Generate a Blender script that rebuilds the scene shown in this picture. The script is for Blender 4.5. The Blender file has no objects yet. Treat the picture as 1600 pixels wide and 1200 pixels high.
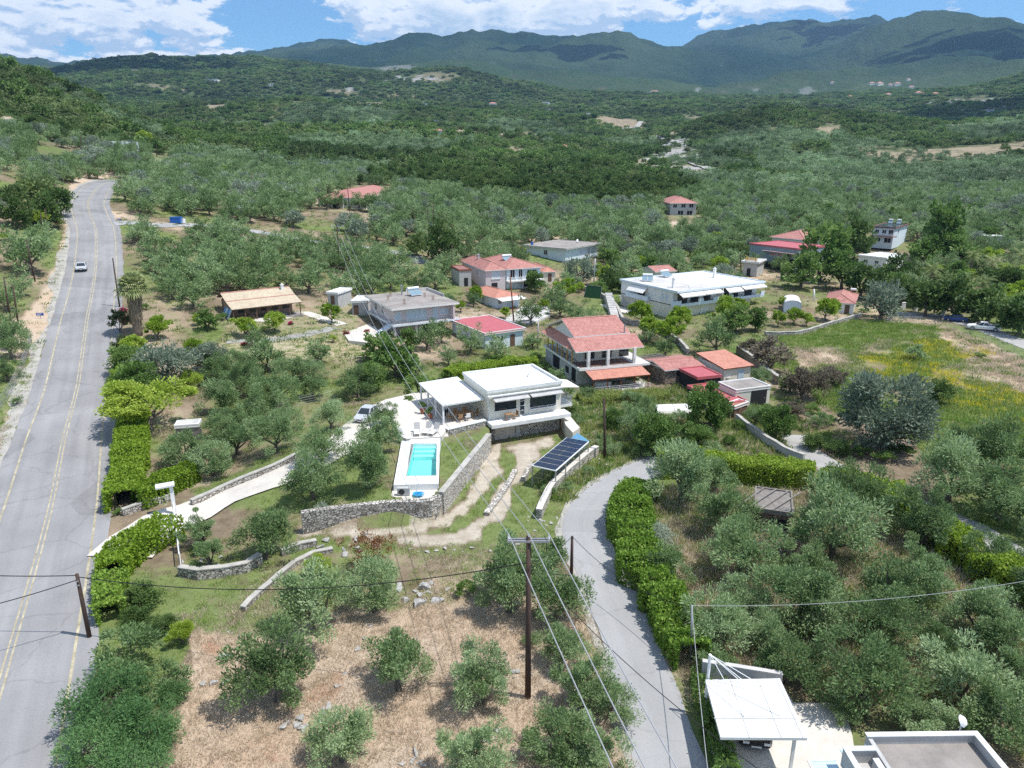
import bpy, math, random
import numpy as np
from mathutils import Vector, Matrix
random.seed(7); RNG = np.random.default_rng(7)
R = math.radians
SC = bpy.context.scene
COL = SC.collection

# ------------------------------------------------------------ camera, sky, sun, exposure
CAMH = 30.0
PITCH = R(17.3)
FPX = 1109.0
cam = bpy.data.cameras.new('camera')
cam.sensor_width = 36.0
cam.lens = 36.0 * FPX / 1600.0
cam.clip_start = 0.5; cam.clip_end = 40000
camo = bpy.data.objects.new('camera', cam); COL.objects.link(camo)
camo.location = (0, 0, CAMH); camo.rotation_euler = (R(90) - PITCH, 0, 0)
SC.camera = camo

SUN_EL, SUN_AZ = R(65), R(-13)          # azimuth measured from +X towards +Y
sdir = Vector((math.cos(SUN_EL)*math.cos(SUN_AZ), math.cos(SUN_EL)*math.sin(SUN_AZ), math.sin(SUN_EL)))
sl = bpy.data.lights.new('sun', 'SUN'); sl.energy = 4.4; sl.angle = R(0.53); sl.color = (1.0, 0.965, 0.91)
so = bpy.data.objects.new('sun', sl); COL.objects.link(so)
so.rotation_euler = sdir.to_track_quat('Z', 'Y').to_euler(); so.location = (60, 20, 150)

W = bpy.data.worlds.new('World'); SC.world = W; W.use_nodes = True
def build_world():
    nt = W.node_tree; N = nt.nodes; L = nt.links
    for n in list(N): N.remove(n)
    out = N.new('ShaderNodeOutputWorld'); bg = N.new('ShaderNodeBackground')
    sky = N.new('ShaderNodeTexSky'); sky.sky_type = 'NISHITA'; sky.sun_disc = False
    sky.sun_elevation = SUN_EL; sky.sun_rotation = R(90) - SUN_AZ
    sky.air_density = 1.0; sky.dust_density = 0.3; sky.ozone_density = 2.2; sky.altitude = 100
    tc = N.new('ShaderNodeTexCoord'); sp = N.new('ShaderNodeSeparateXYZ')
    L.new(tc.outputs['Generated'], sp.inputs[0])
    def M(op, a, b=None, clamp=False):
        m = N.new('ShaderNodeMath'); m.operation = op; m.use_clamp = clamp
        for i, q in enumerate((a, b)):
            if q is None: continue
            if isinstance(q, (int, float)): m.inputs[i].default_value = q
            else: L.new(q, m.inputs[i])
        return m.outputs[0]
    az = M('ARCTAN2', sp.outputs[0], sp.outputs[1])
    hor = M('SQRT', M('ADD', M('MULTIPLY', sp.outputs[0], sp.outputs[0]), M('MULTIPLY', sp.outputs[1], sp.outputs[1])))
    el = M('ARCTAN2', sp.outputs[2], hor)
    def field(eloff):
        e2 = M('ADD', el, eloff)
        cx = N.new('ShaderNodeCombineXYZ'); L.new(M('MULTIPLY', az, 12.0), cx.inputs[0]); L.new(M('MULTIPLY', e2, 27.0), cx.inputs[1])
        cx.inputs[2].default_value = 3.7
        nz = N.new('ShaderNodeTexNoise'); nz.inputs['Scale'].default_value = 1.0
        nz.inputs['Detail'].default_value = 9; nz.inputs['Roughness'].default_value = 0.60
        nz.inputs['Distortion'].default_value = 0.15
        L.new(cx.outputs[0], nz.inputs['Vector'])
        v = nz.outputs['Fac']
        # placed cloud banks (+) and gaps (-): az, el, width az, width el, amount  (degrees)
        for a0, e0, wa, we, am in ((-27, 9.3, 9, 2.6, .14), (-34, 6.3, 6, 1.6, .16), (-18, 7.5, 3.5, 2.0, .14), (-18, 9.5, 2.6, 2, -.18), (-15.2, 8.2, 2.5, 2.6, -.14), (-7.5, 9.6, 5, 1.7, .2), (-11, 7.3, 4, .8, -.1),
                                   (0, 10.2, 9, 1.9, .17), (12, 10.2, 9, 1.6, .15), (8.5, 7.8, 7, .9, -.20), (-4, 7.4, 5, .7, -.05), (27, 10.8, 8, .8, .10), (24, 9.0, 9, 1.1, -.15), (12.2, 6.7, 1.6, .7, .25), (30, 11, 3, .6, .08)):
            p, q = R(a0), R(e0) + eloff * 0
            dx = M('DIVIDE', M('SUBTRACT', az, p), R(wa)); dy = M('DIVIDE', M('SUBTRACT', e2, q), R(we))
            g = M('POWER', 2.718, M('MULTIPLY', M('ADD', M('MULTIPLY', dx, dx), M('MULTIPLY', dy, dy)), -1.0))
            v = M('ADD', v, M('MULTIPLY', g, am))
        return v
    f0 = field(0.0); f1 = field(0.007); f2 = field(0.025)
    cr = N.new('ShaderNodeMapRange'); cr.inputs[1].default_value = 0.50; cr.inputs[2].default_value = 0.565
    cr.interpolation_type = 'SMOOTHSTEP'; L.new(f0, cr.inputs[0])
    sh = N.new('ShaderNodeMapRange'); sh.inputs[1].default_value = -0.055; sh.inputs[2].default_value = 0.045
    L.new(M('ADD', M('SUBTRACT', f0, f1), M('MULTIPLY', M('SUBTRACT', f0, f2), 0.4)), sh.inputs[0])
    dens = N.new('ShaderNodeMapRange'); dens.inputs[1].default_value = 0.66; dens.inputs[2].default_value = 0.86
    L.new(f0, dens.inputs[0])
    ccol = N.new('ShaderNodeMix'); ccol.data_type = 'RGBA'
    ccol.inputs[6].default_value = (3.9, 4.9, 6.3, 1); ccol.inputs[7].default_value = (8.2, 8.3, 8.4, 1)
    L.new(sh.outputs[0], ccol.inputs[0])
    c2 = N.new('ShaderNodeMix'); c2.data_type = 'RGBA'; c2.inputs[7].default_value = (3.0, 4.3, 5.6, 1)
    L.new(M('MULTIPLY', dens.outputs[0], 0.75), c2.inputs[0]); L.new(ccol.outputs[2], c2.inputs[6])
    hsv = N.new('ShaderNodeMix'); hsv.data_type = 'RGBA'; hsv.blend_type = 'MULTIPLY'; hsv.inputs[0].default_value = 1
    hsv.inputs[7].default_value = (0.62, 0.90, 1.08, 1)
    L.new(sky.outputs[0], hsv.inputs[6])
    mx = N.new('ShaderNodeMix'); mx.data_type = 'RGBA'
    L.new(M('MULTIPLY', cr.outputs[0], 0.94), mx.inputs[0]); L.new(hsv.outputs[2], mx.inputs[6]); L.new(c2.outputs[2], mx.inputs[7])
    L.new(mx.outputs[2], bg.inputs[0]); bg.inputs[1].default_value = 0.115
    L.new(bg.outputs[0], out.inputs[0])
build_world()
vs = SC.view_settings; vs.view_transform = 'Standard'; vs.look = 'None'; vs.gamma = 1; vs.use_curve_mapping = False
vs.exposure = 0.42
SC.cycles.max_bounces = 5; SC.cycles.diffuse_bounces = 3; SC.cycles.glossy_bounces = 2
SC.cycles.transmission_bounces = 3; SC.cycles.transparent_max_bounces = 6; SC.cycles.volume_bounces = 0
SC.cycles.use_denoising = False
try: SC.cycles.denoiser = 'OPENIMAGEDENOISE'; SC.cycles.denoising_input_passes = 'RGB_ALBEDO_NORMAL'; SC.cycles.denoising_prefilter = 'ACCURATE'
except Exception: pass
SC.cycles.sample_clamp_indirect = 4

# ------------------------------------------------------------ pixel <-> world (photo pixels 1600 x 1200)
CP, SP = math.cos(PITCH), math.sin(PITCH)
def ray(px, py):
    u = (px - 800) / FPX; v = (py - 600) / FPX
    return u, CP - v*SP, -(SP + v*CP)
def at(px, py, z=0.0):
    """world point on the horizontal plane of height z seen at a photo pixel"""
    x, y, d = ray(px, py); t = (z - CAMH) / d
    return Vector((x*t, y*t, z))
def proj(x, y, z):
    dz = z - CAMH
    zc = y*CP - dz*SP; yc = -dz*CP - y*SP
    return 800 + FPX*x/zc, 600 + FPX*yc/zc, zc

# ------------------------------------------------------------ value noise
def vnoise(x, y, seed):
    xi = np.floor(x).astype(np.int64); yi = np.floor(y).astype(np.int64)
    fx = x - xi; fy = y - yi; fx = fx*fx*(3-2*fx); fy = fy*fy*(3-2*fy)
    def h(a, b):
        n = (a*374761393 + b*668265263 + seed*974711) & 0x7fffffff
        n = ((n ^ (n >> 13)) * 1274126177) & 0x7fffffff
        return ((n ^ (n >> 16)) & 0xffff) / 65535.0
    return (h(xi, yi)*(1-fx) + h(xi+1, yi)*fx)*(1-fy) + (h(xi, yi+1)*(1-fx) + h(xi+1, yi+1)*fx)*fy
def fbm(x, y, seed, oct=4, ridged=False):
    s = 0; a = 1; t = 0
    for k in range(oct):
        n = vnoise(x*2**k, y*2**k, seed+k)
        if ridged: n = 1 - abs(2*n-1)
        s = s + a*n; t += a; a *= 0.5
    return s/t - 0.5

# ------------------------------------------------------------ terrain on a polar grid about the lens axis foot
PXC = [-500, -150, 0, 100, 200, 300, 400, 500, 600, 700, 800, 900, 1000, 1100, 1200, 1300, 1400, 1500, 1600, 1750, 2100]
RINGS = [
 # (r, 'z'|'y', values per PXC)
 (8,   'z', [0]*21),
 (88,  'z', [1,1,.6,.3,0,0,0,0,0,0,0,0,0,0,0,0,0,0,0,0,0]),
 (150, 'z', [11,9,8.5,8,7.5,7,6,4.5,3,2,1,0,0,.5,1,.5,0,0,0,0,0]),
 (230, 'z', [38,32,28,23,21,18.5,16,14.5,13,11,8,6,4,3.5,3,2,1,0,0,0,0]),
 (330, 'y', [190,210,232,252,258,272,282,288,288,296,305,309,312,318,324,326,328,330,330,330,330]),
 (600, 'y', [90,96,110,152,197,222,234,240,246,244,246,255,262,266,268,270,272,272,270,270,270]),
 (800, 'y', [120,128,140,178,202,208,208,204,206,208,212,230,246,232,222,224,228,226,224,224,224]),
 (1050,'y', [150,160,170,200,214,216,218,216,214,216,218,222,226,196,176,184,192,196,197,197,197]),
 (1350,'y', [170,180,186,184,180,176,168,164,168,172,178,190,196,206,200,204,208,208,208,208,208]),
 (1900,'y', [190,180,168,166,168,168,172,172,170,172,176,174,172,168,168,172,175,172,160,150,145]),
 (2500,'y', [150,140,130,124,120,118,112,114,122,104,130,150,152,156,158,156,152,142,122,112,110]),
 (3000,'y', [150,132,126,96,91,91,90,100,118,124,140,148,148,152,152,148,144,146,152,150,150]),
 (3700,'y', [150,140,130,120,118,110,100,102,100,100,112,122,130,142,140,130,118,112,110,105,100]),
 (5200,'y', [120,118,116,114,112,110,92,68,72,62,59,61,60,79,84,90,62,27,46,50,60]),
 (6800,'y', [104,104,97,108,110,110,100,80,80,80,80,80,80,82,45,41,36,40,60,60,60]),
 (8200,'y', [120,120,112,120,120,120,120,120,120,120,120,120,120,120,110,100,90,90,100,100,100]),
]
NAZ, NR = 1000, 620
AZ0, AZ1 = R(-62), R(62)
RMIN, RMAX = 8.0, 8200.0
azs = np.linspace(AZ0, AZ1, NAZ)
rs = RMIN * (RMAX/RMIN) ** (np.linspace(0, 1, NR))
# finer far steps are not needed: pack more rings near the camera
rs = RMIN * (RMAX/RMIN) ** (np.linspace(0, 1, NR) ** 0.93)
ringZ = []; ringR = []
for r, kind, vals in RINGS:
    a_, z_ = [], []
    for px, v in zip(PXC, vals):
        py = v if kind == 'y' else 400
        x, y, d = ray(px, py); az = math.atan2(x, y)
        a_.append(az); z_.append(CAMH + d/math.hypot(x, y)*r if kind == 'y' else v)
    zz = np.interp(azs, a_, z_)
    k = np.ones(13)/13.0
    pad = np.concatenate([np.full(12, zz[0]), zz, np.full(12, zz[-1])])
    zz = np.convolve(np.convolve(pad, k, 'same'), k, 'same')[12:-12]
    ringZ.append(zz); ringR.append(r)
# finer skyline detail for the far crests (px, y) given densely
def crest(ring_r, pts):
    a_, z_ = [], []
    for px, py in pts:
        x, y, d = ray(px, py); a_.append(math.atan2(x, y)); z_.append(CAMH + d/math.hypot(x, y)*ring_r)
    return np.interp(azs, a_, z_), a_[0], a_[-1]
def override(ring_r, pts):
    i = ringR.index(ring_r); z, a0, a1 = crest(ring_r, pts)
    m = (azs >= a0) & (azs <= a1); ringZ[i][m] = z[m]
override(5200, [(380,100),(420,90),(460,88),(500,86),(530,84),(565,79),(600,74),(640,64),(665,64),(690,69),(720,62),(745,59),(780,59),(810,63),(860,68),(905,64),(965,56),(985,58),(1010,70),(1035,79),(1065,82),(1100,90),(1180,94),(1250,98),(1310,80),(1350,60),(1400,40),(1440,28),(1470,22),(1500,26),(1530,33),(1575,34),(1600,47),(1640,55)])
override(6800, [(0,93),(12,92),(28,98),(45,99),(60,97),(90,107),(150,108),(370,96),(400,88),(430,79),(465,71),(500,67),(515,67),(540,71),(570,80),(620,95),(1000,95),(1060,81),(1090,66),(1120,58),(1150,52),(1200,46),(1235,36),(1250,35),(1290,41),(1330,38),(1370,32),(1400,40),(1440,50)])
override(3000, [(40,118),(60,115),(100,104),(150,94),(175,91),(220,89),(238,84),(250,90),(330,91),(395,87),(420,92),(470,97),(520,104)])
override(600, [(-60,92),(0,105),(25,112),(60,124),(100,142),(140,160),(200,190),(240,205),(300,220)])
Z = np.zeros((NR, NAZ))
RR = np.array(ringR, float); ZR = np.array(ringZ)
lr = np.log(rs); lR = np.log(RR)
for j in range(NR):
    k = min(max(np.searchsorted(RR, rs[j]) - 1, 0), len(RR)-2)
    t = (rs[j]-RR[k])/(RR[k+1]-RR[k]); t = min(max(t, 0), 1)
    if rs[j] > 400: t = t*t*(3-2*t)*0.6 + t*0.4
    Z[j] = ZR[k]*(1-t) + ZR[k+1]*t
# smooth radially
for _ in range(2):
    Zp = np.vstack([Z[:1], Z, Z[-1:]]); Z = (Zp[:-2] + 2*Zp[1:-1] + Zp[2:])/4
AZG, RG = np.meshgrid(azs, rs)
XG = RG*np.sin(AZG); YG = RG*np.cos(AZG)
amp = np.interp(RG, [0, 60, 150, 300, 800, 1500, 3000, 5000, 9000], [0.0, .12, .5, 2.5, 19, 36, 22, 75, 90])
wl = [60, 220, 700]
nz = fbm(XG/60, YG/60, 3, 3)*np.clip(1-RG/900, 0, 1) + fbm(XG/210, YG/210, 9, 4, True)*np.clip(RG/700, 0, 1)*0.8 + fbm(XG/900, YG/900, 21, 5, True)*np.clip((RG-1400)/2500, 0, 1)*1.3
Z = Z + amp*nz
spur = fbm(XG/1500+3, YG/1500, 71, 4, True)-.30
Z = Z + 330*spur*np.clip((RG-3000)/900, 0, 1)*np.clip((5150-RG)/700, 0, 1) + 200*spur*np.clip((RG-5300)/500, 0, 1)*np.clip((6750-RG)/500, 0, 1)

def gi(x, y):
    az = np.arctan2(x, y); r = np.maximum(np.hypot(x, y), RMIN)
    fa = np.clip((az-AZ0)/(AZ1-AZ0)*(NAZ-1), 0, NAZ-1.001)
    fr = np.clip((np.log(r/RMIN)/np.log(RMAX/RMIN)), 0, 1)**(1/0.93)*(NR-1)
    fr = np.clip(fr, 0, NR-1.001)
    return fa, fr
def hgt(x, y):
    fa, fr = gi(np.asarray(x, float), np.asarray(y, float))
    i = np.floor(fr).astype(int); j = np.floor(fa).astype(int); ti = fr-i; tj = fa-j
    v = (Z[i, j]*(1-tj)+Z[i, j+1]*tj)*(1-ti) + (Z[i+1, j]*(1-tj)+Z[i+1, j+1]*tj)*ti
    return float(v) if np.ndim(v) == 0 else v
def G(px, py, dz=0.0):
    """first terrain point seen at a photo pixel"""
    x, y, d = ray(px, py); az = math.atan2(x, y); s = d/math.hypot(x, y)
    fa = min(max((az-AZ0)/(AZ1-AZ0)*(NAZ-1), 0), NAZ-1.001); j = int(fa); tj = fa-j
    prof = Z[:, j]*(1-tj)+Z[:, j+1]*tj
    zr = CAMH + s*rs
    hit = np.nonzero(zr <= prof)[0]
    if len(hit) == 0: k = NR-1; r = rs[-1]
    else:
        k = hit[0]
        if k == 0: r = rs[0]
        else:
            a = zr[k-1]-prof[k-1]; b = zr[k]-prof[k]; r = rs[k-1] + (rs[k]-rs[k-1])*a/(a-b)
    X, Y = r*math.sin(az), r*math.cos(az)
    return Vector((X, Y, hgt(X, Y)+dz))

def inpoly(px, py, poly):
    ins = np.zeros(np.shape(px), bool); n = len(poly)
    for i in range(n):
        x1, y1 = poly[i]; x2, y2 = poly[(i+1) % n]
        if y1 == y2: continue
        c = ((y1 > py) != (y2 > py)) & (px < (x2-x1)*(py-y1)/(y2-y1)+x1)
        ins ^= c
    return ins
def segdist(px, py, a, b):
    ax, ay = a; bx, by = b; dx, dy = bx-ax, by-ay; L = dx*dx+dy*dy+1e-12
    t = np.clip(((px-ax)*dx+(py-ay)*dy)/L, 0, 1)
    return np.hypot(px-(ax+t*dx), py-(ay+t*dy)), t

# ---- villa terrace: a raised plateau, hard edges where retaining walls stand, soft where it melts into the orchard
TERR_Z = 2.0
TPX = [(470,800,2),(525,792,2),(613,783,2),(672,781,2),(689,772,2),(764,680,2),(768,652,2.6),(880,634,2.6),(912,618,2),(850,585,2),(700,585,2),(560,606,2),(420,655,2),(330,690,1.5),(300,770,1),(290,830,1),(400,800,1.5)]
TP = [tuple(at(a, b, c)[:2]) for a, b, c in TPX]
SOFT = [0,0,0,0,0,0,0,3,4,5,6,10,10,10,12,12,6]     # per edge starting at vertex i
mk = (RG > 40) & (RG < 130)
x_, y_ = XG[mk], YG[mk]
ins = inpoly(x_, y_, TP)
w_ = np.ones_like(x_)
for i, s in enumerate(SOFT):
    if s:
        d, _ = segdist(x_, y_, TP[i], TP[(i+1) % len(TP)]); w_ = np.minimum(w_, np.clip(d/s, 0, 1))
w_ = w_*w_*(3-2*w_)*ins
zz = Z[mk]; Z[mk] = zz*(1-w_) + (TERR_Z+0*zz)*w_
for pl_, zt_, z0_ in (([(629.5,689.5),(616,756),(684,754),(687,686)], .5, 2.45), ([(614.9,757.6),(611,775),(640,782),(676,776),(685,764),(685,755)], 1.3, 1.85)):
    q_ = inpoly(XG, YG, [tuple(at(a, b, z0_)[:2]) for a, b in pl_]) & (RG < 130); Z[q_] = zt_
# main road: level across its width
ROAD_PX = [(-75,1330),(-40,1210),(-5,1090),(24,990),(52,895),(78,798),(102,690),(122,600),(136,500),(146,450),(150,410),(150,362),(142,338),(137,318),(143,303),(154,292),(168,285),(182,281)]
def road_centre():
    out = []
    for px, py in ROAD_PX: out.append(G(px, py))
    return out
def resample(pts, step):
    P = [Vector(p) for p in pts]; n = len(P)
    out = []
    for i in range(n-1):
        p0 = P[max(i-1, 0)]; p1 = P[i]; p2 = P[i+1]; p3 = P[min(i+2, n-1)]
        m = max(1, int((p2-p1).length/step))
        for k in range(m):
            t = k/m
            out.append(0.5*((2*p1)+(p2-p0)*t+(2*p0-5*p1+4*p2-p3)*t*t+(3*p1-p0-3*p2+p3)*t**3))
    out.append(P[-1].copy()); return out
ROADC = resample(road_centre(), 3.0)
# smooth heights along the road
zs = np.array([p.z for p in ROADC]); 
for _ in range(30): zs[1:-1] = (zs[:-2]+2*zs[1:-1]+zs[2:])/4
for p, z in zip(ROADC, zs): p.z = z
def flatten(cl, half, blend, dz=0):
    xs = np.array([p.x for p in cl]); ys = np.array([p.y for p in cl])
    mk = (XG > xs.min()-half-blend) & (XG < xs.max()+half+blend) & (YG > ys.min()-half-blend) & (YG < ys.max()+half+blend)
    x_, y_ = XG[mk], YG[mk]; best = np.full(x_.shape, 1e9); bz = np.zeros_like(x_)
    for a, b in zip(cl[:-1], cl[1:]):
        d, t = segdist(x_, y_, (a.x, a.y), (b.x, b.y)); m = d < best
        best = np.where(m, d, best); bz = np.where(m, a.z+(b.z-a.z)*t, bz)
    w = np.clip(1-(best-half)/blend, 0, 1); w = w*w*(3-2*w)
    Z[mk] = Z[mk]*(1-w)+(bz+dz)*w
flatten(ROADC, 7.0, 6.0)
# ------------------------------------------------------------ materials
def new_mat(name):
    m = bpy.data.materials.new(name); m.use_nodes = True
    nt = m.node_tree; return m, nt, nt.nodes['Principled BSDF']
MATS = {}
def mat(name, col, rough=0.7, spec=0.3, metal=0.0, var=0.12, scale=1.5, bump=0.0, bscale=8, dirt=0.0):
    """painted / plaster / metal surface with mottling so that nothing is one flat colour"""
    if name in MATS: return MATS[name]
    m, nt, b = new_mat(name); N, L = nt.nodes, nt.links
    b.inputs['Roughness'].default_value = rough; b.inputs['Specular IOR Level'].default_value = spec
    b.inputs['Metallic'].default_value = metal
    tc = N.new('ShaderNodeTexCoord')
    nz = N.new('ShaderNodeTexNoise'); nz.inputs['Scale'].default_value = scale; nz.inputs['Detail'].default_value = 6
    nz.inputs['Roughness'].default_value = 0.65
    L.new(tc.outputs['Object'], nz.inputs['Vector'])
    mr = N.new('ShaderNodeMapRange'); mr.inputs[1].default_value = 0.3; mr.inputs[2].default_value = 0.7
    mr.inputs[3].default_value = 1-var-dirt; mr.inputs[4].default_value = 1+var*0.5
    L.new(nz.outputs['Fac'], mr.inputs[0])
    mx = N.new('ShaderNodeMix'); mx.data_type = 'RGBA'; mx.blend_type = 'MULTIPLY'; mx.inputs[0].default_value = 1
    mx.inputs[6].default_value = (*col, 1); L.new(mr.outputs[0], mx.inputs[7])
    L.new(mx.outputs[2], b.inputs['Base Color'])
    if bump:
        n2 = N.new('ShaderNodeTexNoise'); n2.inputs['Scale'].default_value = bscale; n2.inputs['Detail'].default_value = 5
        L.new(tc.outputs['Object'], n2.inputs['Vector'])
        bp = N.new('ShaderNodeBump'); bp.inputs['Strength'].default_value = bump; bp.inputs['Distance'].default_value = 0.05
        L.new(n2.outputs['Fac'], bp.inputs['Height']); L.new(bp.outputs[0], b.inputs['Normal'])
    MATS[name] = m; return m
def ramp(N, stops):
    r = N.new('ShaderNodeValToRGB'); e = r.color_ramp.elements
    while len(e) > 1: e.remove(e[-1])
    e[0].position = stops[0][0]; e[0].color = (*stops[0][1], 1)
    for p, c in stops[1:]:
        q = e.new(p); q.color = (*c, 1)
    return r
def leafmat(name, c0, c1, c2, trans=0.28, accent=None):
    """foliage: hue from a per-leaf attribute (tone of the leaf) and a per-plant random"""
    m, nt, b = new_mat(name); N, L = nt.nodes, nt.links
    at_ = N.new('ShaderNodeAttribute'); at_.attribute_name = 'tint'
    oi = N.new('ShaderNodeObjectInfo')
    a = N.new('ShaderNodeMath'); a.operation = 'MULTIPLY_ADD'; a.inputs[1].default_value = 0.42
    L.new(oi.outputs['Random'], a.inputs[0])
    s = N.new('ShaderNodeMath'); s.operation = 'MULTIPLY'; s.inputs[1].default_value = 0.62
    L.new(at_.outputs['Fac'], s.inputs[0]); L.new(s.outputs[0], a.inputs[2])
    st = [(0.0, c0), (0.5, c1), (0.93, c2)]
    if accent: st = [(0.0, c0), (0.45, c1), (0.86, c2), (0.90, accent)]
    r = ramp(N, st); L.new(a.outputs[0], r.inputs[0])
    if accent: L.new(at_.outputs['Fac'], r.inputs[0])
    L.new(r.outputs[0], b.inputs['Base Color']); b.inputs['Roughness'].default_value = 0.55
    b.inputs['Specular IOR Level'].default_value = 0.25
    tr = N.new('ShaderNodeBsdfTranslucent'); L.new(r.outputs[0], tr.inputs[0])
    ms = N.new('ShaderNodeMixShader'); ms.inputs[0].default_value = trans
    L.new(b.outputs[0], ms.inputs[1]); L.new(tr.outputs[0], ms.inputs[2])
    L.new(ms.outputs[0], N['Material Output'].inputs[0])
    return m
def stonemat(name, c0, c1, gap, scale=3.4):
    m, nt, b = new_mat(name); N, L = nt.nodes, nt.links
    tc = N.new('ShaderNodeTexCoord'); mp = N.new('ShaderNodeMapping'); mp.inputs['Scale'].default_value = (1, 1, 1.7)
    L.new(tc.outputs['Object'], mp.inputs[0])
    v = N.new('ShaderNodeTexVoronoi'); v.inputs['Scale'].default_value = scale; L.new(mp.outputs[0], v.inputs['Vector'])
    e = N.new('ShaderNodeTexVoronoi'); e.feature = 'DISTANCE_TO_EDGE'; e.inputs['Scale'].default_value = scale; L.new(mp.outputs[0], e.inputs['Vector'])
    bw = N.new('ShaderNodeSeparateColor'); L.new(v.outputs['Color'], bw.inputs[0])
    r = ramp(N, [(0, c0), (0.6, c1), (1, tuple(min(1, q*1.25) for q in c1))]); L.new(bw.outputs[0], r.inputs[0])
    g = N.new('ShaderNodeMapRange'); g.inputs[1].default_value = 0.02; g.inputs[2].default_value = 0.09; L.new(e.outputs['Distance'], g.inputs[0])
    mx = N.new('ShaderNodeMix'); mx.data_type = 'RGBA'; mx.inputs[6].default_value = (*gap, 1)
    L.new(g.outputs[0], mx.inputs[0]); L.new(r.outputs[0], mx.inputs[7])
    L.new(mx.outputs[2], b.inputs['Base Color']); b.inputs['Roughness'].default_value = 0.9
    bp = N.new('ShaderNodeBump'); bp.inputs['Strength'].default_value = 0.9; bp.inputs['Distance'].default_value = 0.08
    L.new(g.outputs[0], bp.inputs['Height']); L.new(bp.outputs[0], b.inputs['Normal'])
    return m
def tilemat(name, c0, c1, wave=0.25):
    """roof tiles: rows along local y, columns along local x"""
    m, nt, b = new_mat(name); N, L = nt.nodes, nt.links
    tc = N.new('ShaderNodeTexCoord'); sp = N.new('ShaderNodeSeparateXYZ'); L.new(tc.outputs['UV'], sp.inputs[0])
    def M(op, a, b_=None):
        k = N.new('ShaderNodeMath'); k.operation = op
        for i, q in enumerate((a, b_)):
            if q is None: continue
            if isinstance(q, (int, float)): k.inputs[i].default_value = q
            else: L.new(q, k.inputs[i])
        return k.outputs[0]
    fx = M('FRACT', M('DIVIDE', sp.outputs[0], wave)); fy = M('FRACT', M('DIVIDE', sp.outputs[1], wave*1.3))
    col = M('ABSOLUTE', M('SUBTRACT', fx, 0.5))
    hgt_ = M('ADD', M('MULTIPLY', col, -1.6), M('MULTIPLY', fy, 0.6))
    cell = N.new('ShaderNodeTexWhiteNoise'); cell.noise_dimensions = '2D'
    cb = N.new('ShaderNodeCombineXYZ'); L.new(M('FLOOR', M('DIVIDE', sp.outputs[0], wave)), cb.inputs[0]); L.new(M('FLOOR', M('DIVIDE', sp.outputs[1], wave*1.3)), cb.inputs[1])
    L.new(cb.outputs[0], cell.inputs['Vector'])
    nz = N.new('ShaderNodeTexNoise'); nz.inputs['Scale'].default_value = 0.7; nz.inputs['Detail'].default_value = 5; L.new(tc.outputs['Object'], nz.inputs['Vector'])
    mixf = M('ADD', M('MULTIPLY', cell.outputs['Value'], 0.45), M('MULTIPLY', nz.outputs['Fac'], 0.6))
    r = ramp(N, [(0.1, c0), (0.9, c1)]); L.new(mixf, r.inputs[0])
    sh = N.new('ShaderNodeMapRange'); sh.inputs[1].default_value = 0.34; sh.inputs[2].default_value = 0.5; sh.inputs[3].default_value = 1.0; sh.inputs[4].default_value = 0.62
    L.new(col, sh.inputs[0])
    mx = N.new('ShaderNodeMix'); mx.data_type = 'RGBA'; mx.blend_type = 'MULTIPLY'; mx.inputs[0].default_value = 1
    L.new(r.outputs[0], mx.inputs[6]); L.new(sh.outputs[0], mx.inputs[7])
    L.new(mx.outputs[2], b.inputs['Base Color']); b.inputs['Roughness'].default_value = 0.75
    bp = N.new('ShaderNodeBump'); bp.inputs['Strength'].default_value = 0.6; bp.inputs['Distance'].default_value = 0.06
    L.new(hgt_, bp.inputs['Height']); L.new(bp.outputs[0], b.inputs['Normal'])
    return m
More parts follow.
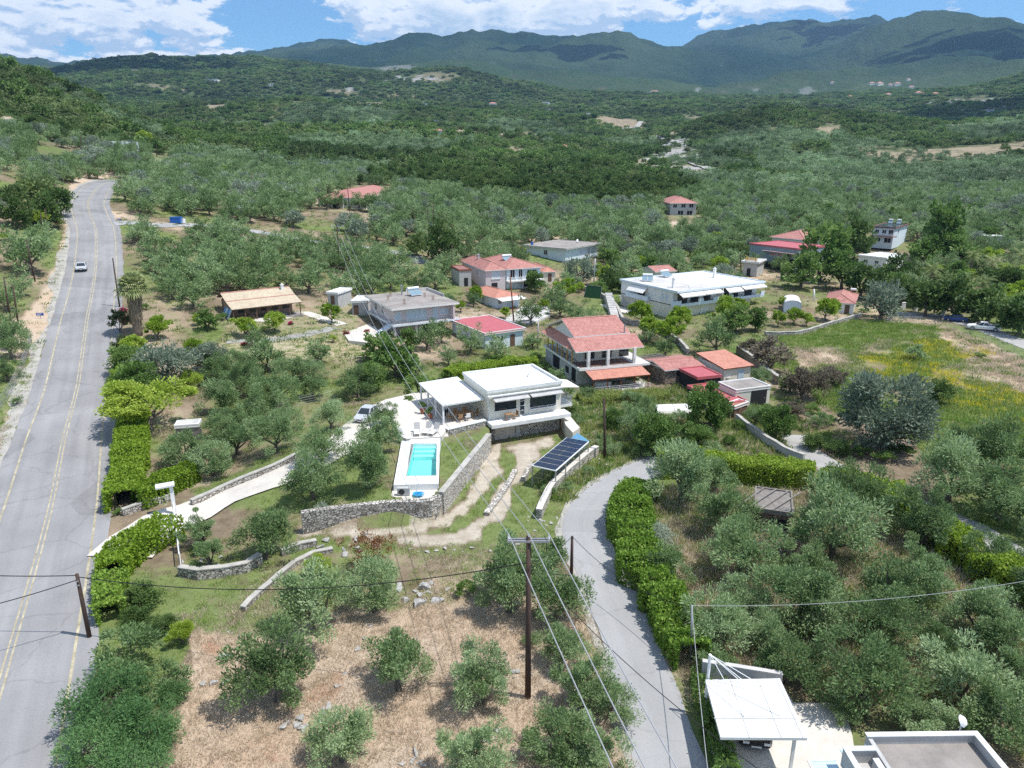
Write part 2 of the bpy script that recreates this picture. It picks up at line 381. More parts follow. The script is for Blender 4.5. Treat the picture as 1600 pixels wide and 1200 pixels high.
def asphalt(name, c, tracks=True, var=.16):
    m, nt, b = new_mat(name); N, L = nt.nodes, nt.links
    tc = N.new('ShaderNodeTexCoord')
    n1 = N.new('ShaderNodeTexNoise'); n1.inputs['Scale'].default_value = 0.18; n1.inputs['Detail'].default_value = 6
    n2 = N.new('ShaderNodeTexNoise'); n2.inputs['Scale'].default_value = 9.0; n2.inputs['Detail'].default_value = 4
    L.new(tc.outputs['Object'], n1.inputs['Vector']); L.new(tc.outputs['Object'], n2.inputs['Vector'])
    a = N.new('ShaderNodeMath'); a.operation = 'ADD'; L.new(n1.outputs['Fac'], a.inputs[0])
    s = N.new('ShaderNodeMath'); s.operation = 'MULTIPLY'; s.inputs[1].default_value = 0.5; L.new(n2.outputs['Fac'], s.inputs[0]); L.new(s.outputs[0], a.inputs[1])
    src = a.outputs[0]
    if tracks:      # worn wheel bands and seams running with the road (uv.x = metres across, uv.y = metres along)
        mp = N.new('ShaderNodeMapping'); mp.inputs['Scale'].default_value = (1.1, 0.03, 1); L.new(tc.outputs['UV'], mp.inputs[0])
        n3 = N.new('ShaderNodeTexNoise'); n3.inputs['Scale'].default_value = 1.0; n3.inputs['Detail'].default_value = 5; L.new(mp.outputs[0], n3.inputs['Vector'])
        a2 = N.new('ShaderNodeMath'); a2.operation = 'MULTIPLY_ADD'; a2.inputs[1].default_value = 0.8; L.new(n3.outputs['Fac'], a2.inputs[0]); L.new(src, a2.inputs[2]); src = a2.outputs[0]
    ds = N.new('ShaderNodeVectorMath'); ds.operation = 'MULTIPLY_ADD'; nd = N.new('ShaderNodeTexNoise'); nd.inputs['Scale'].default_value = .8; nd.inputs['Detail'].default_value = 5; L.new(tc.outputs['Object'], nd.inputs['Vector'])
    L.new(nd.outputs['Color'], ds.inputs[0]); ds.inputs[1].default_value = (1.6, 1.6, 0); L.new(tc.outputs['Object'], ds.inputs[2])
    vc = N.new('ShaderNodeTexVoronoi'); vc.feature = 'DISTANCE_TO_EDGE'; vc.inputs['Scale'].default_value = .16; L.new(ds.outputs[0], vc.inputs['Vector'])
    vp = N.new('ShaderNodeTexVoronoi'); vp.inputs['Scale'].default_value = .09; vp.distance = 'CHEBYCHEV'; L.new(tc.outputs['Object'], vp.inputs['Vector'])
    pc_ = N.new('ShaderNodeSeparateColor'); L.new(vp.outputs['Color'], pc_.inputs[0])
    ck = N.new('ShaderNodeMapRange'); ck.inputs[1].default_value = .0; ck.inputs[2].default_value = .018; ck.inputs[3].default_value = -.28; ck.inputs[4].default_value = 0; L.new(vc.outputs['Distance'], ck.inputs[0])
    pt = N.new('ShaderNodeMapRange'); pt.inputs[1].default_value = .80; pt.inputs[2].default_value = .82; pt.inputs[3].default_value = 0; pt.inputs[4].default_value = -.22; L.new(pc_.outputs[0], pt.inputs[0])
    s1 = N.new('ShaderNodeMath'); L.new(src, s1.inputs[0]); L.new(ck.outputs[0], s1.inputs[1]); s2 = N.new('ShaderNodeMath'); L.new(s1.outputs[0], s2.inputs[0]); L.new(pt.outputs[0], s2.inputs[1]); src = s2.outputs[0]
    mr = N.new('ShaderNodeMapRange'); mr.inputs[1].default_value = 0.5 + (0.25 if tracks else 0); mr.inputs[2].default_value = 1.0+(0.5 if tracks else 0)
    mr.inputs[3].default_value = 1-var; mr.inputs[4].default_value = 1+var
    L.new(src, mr.inputs[0])
    mx = N.new('ShaderNodeMix'); mx.data_type = 'RGBA'; mx.blend_type = 'MULTIPLY'; mx.inputs[0].default_value = 1
    mx.inputs[6].default_value = (*c, 1); L.new(mr.outputs[0], mx.inputs[7]); L.new(mx.outputs[2], b.inputs['Base Color'])
    b.inputs['Roughness'].default_value = 0.9; b.inputs['Specular IOR Level'].default_value = 0.2
    return m

M_ASPH = asphalt('asphalt', (.262, .258, .258), True, .24)
M_LANE = asphalt('lane_concrete', (.33, .328, .325), True, .16)
M_GRAV = asphalt('worn_lane', (.36, .35, .33), False, .15)
M_CONC = mat('pale_concrete', (.60, .56, .50), .85, .2, var=.18, scale=.5)
M_PATIO = mat('patio_paving', (.62, .58, .52), .8, .2, var=.14, scale=.8)
M_SHOULD = mat('broken_concrete', (.40, .38, .34), .9, .2, var=.3, scale=.6)
M_YEL = mat('yellow_paint', (.44, .39, .27), .8, .2, var=.5, scale=1.2)
M_WHITE = mat('white_plaster', (.78, .77, .74), .7, .3, var=.07, scale=.8)
M_CREAM = mat('cream_plaster', (.72, .68, .58), .75, .3, var=.07, scale=.8)
M_ROOFW = mat('white_roof_coating', (.74, .74, .72), .7, .3, var=.16, scale=.7)
M_BLUEW = mat('bluish_white_plaster', (.66, .74, .80), .7, .3, var=.07, scale=.8)
M_PINKG = mat('grey_pink_plaster', (.60, .54, .54), .8, .3, var=.1)
M_GREYP = mat('grey_plaster', (.46, .455, .44), .85, .2, var=.16)
M_SLAB = mat('grey_concrete_slab', (.33, .30, .275), .9, .2, var=.28, scale=.45, dirt=.08)
M_SLABW = mat('weathered_white_slab', (.58, .56, .54), .85, .2, var=.35, scale=.35)
M_DARK = mat('dark_interior', (.03, .03, .032), .9, .2)
M_GLASS = mat('window_glass', (.035, .045, .05), .08, .6, var=.2)
M_SHUT = mat('pale_blue_shutter', (.50, .60, .66), .6, .3, var=.05)
M_WOOD = mat('weathered_wood', (.16, .10, .07), .85, .2, var=.35, scale=3)
M_WOODG = mat('grey_old_wood', (.24, .22, .20), .9, .2, var=.35, scale=3)
M_POLE = mat('creosoted_pole_wood', (.085, .055, .045), .85, .2, var=.3, scale=2)
M_METAL = mat('galvanised_metal', (.42, .43, .44), .45, .5, .6, var=.15)
M_DMETAL = mat('dark_metal', (.05, .05, .055), .5, .4, .3)
M_WIRE = mat('aluminium_wire', (.42, .42, .42), .5, .4, .3)
M_BWIRE = mat('black_cable', (.02, .02, .02), .6, .3)
M_WMET = mat('white_painted_metal', (.78, .78, .78), .45, .4, var=.05)
M_RUST = mat('rusty_steel', (.20, .07, .035), .85, .2, var=.4, scale=3)
M_TERRAC = mat('terracotta_pot', (.40, .15, .09), .8, .2, var=.2)
M_BLUE = mat('blue_plastic', (.02, .12, .42), .5, .4)
M_HOSE = mat('sky_blue_hose', (.05, .42, .72), .4, .4)
M_REDT = mat('red_sheet_metal', (.47, .12, .13), .5, .35, var=.12, scale=1)
M_CAPS = mat('wall_coping_cement', (.44, .42, .38), .9, .2, var=.3, scale=1.5)
M_AWN = mat('canvas_awning', (.74, .72, .68), .85, .2, var=.06)
M_BARK = mat('olive_bark', (.17, .145, .12), .95, .1, var=.35, scale=4, bump=.6, bscale=10)
M_PBARK = mat('palm_bark', (.21, .175, .14), .95, .1, var=.45, scale=3, bump=.8, bscale=7)
M_STONE = stonemat('dry_stone', (.24, .21, .18), (.50, .47, .43), (.07, .06, .05))
M_STONEB = stonemat('brown_stone', (.22, .16, .12), (.42, .33, .26), (.07, .05, .04), 3.8)
M_STONEL = stonemat('pale_limestone_masonry', (.36, .33, .29), (.60, .56, .50), (.16, .14, .12), 4.0)
M_ROCK = mat('limestone_rock', (.42, .41, .39), .9, .2, var=.4, scale=2.5, bump=.5, bscale=4)
M_TILE = tilemat('red_clay_tiles', (.32, .12, .10), (.52, .25, .21), .28)
M_TILEO = tilemat('orange_clay_tiles', (.42, .17, .12), (.60, .28, .20), .28)
M_TILET = tilemat('tan_cement_tiles', (.42, .34, .24), (.60, .51, .37), .28)
M_PANEL = mat('photovoltaic_glass', (.012, .016, .035), .15, .6, var=.1)
M_COLLECT = mat('solar_collector_glass', (.20, .29, .34), .2, .6, var=.1)

# ------------------------------------------------------------ mesh helper
class MB:
    def __init__(s): s.v = []; s.f = []; s.m = []; s.uv = {}
    def face(s, pts, m=0, uv=None):
        i = len(s.v); s.v += [tuple(p) for p in pts]; s.f.append(tuple(range(i, i+len(pts)))); s.m.append(m)
        if uv: s.uv[len(s.f)-1] = uv
        return s
    def box(s, x0, x1, y0, y1, z0, z1, m=0, mtop=None):
        i = len(s.v)
        s.v += [(x0,y0,z0),(x1,y0,z0),(x1,y1,z0),(x0,y1,z0),(x0,y0,z1),(x1,y0,z1),(x1,y1,z1),(x0,y1,z1)]
        for k, f in enumerate([(0,3,2,1),(4,5,6,7),(0,1,5,4),(1,2,6,5),(2,3,7,6),(3,0,4,7)]):
            s.f.append(tuple(i+q for q in f)); s.m.append(mtop if (k == 1 and mtop is not None) else m)
        return s
    def prism(s, poly, z0, z1, m=0, mtop=None):
        """poly: (x,y) list; z0 may be a list"""
        n = len(poly); i = len(s.v)
        area = sum(poly[k][0]*poly[(k+1)%n][1]-poly[(k+1)%n][0]*poly[k][1] for k in range(n))
        if area < 0: poly = poly[::-1]
        s.v += [(p[0], p[1], z0) for p in poly]+[(p[0], p[1], z1) for p in poly]
        for k in range(n):
            a, b = k, (k+1) % n; s.f.append((i+a, i+b, i+n+b, i+n+a)); s.m.append(m)
        s.f.append(tuple(i+n+k for k in range(n))); s.m.append(m if mtop is None else mtop)
        s.f.append(tuple(i+n-1-k for k in range(n))); s.m.append(m)
        return s
    def beam(s, a, b, w, h, m=0, up=(0,0,1)):
        a = Vector(a); b = Vector(b); d = (b-a).normalized(); u = Vector(up)
        if abs(d.dot(u)) > .95: u = Vector((0,1,0))
        sx = d.cross(u).normalized(); sy = sx.cross(d).normalized(); i = len(s.v)
        for p in (a, b):
            for q, r in ((-1,-1),(1,-1),(1,1),(-1,1)): s.v.append(tuple(p+sx*(w/2*q)+sy*(h/2*r)))
        for f in [(0,1,2,3),(7,6,5,4),(0,4,5,1),(1,5,6,2),(2,6,7,3),(3,7,4,0)]: s.f.append(tuple(i+q for q in f)); s.m.append(m)
        return s
    def tube(s, pts, r, n=6, m=0, cap=True):
        P = [Vector(p) for p in pts]; rr = r if isinstance(r, (list, tuple)) else [r]*len(P); i0 = len(s.v)
        for k, p in enumerate(P):
            d = (P[min(k+1, len(P)-1)]-P[max(k-1, 0)]).normalized()
            u = Vector((0,0,1)) if abs(d.z) < .9 else Vector((1,0,0))
            a = d.cross(u).normalized(); b = a.cross(d).normalized()
            for q in range(n):
                t = 2*math.pi*q/n; s.v.append(tuple(p+a*(math.cos(t)*rr[k])+b*(math.sin(t)*rr[k])))
        for k in range(len(P)-1):
            for q in range(n):
                s.f.append((i0+k*n+q, i0+k*n+(q+1)%n, i0+(k+1)*n+(q+1)%n, i0+(k+1)*n+q)); s.m.append(m)
        if cap:
            s.f.append(tuple(i0+q for q in range(n))[::-1]); s.m.append(m)
            s.f.append(tuple(i0+(len(P)-1)*n+q for q in range(n))); s.m.append(m)
        return s
    def slopes(s, quads, m=0):
        """roof planes with a UV in metres: u along the eave, v up the slope. quads: list of 3-4 point lists, first two = eave"""
        for q in quads:
            P = [Vector(p) for p in q]; e = (P[1]-P[0]).normalized(); n = e.cross(P[-1]-P[0]).normalized(); w = n.cross(e)
            s.face(q, m, [((p-P[0]).dot(e), (p-P[0]).dot(w)) for p in P])
        return s
    def build(s, name, mats, parent=None, smooth=False, bevel=0):
        me = bpy.data.meshes.new(name)
        me.from_pydata(s.v, [], s.f)
        if not isinstance(mats, (list, tuple)): mats = [mats]
        for q in mats: me.materials.append(q)
        if len(mats) > 1: me.polygons.foreach_set('material_index', s.m)
        if s.uv:
            ul = me.uv_layers.new(name='uv')
            for fi, uv in s.uv.items():
                p = me.polygons[fi]
                for k, li in enumerate(p.loop_indices): ul.data[li].uv = uv[k]
        if smooth: me.polygons.foreach_set('use_smooth', [True]*len(me.polygons))
        o = bpy.data.objects.new(name, me); COL.objects.link(o)
        if parent is not None: o.parent = parent
        if bevel:
            b = o.modifiers.new('bevel', 'BEVEL'); b.width = bevel; b.segments = 2; b.limit_method = 'ANGLE'
        return o
def tag(o, label=None, cat=None, group=None, kind=None):
    if label: o['label'] = label
    if cat: o['category'] = cat
    if group: o['group'] = group
    if kind: o['kind'] = kind
    return o
def empty(name, loc, rz, label, cat, group=None):
    o = bpy.data.objects.new(name, None); COL.objects.link(o); o.empty_display_size = 0.5
    o.location = loc; o.rotation_euler = (0, 0, rz); return tag(o, label, cat, group)

# ------------------------------------------------------------ ground mesh
def pxpoly_mask(poly): return inpoly(PXG, PYG, poly)
ZC = YG*CP-(Z-CAMH)*SP
okm = ZC > 1
PXG = np.where(okm, 800+FPX*XG/np.where(okm, ZC, 1), -9999)
PYG = np.where(okm, 600+FPX*(-(Z-CAMH)*CP-YG*SP)/np.where(okm, ZC, 1), -9999)
cov = np.zeros((NR, NAZ, 4)); cov[..., 3] = 1.0
# r: green grass, g: dry straw, b: bare earth / track   (second set) r: yellow flowers, g: rock, b: red soil
cov2 = np.zeros((NR, NAZ, 4)); cov2[..., 3] = 1.0
_wx = fbm(XG/2.5, YG/2.5, 91, 3)*3.0*FPX/np.maximum(ZC, 20); _wy = fbm(XG/2.5, YG/2.5, 95, 3)*1.6*FPX/np.maximum(ZC, 20)
PXG0, PYG0 = PXG, PYG
PXG = PXG+np.where(RG < 400, _wx, 0); PYG = PYG+np.where(RG < 400, _wy*.6, 0)
def paint(c, ch, poly, val, rmax=500, mode='set'):
    m = inpoly(PXG, PYG, poly) & (RG < rmax) & okm
    if mode == 'set': c[..., ch][m] = val
    else: c[..., ch][m] += val
near = RG < 260
# default: mixed dry/green orchard floor
n1 = fbm(XG/14, YG/14, 31, 4); n2 = fbm(XG/5, YG/5, 41, 3)
cov[..., 0] = np.clip(.50+n1*1.6+n2*.6, 0, 1); cov[..., 1] = np.clip(.30-n1*1.3+n2, 0, 1)
cov[..., 2] = np.clip(.04+fbm(XG/9, YG/9, 51, 3)*1.2, 0, 1)
far_f = np.clip((RG-250)/400, 0, 1)
cov[..., 1] = cov[..., 1]*(1-far_f)+far_f*np.clip(.35+fbm(XG/90, YG/90, 61, 4)*2.2, 0, 1)
cov[..., 0] = cov[..., 0]*(1-far_f)+far_f*.8
# foreground dry lot
paint(cov, 1, [(250,930),(330,930),(500,880),(640,930),(720,880),(830,830),(905,960),(960,1120),(985,1230),(230,1230),(300,1060),(290,960)], .92)
paint(cov, 0, [(300,985),(560,960),(880,940),(985,1230),(230,1230)], .06)
m = inpoly(PXG, PYG, [(235,930),(430,905),(600,860),(560,950),(330,1000),(250,985)]); cov[..., 0][m] = .75; cov[..., 1][m] = .5
for cx_, cy_, wx_, wy_ in ((335,1015,34,20),(490,1085,26,22),(428,1180,20,18),(505,1060,16,14)): cov2[..., 2] = np.maximum(cov2[..., 2], .75*np.exp(-((PXG-cx_)/wx_)**2-((PYG-cy_)/wy_)**2)*(RG < 90))

# driveway track beside the villa
paint(cov, 0, [(440,830),(690,830),(790,720),(830,690),(880,680),(830,760),(800,830),(740,850),(460,870)], .9)
for pl in ([(455,838),(600,836),(690,828),(740,790),(775,740),(790,690),(775,690),(755,730),(718,782),(678,812),(600,822),(460,822)],
           [(458,846),(640,853),(740,845),(790,800),(812,745),(830,722),(840,700),(868,692),(870,684),(800,690),(806,715),(792,745),(762,800),(725,828),(640,840)]):
    paint(cov, 2, pl, 1.0); paint(cov, 0, pl, .05); paint(cov, 1, pl, .3)
paint(cov, 0, [(470,800),(690,800),(685,822),(470,826)], .8)
# lawns
LAWNS = [[(690,690),(765,672),(765,690),(700,775),(688,760)], [(930,443),(985,443),(985,462),(955,470),(928,452)], [(360,500),(560,470),(560,560),(320,560)],
         [(400,640),(640,600),(620,800),(470,810),(380,800)], [(290,790),(470,735),(520,700),(600,700),(600,780),(470,800),(300,800)], [(300,770),(470,700),(475,720),(320,790)]]
for pl, g, s in zip(LAWNS, (.8, 1, .55, .6, .8, 1), (.35, 0, .55, .45, .35, 0)): paint(cov, 0, pl, g); paint(cov, 1, pl, s); paint(cov, 2, pl, 0)
paint(cov, 1, [(375,535),(560,520),(560,560),(330,562),(330,545)], .9)
# right hand field
fld = [(1215,525),(1330,500),(1480,510),(1700,600),(1700,680),(1500,690),(1420,690),(1290,640),(1230,580)]
m = inpoly(PXG, PYG, fld); cov[..., 2][m] = 0
gx = np.clip((PXG-1330)/200, 0, 1)
cov[..., 1][m] = np.clip(.32+.25*gx[m]+n1[m]*1.8+n2[m]*.8, 0, 1); cov[..., 0][m] = np.clip(.85-.30*gx[m]-n1[m]*1.2, 0, 1)
for pl in ([(1420,640),(1500,610),(1600,650),(1700,690),(1700,730),(1440,720)], [(1290,505),(1340,500),(1340,530),(1260,540),(1220,530)], [(1385,580),(1450,580),(1440,610),(1380,605)]):
    paint(cov, 0, pl, 1.0); paint(cov, 1, pl, .05)
for pl in ([(1230,550),(1300,545),(1320,570),(1250,585)], [(1460,520),(1520,530),(1600,570),(1600,600),(1520,580)]): paint(cov, 1, pl, .8); paint(cov, 0, pl, .38)
yf = (inpoly(PXG, PYG, [(1340,560),(1420,550),(1480,575),(1560,605),(1700,640),(1700,690),(1560,660),(1480,625),(1420,610),(1350,590)]) | inpoly(PXG, PYG, [(1385,545),(1440,530),(1530,545),(1560,560),(1450,575)]))
cov2[..., 0][yf] = np.clip(.75+fbm(XG/4, YG/4, 99, 3)[yf]*1.6, 0, 1); cov[..., 1][yf] *= .5
# roadside banks on the left: straw
paint(cov, 1, [(-80,560),(0,520),(60,470),(90,400),(110,330),(118,335),(112,420),(92,500),(40,560),(20,640),(-80,900)], .95)
paint(cov, 0, [(-80,560),(0,520),(60,470),(90,400),(110,330),(118,335),(112,420),(92,500),(40,560),(20,640),(-80,900)], .15)
paint(cov, 0, [(-80,560),(30,560),(20,640),(-80,800)], .75)
m = (RG > 190) & (RG < 420) & inpoly(PXG, PYG, [(100,310),(140,285),(160,280),(180,270),(172,258),(135,262),(112,285)]); cov[..., 1][m] = 1; cov[..., 0][m] = .05; cov[..., 2][m] = .4
# pale scars on the far hills: (px, py, half-width px, half-height px, straw, rock)
for cx, cy, wx, wy, st, rk in ((1050,243,42,14,.8,.7),(1095,262,38,6,.9,.5),(990,197,18,7,1,.1),(1062,222,26,4,.3,1),(1295,203,26,8,1,.1),(1375,250,50,18,.55,0),(1010,255,22,7,.9,.3),(855,167,7,9,0,1),(615,103,40,9,.1,.75),(545,140,30,8,.2,.4),(260,138,14,3,.9,.2),(330,165,35,8,.7,.2),
                               (640,124,70,8,.4,.5),(1180,140,9,5,.9,.6),(1090,140,6,4,1,1),(1260,143,16,8,.2,.8),(1490,165,60,14,.1,.55),(1560,180,40,18,.1,.6),(1095,90,40,18,.1,.35),(1340,85,45,14,.1,.4),(560,162,30,5,.7,.3),(820,212,30,10,.7,.1),(950,190,25,6,.8,.2),(700,205,26,5,.6,.1),(30,105,20,12,.6,.1),
                               (1240,75,60,16,.1,.3),(1300,60,50,20,.3,.35),(940,95,30,8,.1,.5),(870,75,40,5,.1,.35),(1490,198,24,3,1,.3)):
    wy *= 1.5 if cy > 180 else 1; g = np.exp(-((PXG-cx)/wx)**2-((PYG-cy)/wy)**2)*(RG > 350)
    rn = fbm(XG/25+7, YG/25, 77, 3)*2.2
    cov[..., 1] = np.clip(cov[..., 1]+g*st*(1.0+rn), 0, 1.4); cov2[..., 1] = np.clip(cov2[..., 1]+g*rk*(1+rn*1.3), 0, 1)
    cov[..., 0] = cov[..., 0]*(1-g*.8)
for c_ in (cov, cov2):
    for _ in range(2):
        q = c_.copy(); q[1:-1, 1:-1] = (c_[1:-1, 1:-1]*2+c_[:-2, 1:-1]+c_[2:, 1:-1]+c_[1:-1, :-2]+c_[1:-1, 2:])/6; c_[RG < 200] = q[RG < 200]
def ground_mat():
    m, nt, b = new_mat('ground'); N, L = nt.nodes, nt.links
    tc = N.new('ShaderNodeTexCoord'); geo = N.new('ShaderNodeNewGeometry')
    def noise(sc, det=5, ro=.6, src=None):
        n = N.new('ShaderNodeTexNoise'); n.inputs['Scale'].default_value = sc; n.inputs['Detail'].default_value = det; n.inputs['Roughness'].default_value = ro
        L.new(src or geo.outputs['Position'], n.inputs['Vector']); return n.outputs['Fac']
    def M(op, a, b_=None, c=None):
        k = N.new('ShaderNodeMath'); k.operation = op
        for i, q in enumerate((a, b_, c)):
            if q is None: continue
            if isinstance(q, (int, float)): k.inputs[i].default_value = q
            else: L.new(q, k.inputs[i])
        return k.outputs[0]
    def rng(v, a, b_, c=0, d=1):
        k = N.new('ShaderNodeMapRange'); k.inputs[1].default_value = a; k.inputs[2].default_value = b_; k.inputs[3].default_value = c; k.inputs[4].default_value = d
        L.new(v, k.inputs[0]); return k.outputs[0]
    def mix(f, a, b_):
        k = N.new('ShaderNodeMix'); k.data_type = 'RGBA'
        if isinstance(f, (int, float)): k.inputs[0].default_value = f
        else: L.new(f, k.inputs[0])
        for i, q in ((6, a), (7, b_)):
            if isinstance(q, tuple): k.inputs[i].default_value = (*q, 1)
            else: L.new(q, k.inputs[i])
        return k.outputs[2]
    A = N.new('ShaderNodeAttribute'); A.attribute_name = 'cov'; sa = N.new('ShaderNodeSeparateColor'); L.new(A.outputs['Color'], sa.inputs[0])
    B = N.new('ShaderNodeAttribute'); B.attribute_name = 'cov2'; sb = N.new('ShaderNodeSeparateColor'); L.new(B.outputs['Color'], sb.inputs[0])
    fine = noise(6.0, 6, .75); mid = noise(.9, 5, .65); big = noise(.12, 4); fib = noise(22, 3, .8)
    mpd = N.new('ShaderNodeMapping'); mpd.inputs['Scale'].default_value = (1, .35, 1); mpd.inputs['Rotation'].default_value = (0, 0, .5); L.new(geo.outputs['Position'], mpd.inputs[0])
    streak = noise(9.0, 4, .8, mpd.outputs[0])
    soil = mix(rng(mid, .3, .7), (.15, .115, .075), (.27, .215, .15))
    grass = mix(rng(mid, .3, .7), (.095, .15, .04), (.19, .24, .08))
    grass = mix(rng(fine, .45, .75), grass, (.25, .26, .13))
    straw = mix(rng(streak, .35, .65), (.38, .295, .215), (.64, .54, .43))
    straw = mix(rng(big, .35, .7), straw, (.50, .37, .26))
    bare = mix(rng(mid, .35, .65), (.40, .345, .27), (.54, .485, .40))
    c = mix(rng(M('ADD', sa.outputs[1], M('MULTIPLY_ADD', fine, 1.0, -.5)), .30, .75), soil, straw)
    c = mix(rng(M('ADD', sa.outputs[0], M('ADD', M('MULTIPLY_ADD', fine, .9, -.45), M('MULTIPLY_ADD', mid, 1.0, -.5))), .40, .75), c, grass)
    c = mix(rng(M('ADD', sa.outputs[2], M('MULTIPLY_ADD', fine, 1.1, -.55)), .45, .8), c, bare)
    c = mix(rng(M('ADD', sb.outputs[2], M('MULTIPLY_ADD', mid, .9, -.45)), .35, .9), c, (.40, .20, .12))
    c = mix(M('MULTIPLY', rng(M('ADD', sb.outputs[0], M('MULTIPLY_ADD', mid, 1.8, -.9)), .45, .85), rng(fine, .5, .6)), c, (.55, .46, .05))
    # small scattered pale stones
    vo = N.new('ShaderNodeTexVoronoi'); vo.inputs['Scale'].default_value = 1.1; L.new(geo.outputs['Position'], vo.inputs['Vector'])
    st = M('MULTIPLY', rng(vo.outputs['Distance'], .10, .07), rng(mid, .48, .6))
    c = mix(st, c, (.48, .46, .42))
    # far cover: maquis and groves that are too small to be single crowns
    dist = N.new('ShaderNodeVectorMath'); dist.operation = 'LENGTH'; L.new(geo.outputs['Position'], dist.inputs[0])
    ff = rng(dist.outputs['Value'], 260, 520)
    v1 = N.new('ShaderNodeTexVoronoi'); v1.inputs['Scale'].default_value = .11; v1.inputs['Randomness'].default_value = 1; L.new(geo.outputs['Position'], v1.inputs['Vector'])
    v2 = N.new('ShaderNodeTexVoronoi'); v2.inputs['Scale'].default_value = .035; L.new(geo.outputs['Position'], v2.inputs['Vector'])
    sv = N.new('ShaderNodeSeparateColor'); L.new(v1.outputs['Color'], sv.inputs[0])
    patch = noise(.004, 5, .6); patch2 = noise(.012, 5, .7)
    scr = mix(sv.outputs[0], (.040, .075, .028), (.085, .135, .050))
    scr = mix(rng(patch, .42, .62), scr, (.065, .095, .038))
    scr = mix(rng(patch2, .5, .66, 0, .65), scr, (.095, .10, .055))
    fs = mix(rng(mid, .3, .7), (.27, .20, .14), (.42, .35, .26))
    m_st0 = rng(M('ADD', sa.outputs[1], M('MULTIPLY_ADD', noise(.05, 5, .75), 1.6, -.8)), .60, .95)
    m_st = M('MULTIPLY', m_st0, rng(dist.outputs['Value'], 1500, 3000, 1, .25))
    scr = mix(M('MULTIPLY', m_st, .8), scr, fs)
    rk = rng(M('ADD', sb.outputs[1], M('MULTIPLY_ADD', noise(.035, 6, .85), 2.6, -1.3)), .45, .6)
    scr = mix(M('MULTIPLY', rk, .8), scr, (.36, .36, .36))
    scr = mix(rng(dist.outputs['Value'], 2600, 4200, 0, 1), scr, mix(rng(noise(.0011, 5, .6), .40, .60), (.012, .034, .020), (.046, .072, .036)))  # mountain cover; broad dark patches imitate cloud shadow in the colour
    far_rock = M('MULTIPLY', rng(noise(.02, 8, .85), .60, .68), rng(dist.outputs['Value'], 2600, 4200))
    scr = mix(M('MULTIPLY', far_rock, .5), scr, (.27, .28, .28))
    c = mix(ff, c, scr)
    L.new(c, b.inputs['Base Color']); b.inputs['Roughness'].default_value = 1.0; b.inputs['Specular IOR Level'].default_value = 0.05
    bp = N.new('ShaderNodeBump'); bp.inputs['Strength'].default_value = .8; bp.inputs['Distance'].default_value = .12
    L.new(M('ADD', fine, M('MULTIPLY', streak, .6)), bp.inputs['Height'])
    b2 = N.new('ShaderNodeBump'); b2.inputs['Distance'].default_value = 5.0; L.new(rng(dist.outputs['Value'], 600, 1500, 0, .9), b2.inputs['Strength'])
    hh = M('ADD', M('MULTIPLY', v1.outputs['Distance'], -1.0), M('ADD', M('MULTIPLY', v2.outputs['Distance'], -1.5), M('MULTIPLY', noise(.03, 6, .7), 2.5)))
    L.new(hh, b2.inputs['Height']); L.new(bp.outputs[0], b2.inputs['Normal']); L.new(b2.outputs[0], b.inputs['Normal'])
    return m
def grid_object(name, material):
    me = bpy.data.meshes.new(name)
    co = np.stack([XG, YG, Z], -1).reshape(-1, 3).astype(np.float32)
    i = np.arange(NR-1)[:, None]*NAZ+np.arange(NAZ-1)[None]; q = np.stack([i, i+1, i+1+NAZ, i+NAZ], -1).reshape(-1, 4)
    q = q[:, ::-1]
    me.vertices.add(len(co)); me.vertices.foreach_set('co', co.ravel())
    me.loops.add(q.size); me.loops.foreach_set('vertex_index', q.ravel().astype(np.int32))
    me.polygons.add(len(q)); me.polygons.foreach_set('loop_start', (np.arange(len(q))*4).astype(np.int32))
    me.polygons.foreach_set('use_smooth', np.ones(len(q), bool))
    me.update(calc_edges=True)
    for nm, c in (('cov', cov), ('cov2', cov2)):
        a = me.color_attributes.new(nm, 'FLOAT_COLOR', 'POINT'); a.data.foreach_set('color', c.reshape(-1).astype(np.float32))
    me.materials.append(material)
    o = bpy.data.objects.new(name, me); COL.objects.link(o); o['kind'] = 'structure'; return o
ground = grid_object('ground', ground_mat())
if me_n := ground.data.polygons[0].normal.z < 0: ground.data.flip_normals()

# ------------------------------------------------------------ ribbons: roads, paths, painted lines
def ribbon(name, cl, left, right, mt, dz=.05, kind='structure', nx=4, thick=0, rag=0, parent=None, own_z=False):
    """strip along a centreline; left/right are offsets (number or function of metres along)"""
    vs_, fs_, uvs = [], [], []; L_ = 0; n = len(cl)
    for k, p in enumerate(cl):
        if k: L_ += (cl[k]-cl[k-1]).length
        d = (cl[min(k+1, n-1)]-cl[max(k-1, 0)]); d.z = 0; d.normalize(); s = Vector((d.y, -d.x, 0))
        a = left(L_) if callable(left) else left; b = right(L_) if callable(right) else right
        for q in range(nx+1):
            o = a+(b-a)*q/nx
            if rag and q in (0, nx): o += (random.random()-.5)*rag
            w = p+s*o; z = (p.z if own_z else hgt(w.x, w.y)) + dz
            vs_.append((w.x, w.y, z)); uvs.append((o, L_))
    for k in range(n-1):
        for q in range(nx):
            i = k*(nx+1)+q; fs_.append((i, i+1, i+nx+2, i+nx+1))
    me = bpy.data.meshes.new(name); me.from_pydata(vs_, [], fs_); me.materials.append(mt)
    ul = me.uv_layers.new(name='uv'); idx = [v for f in fs_ for v in f]
    ul.data.foreach_set('uv', [c for v in idx for c in uvs[v]])
    o = bpy.data.objects.new(name, me); COL.objects.link(o)
    if parent: o.parent = parent
    elif kind: o['kind'] = kind
    if me.polygons[0].normal.z < 0: me.flip_normals()
    return o
RC = resample(ROADC, 1.5)
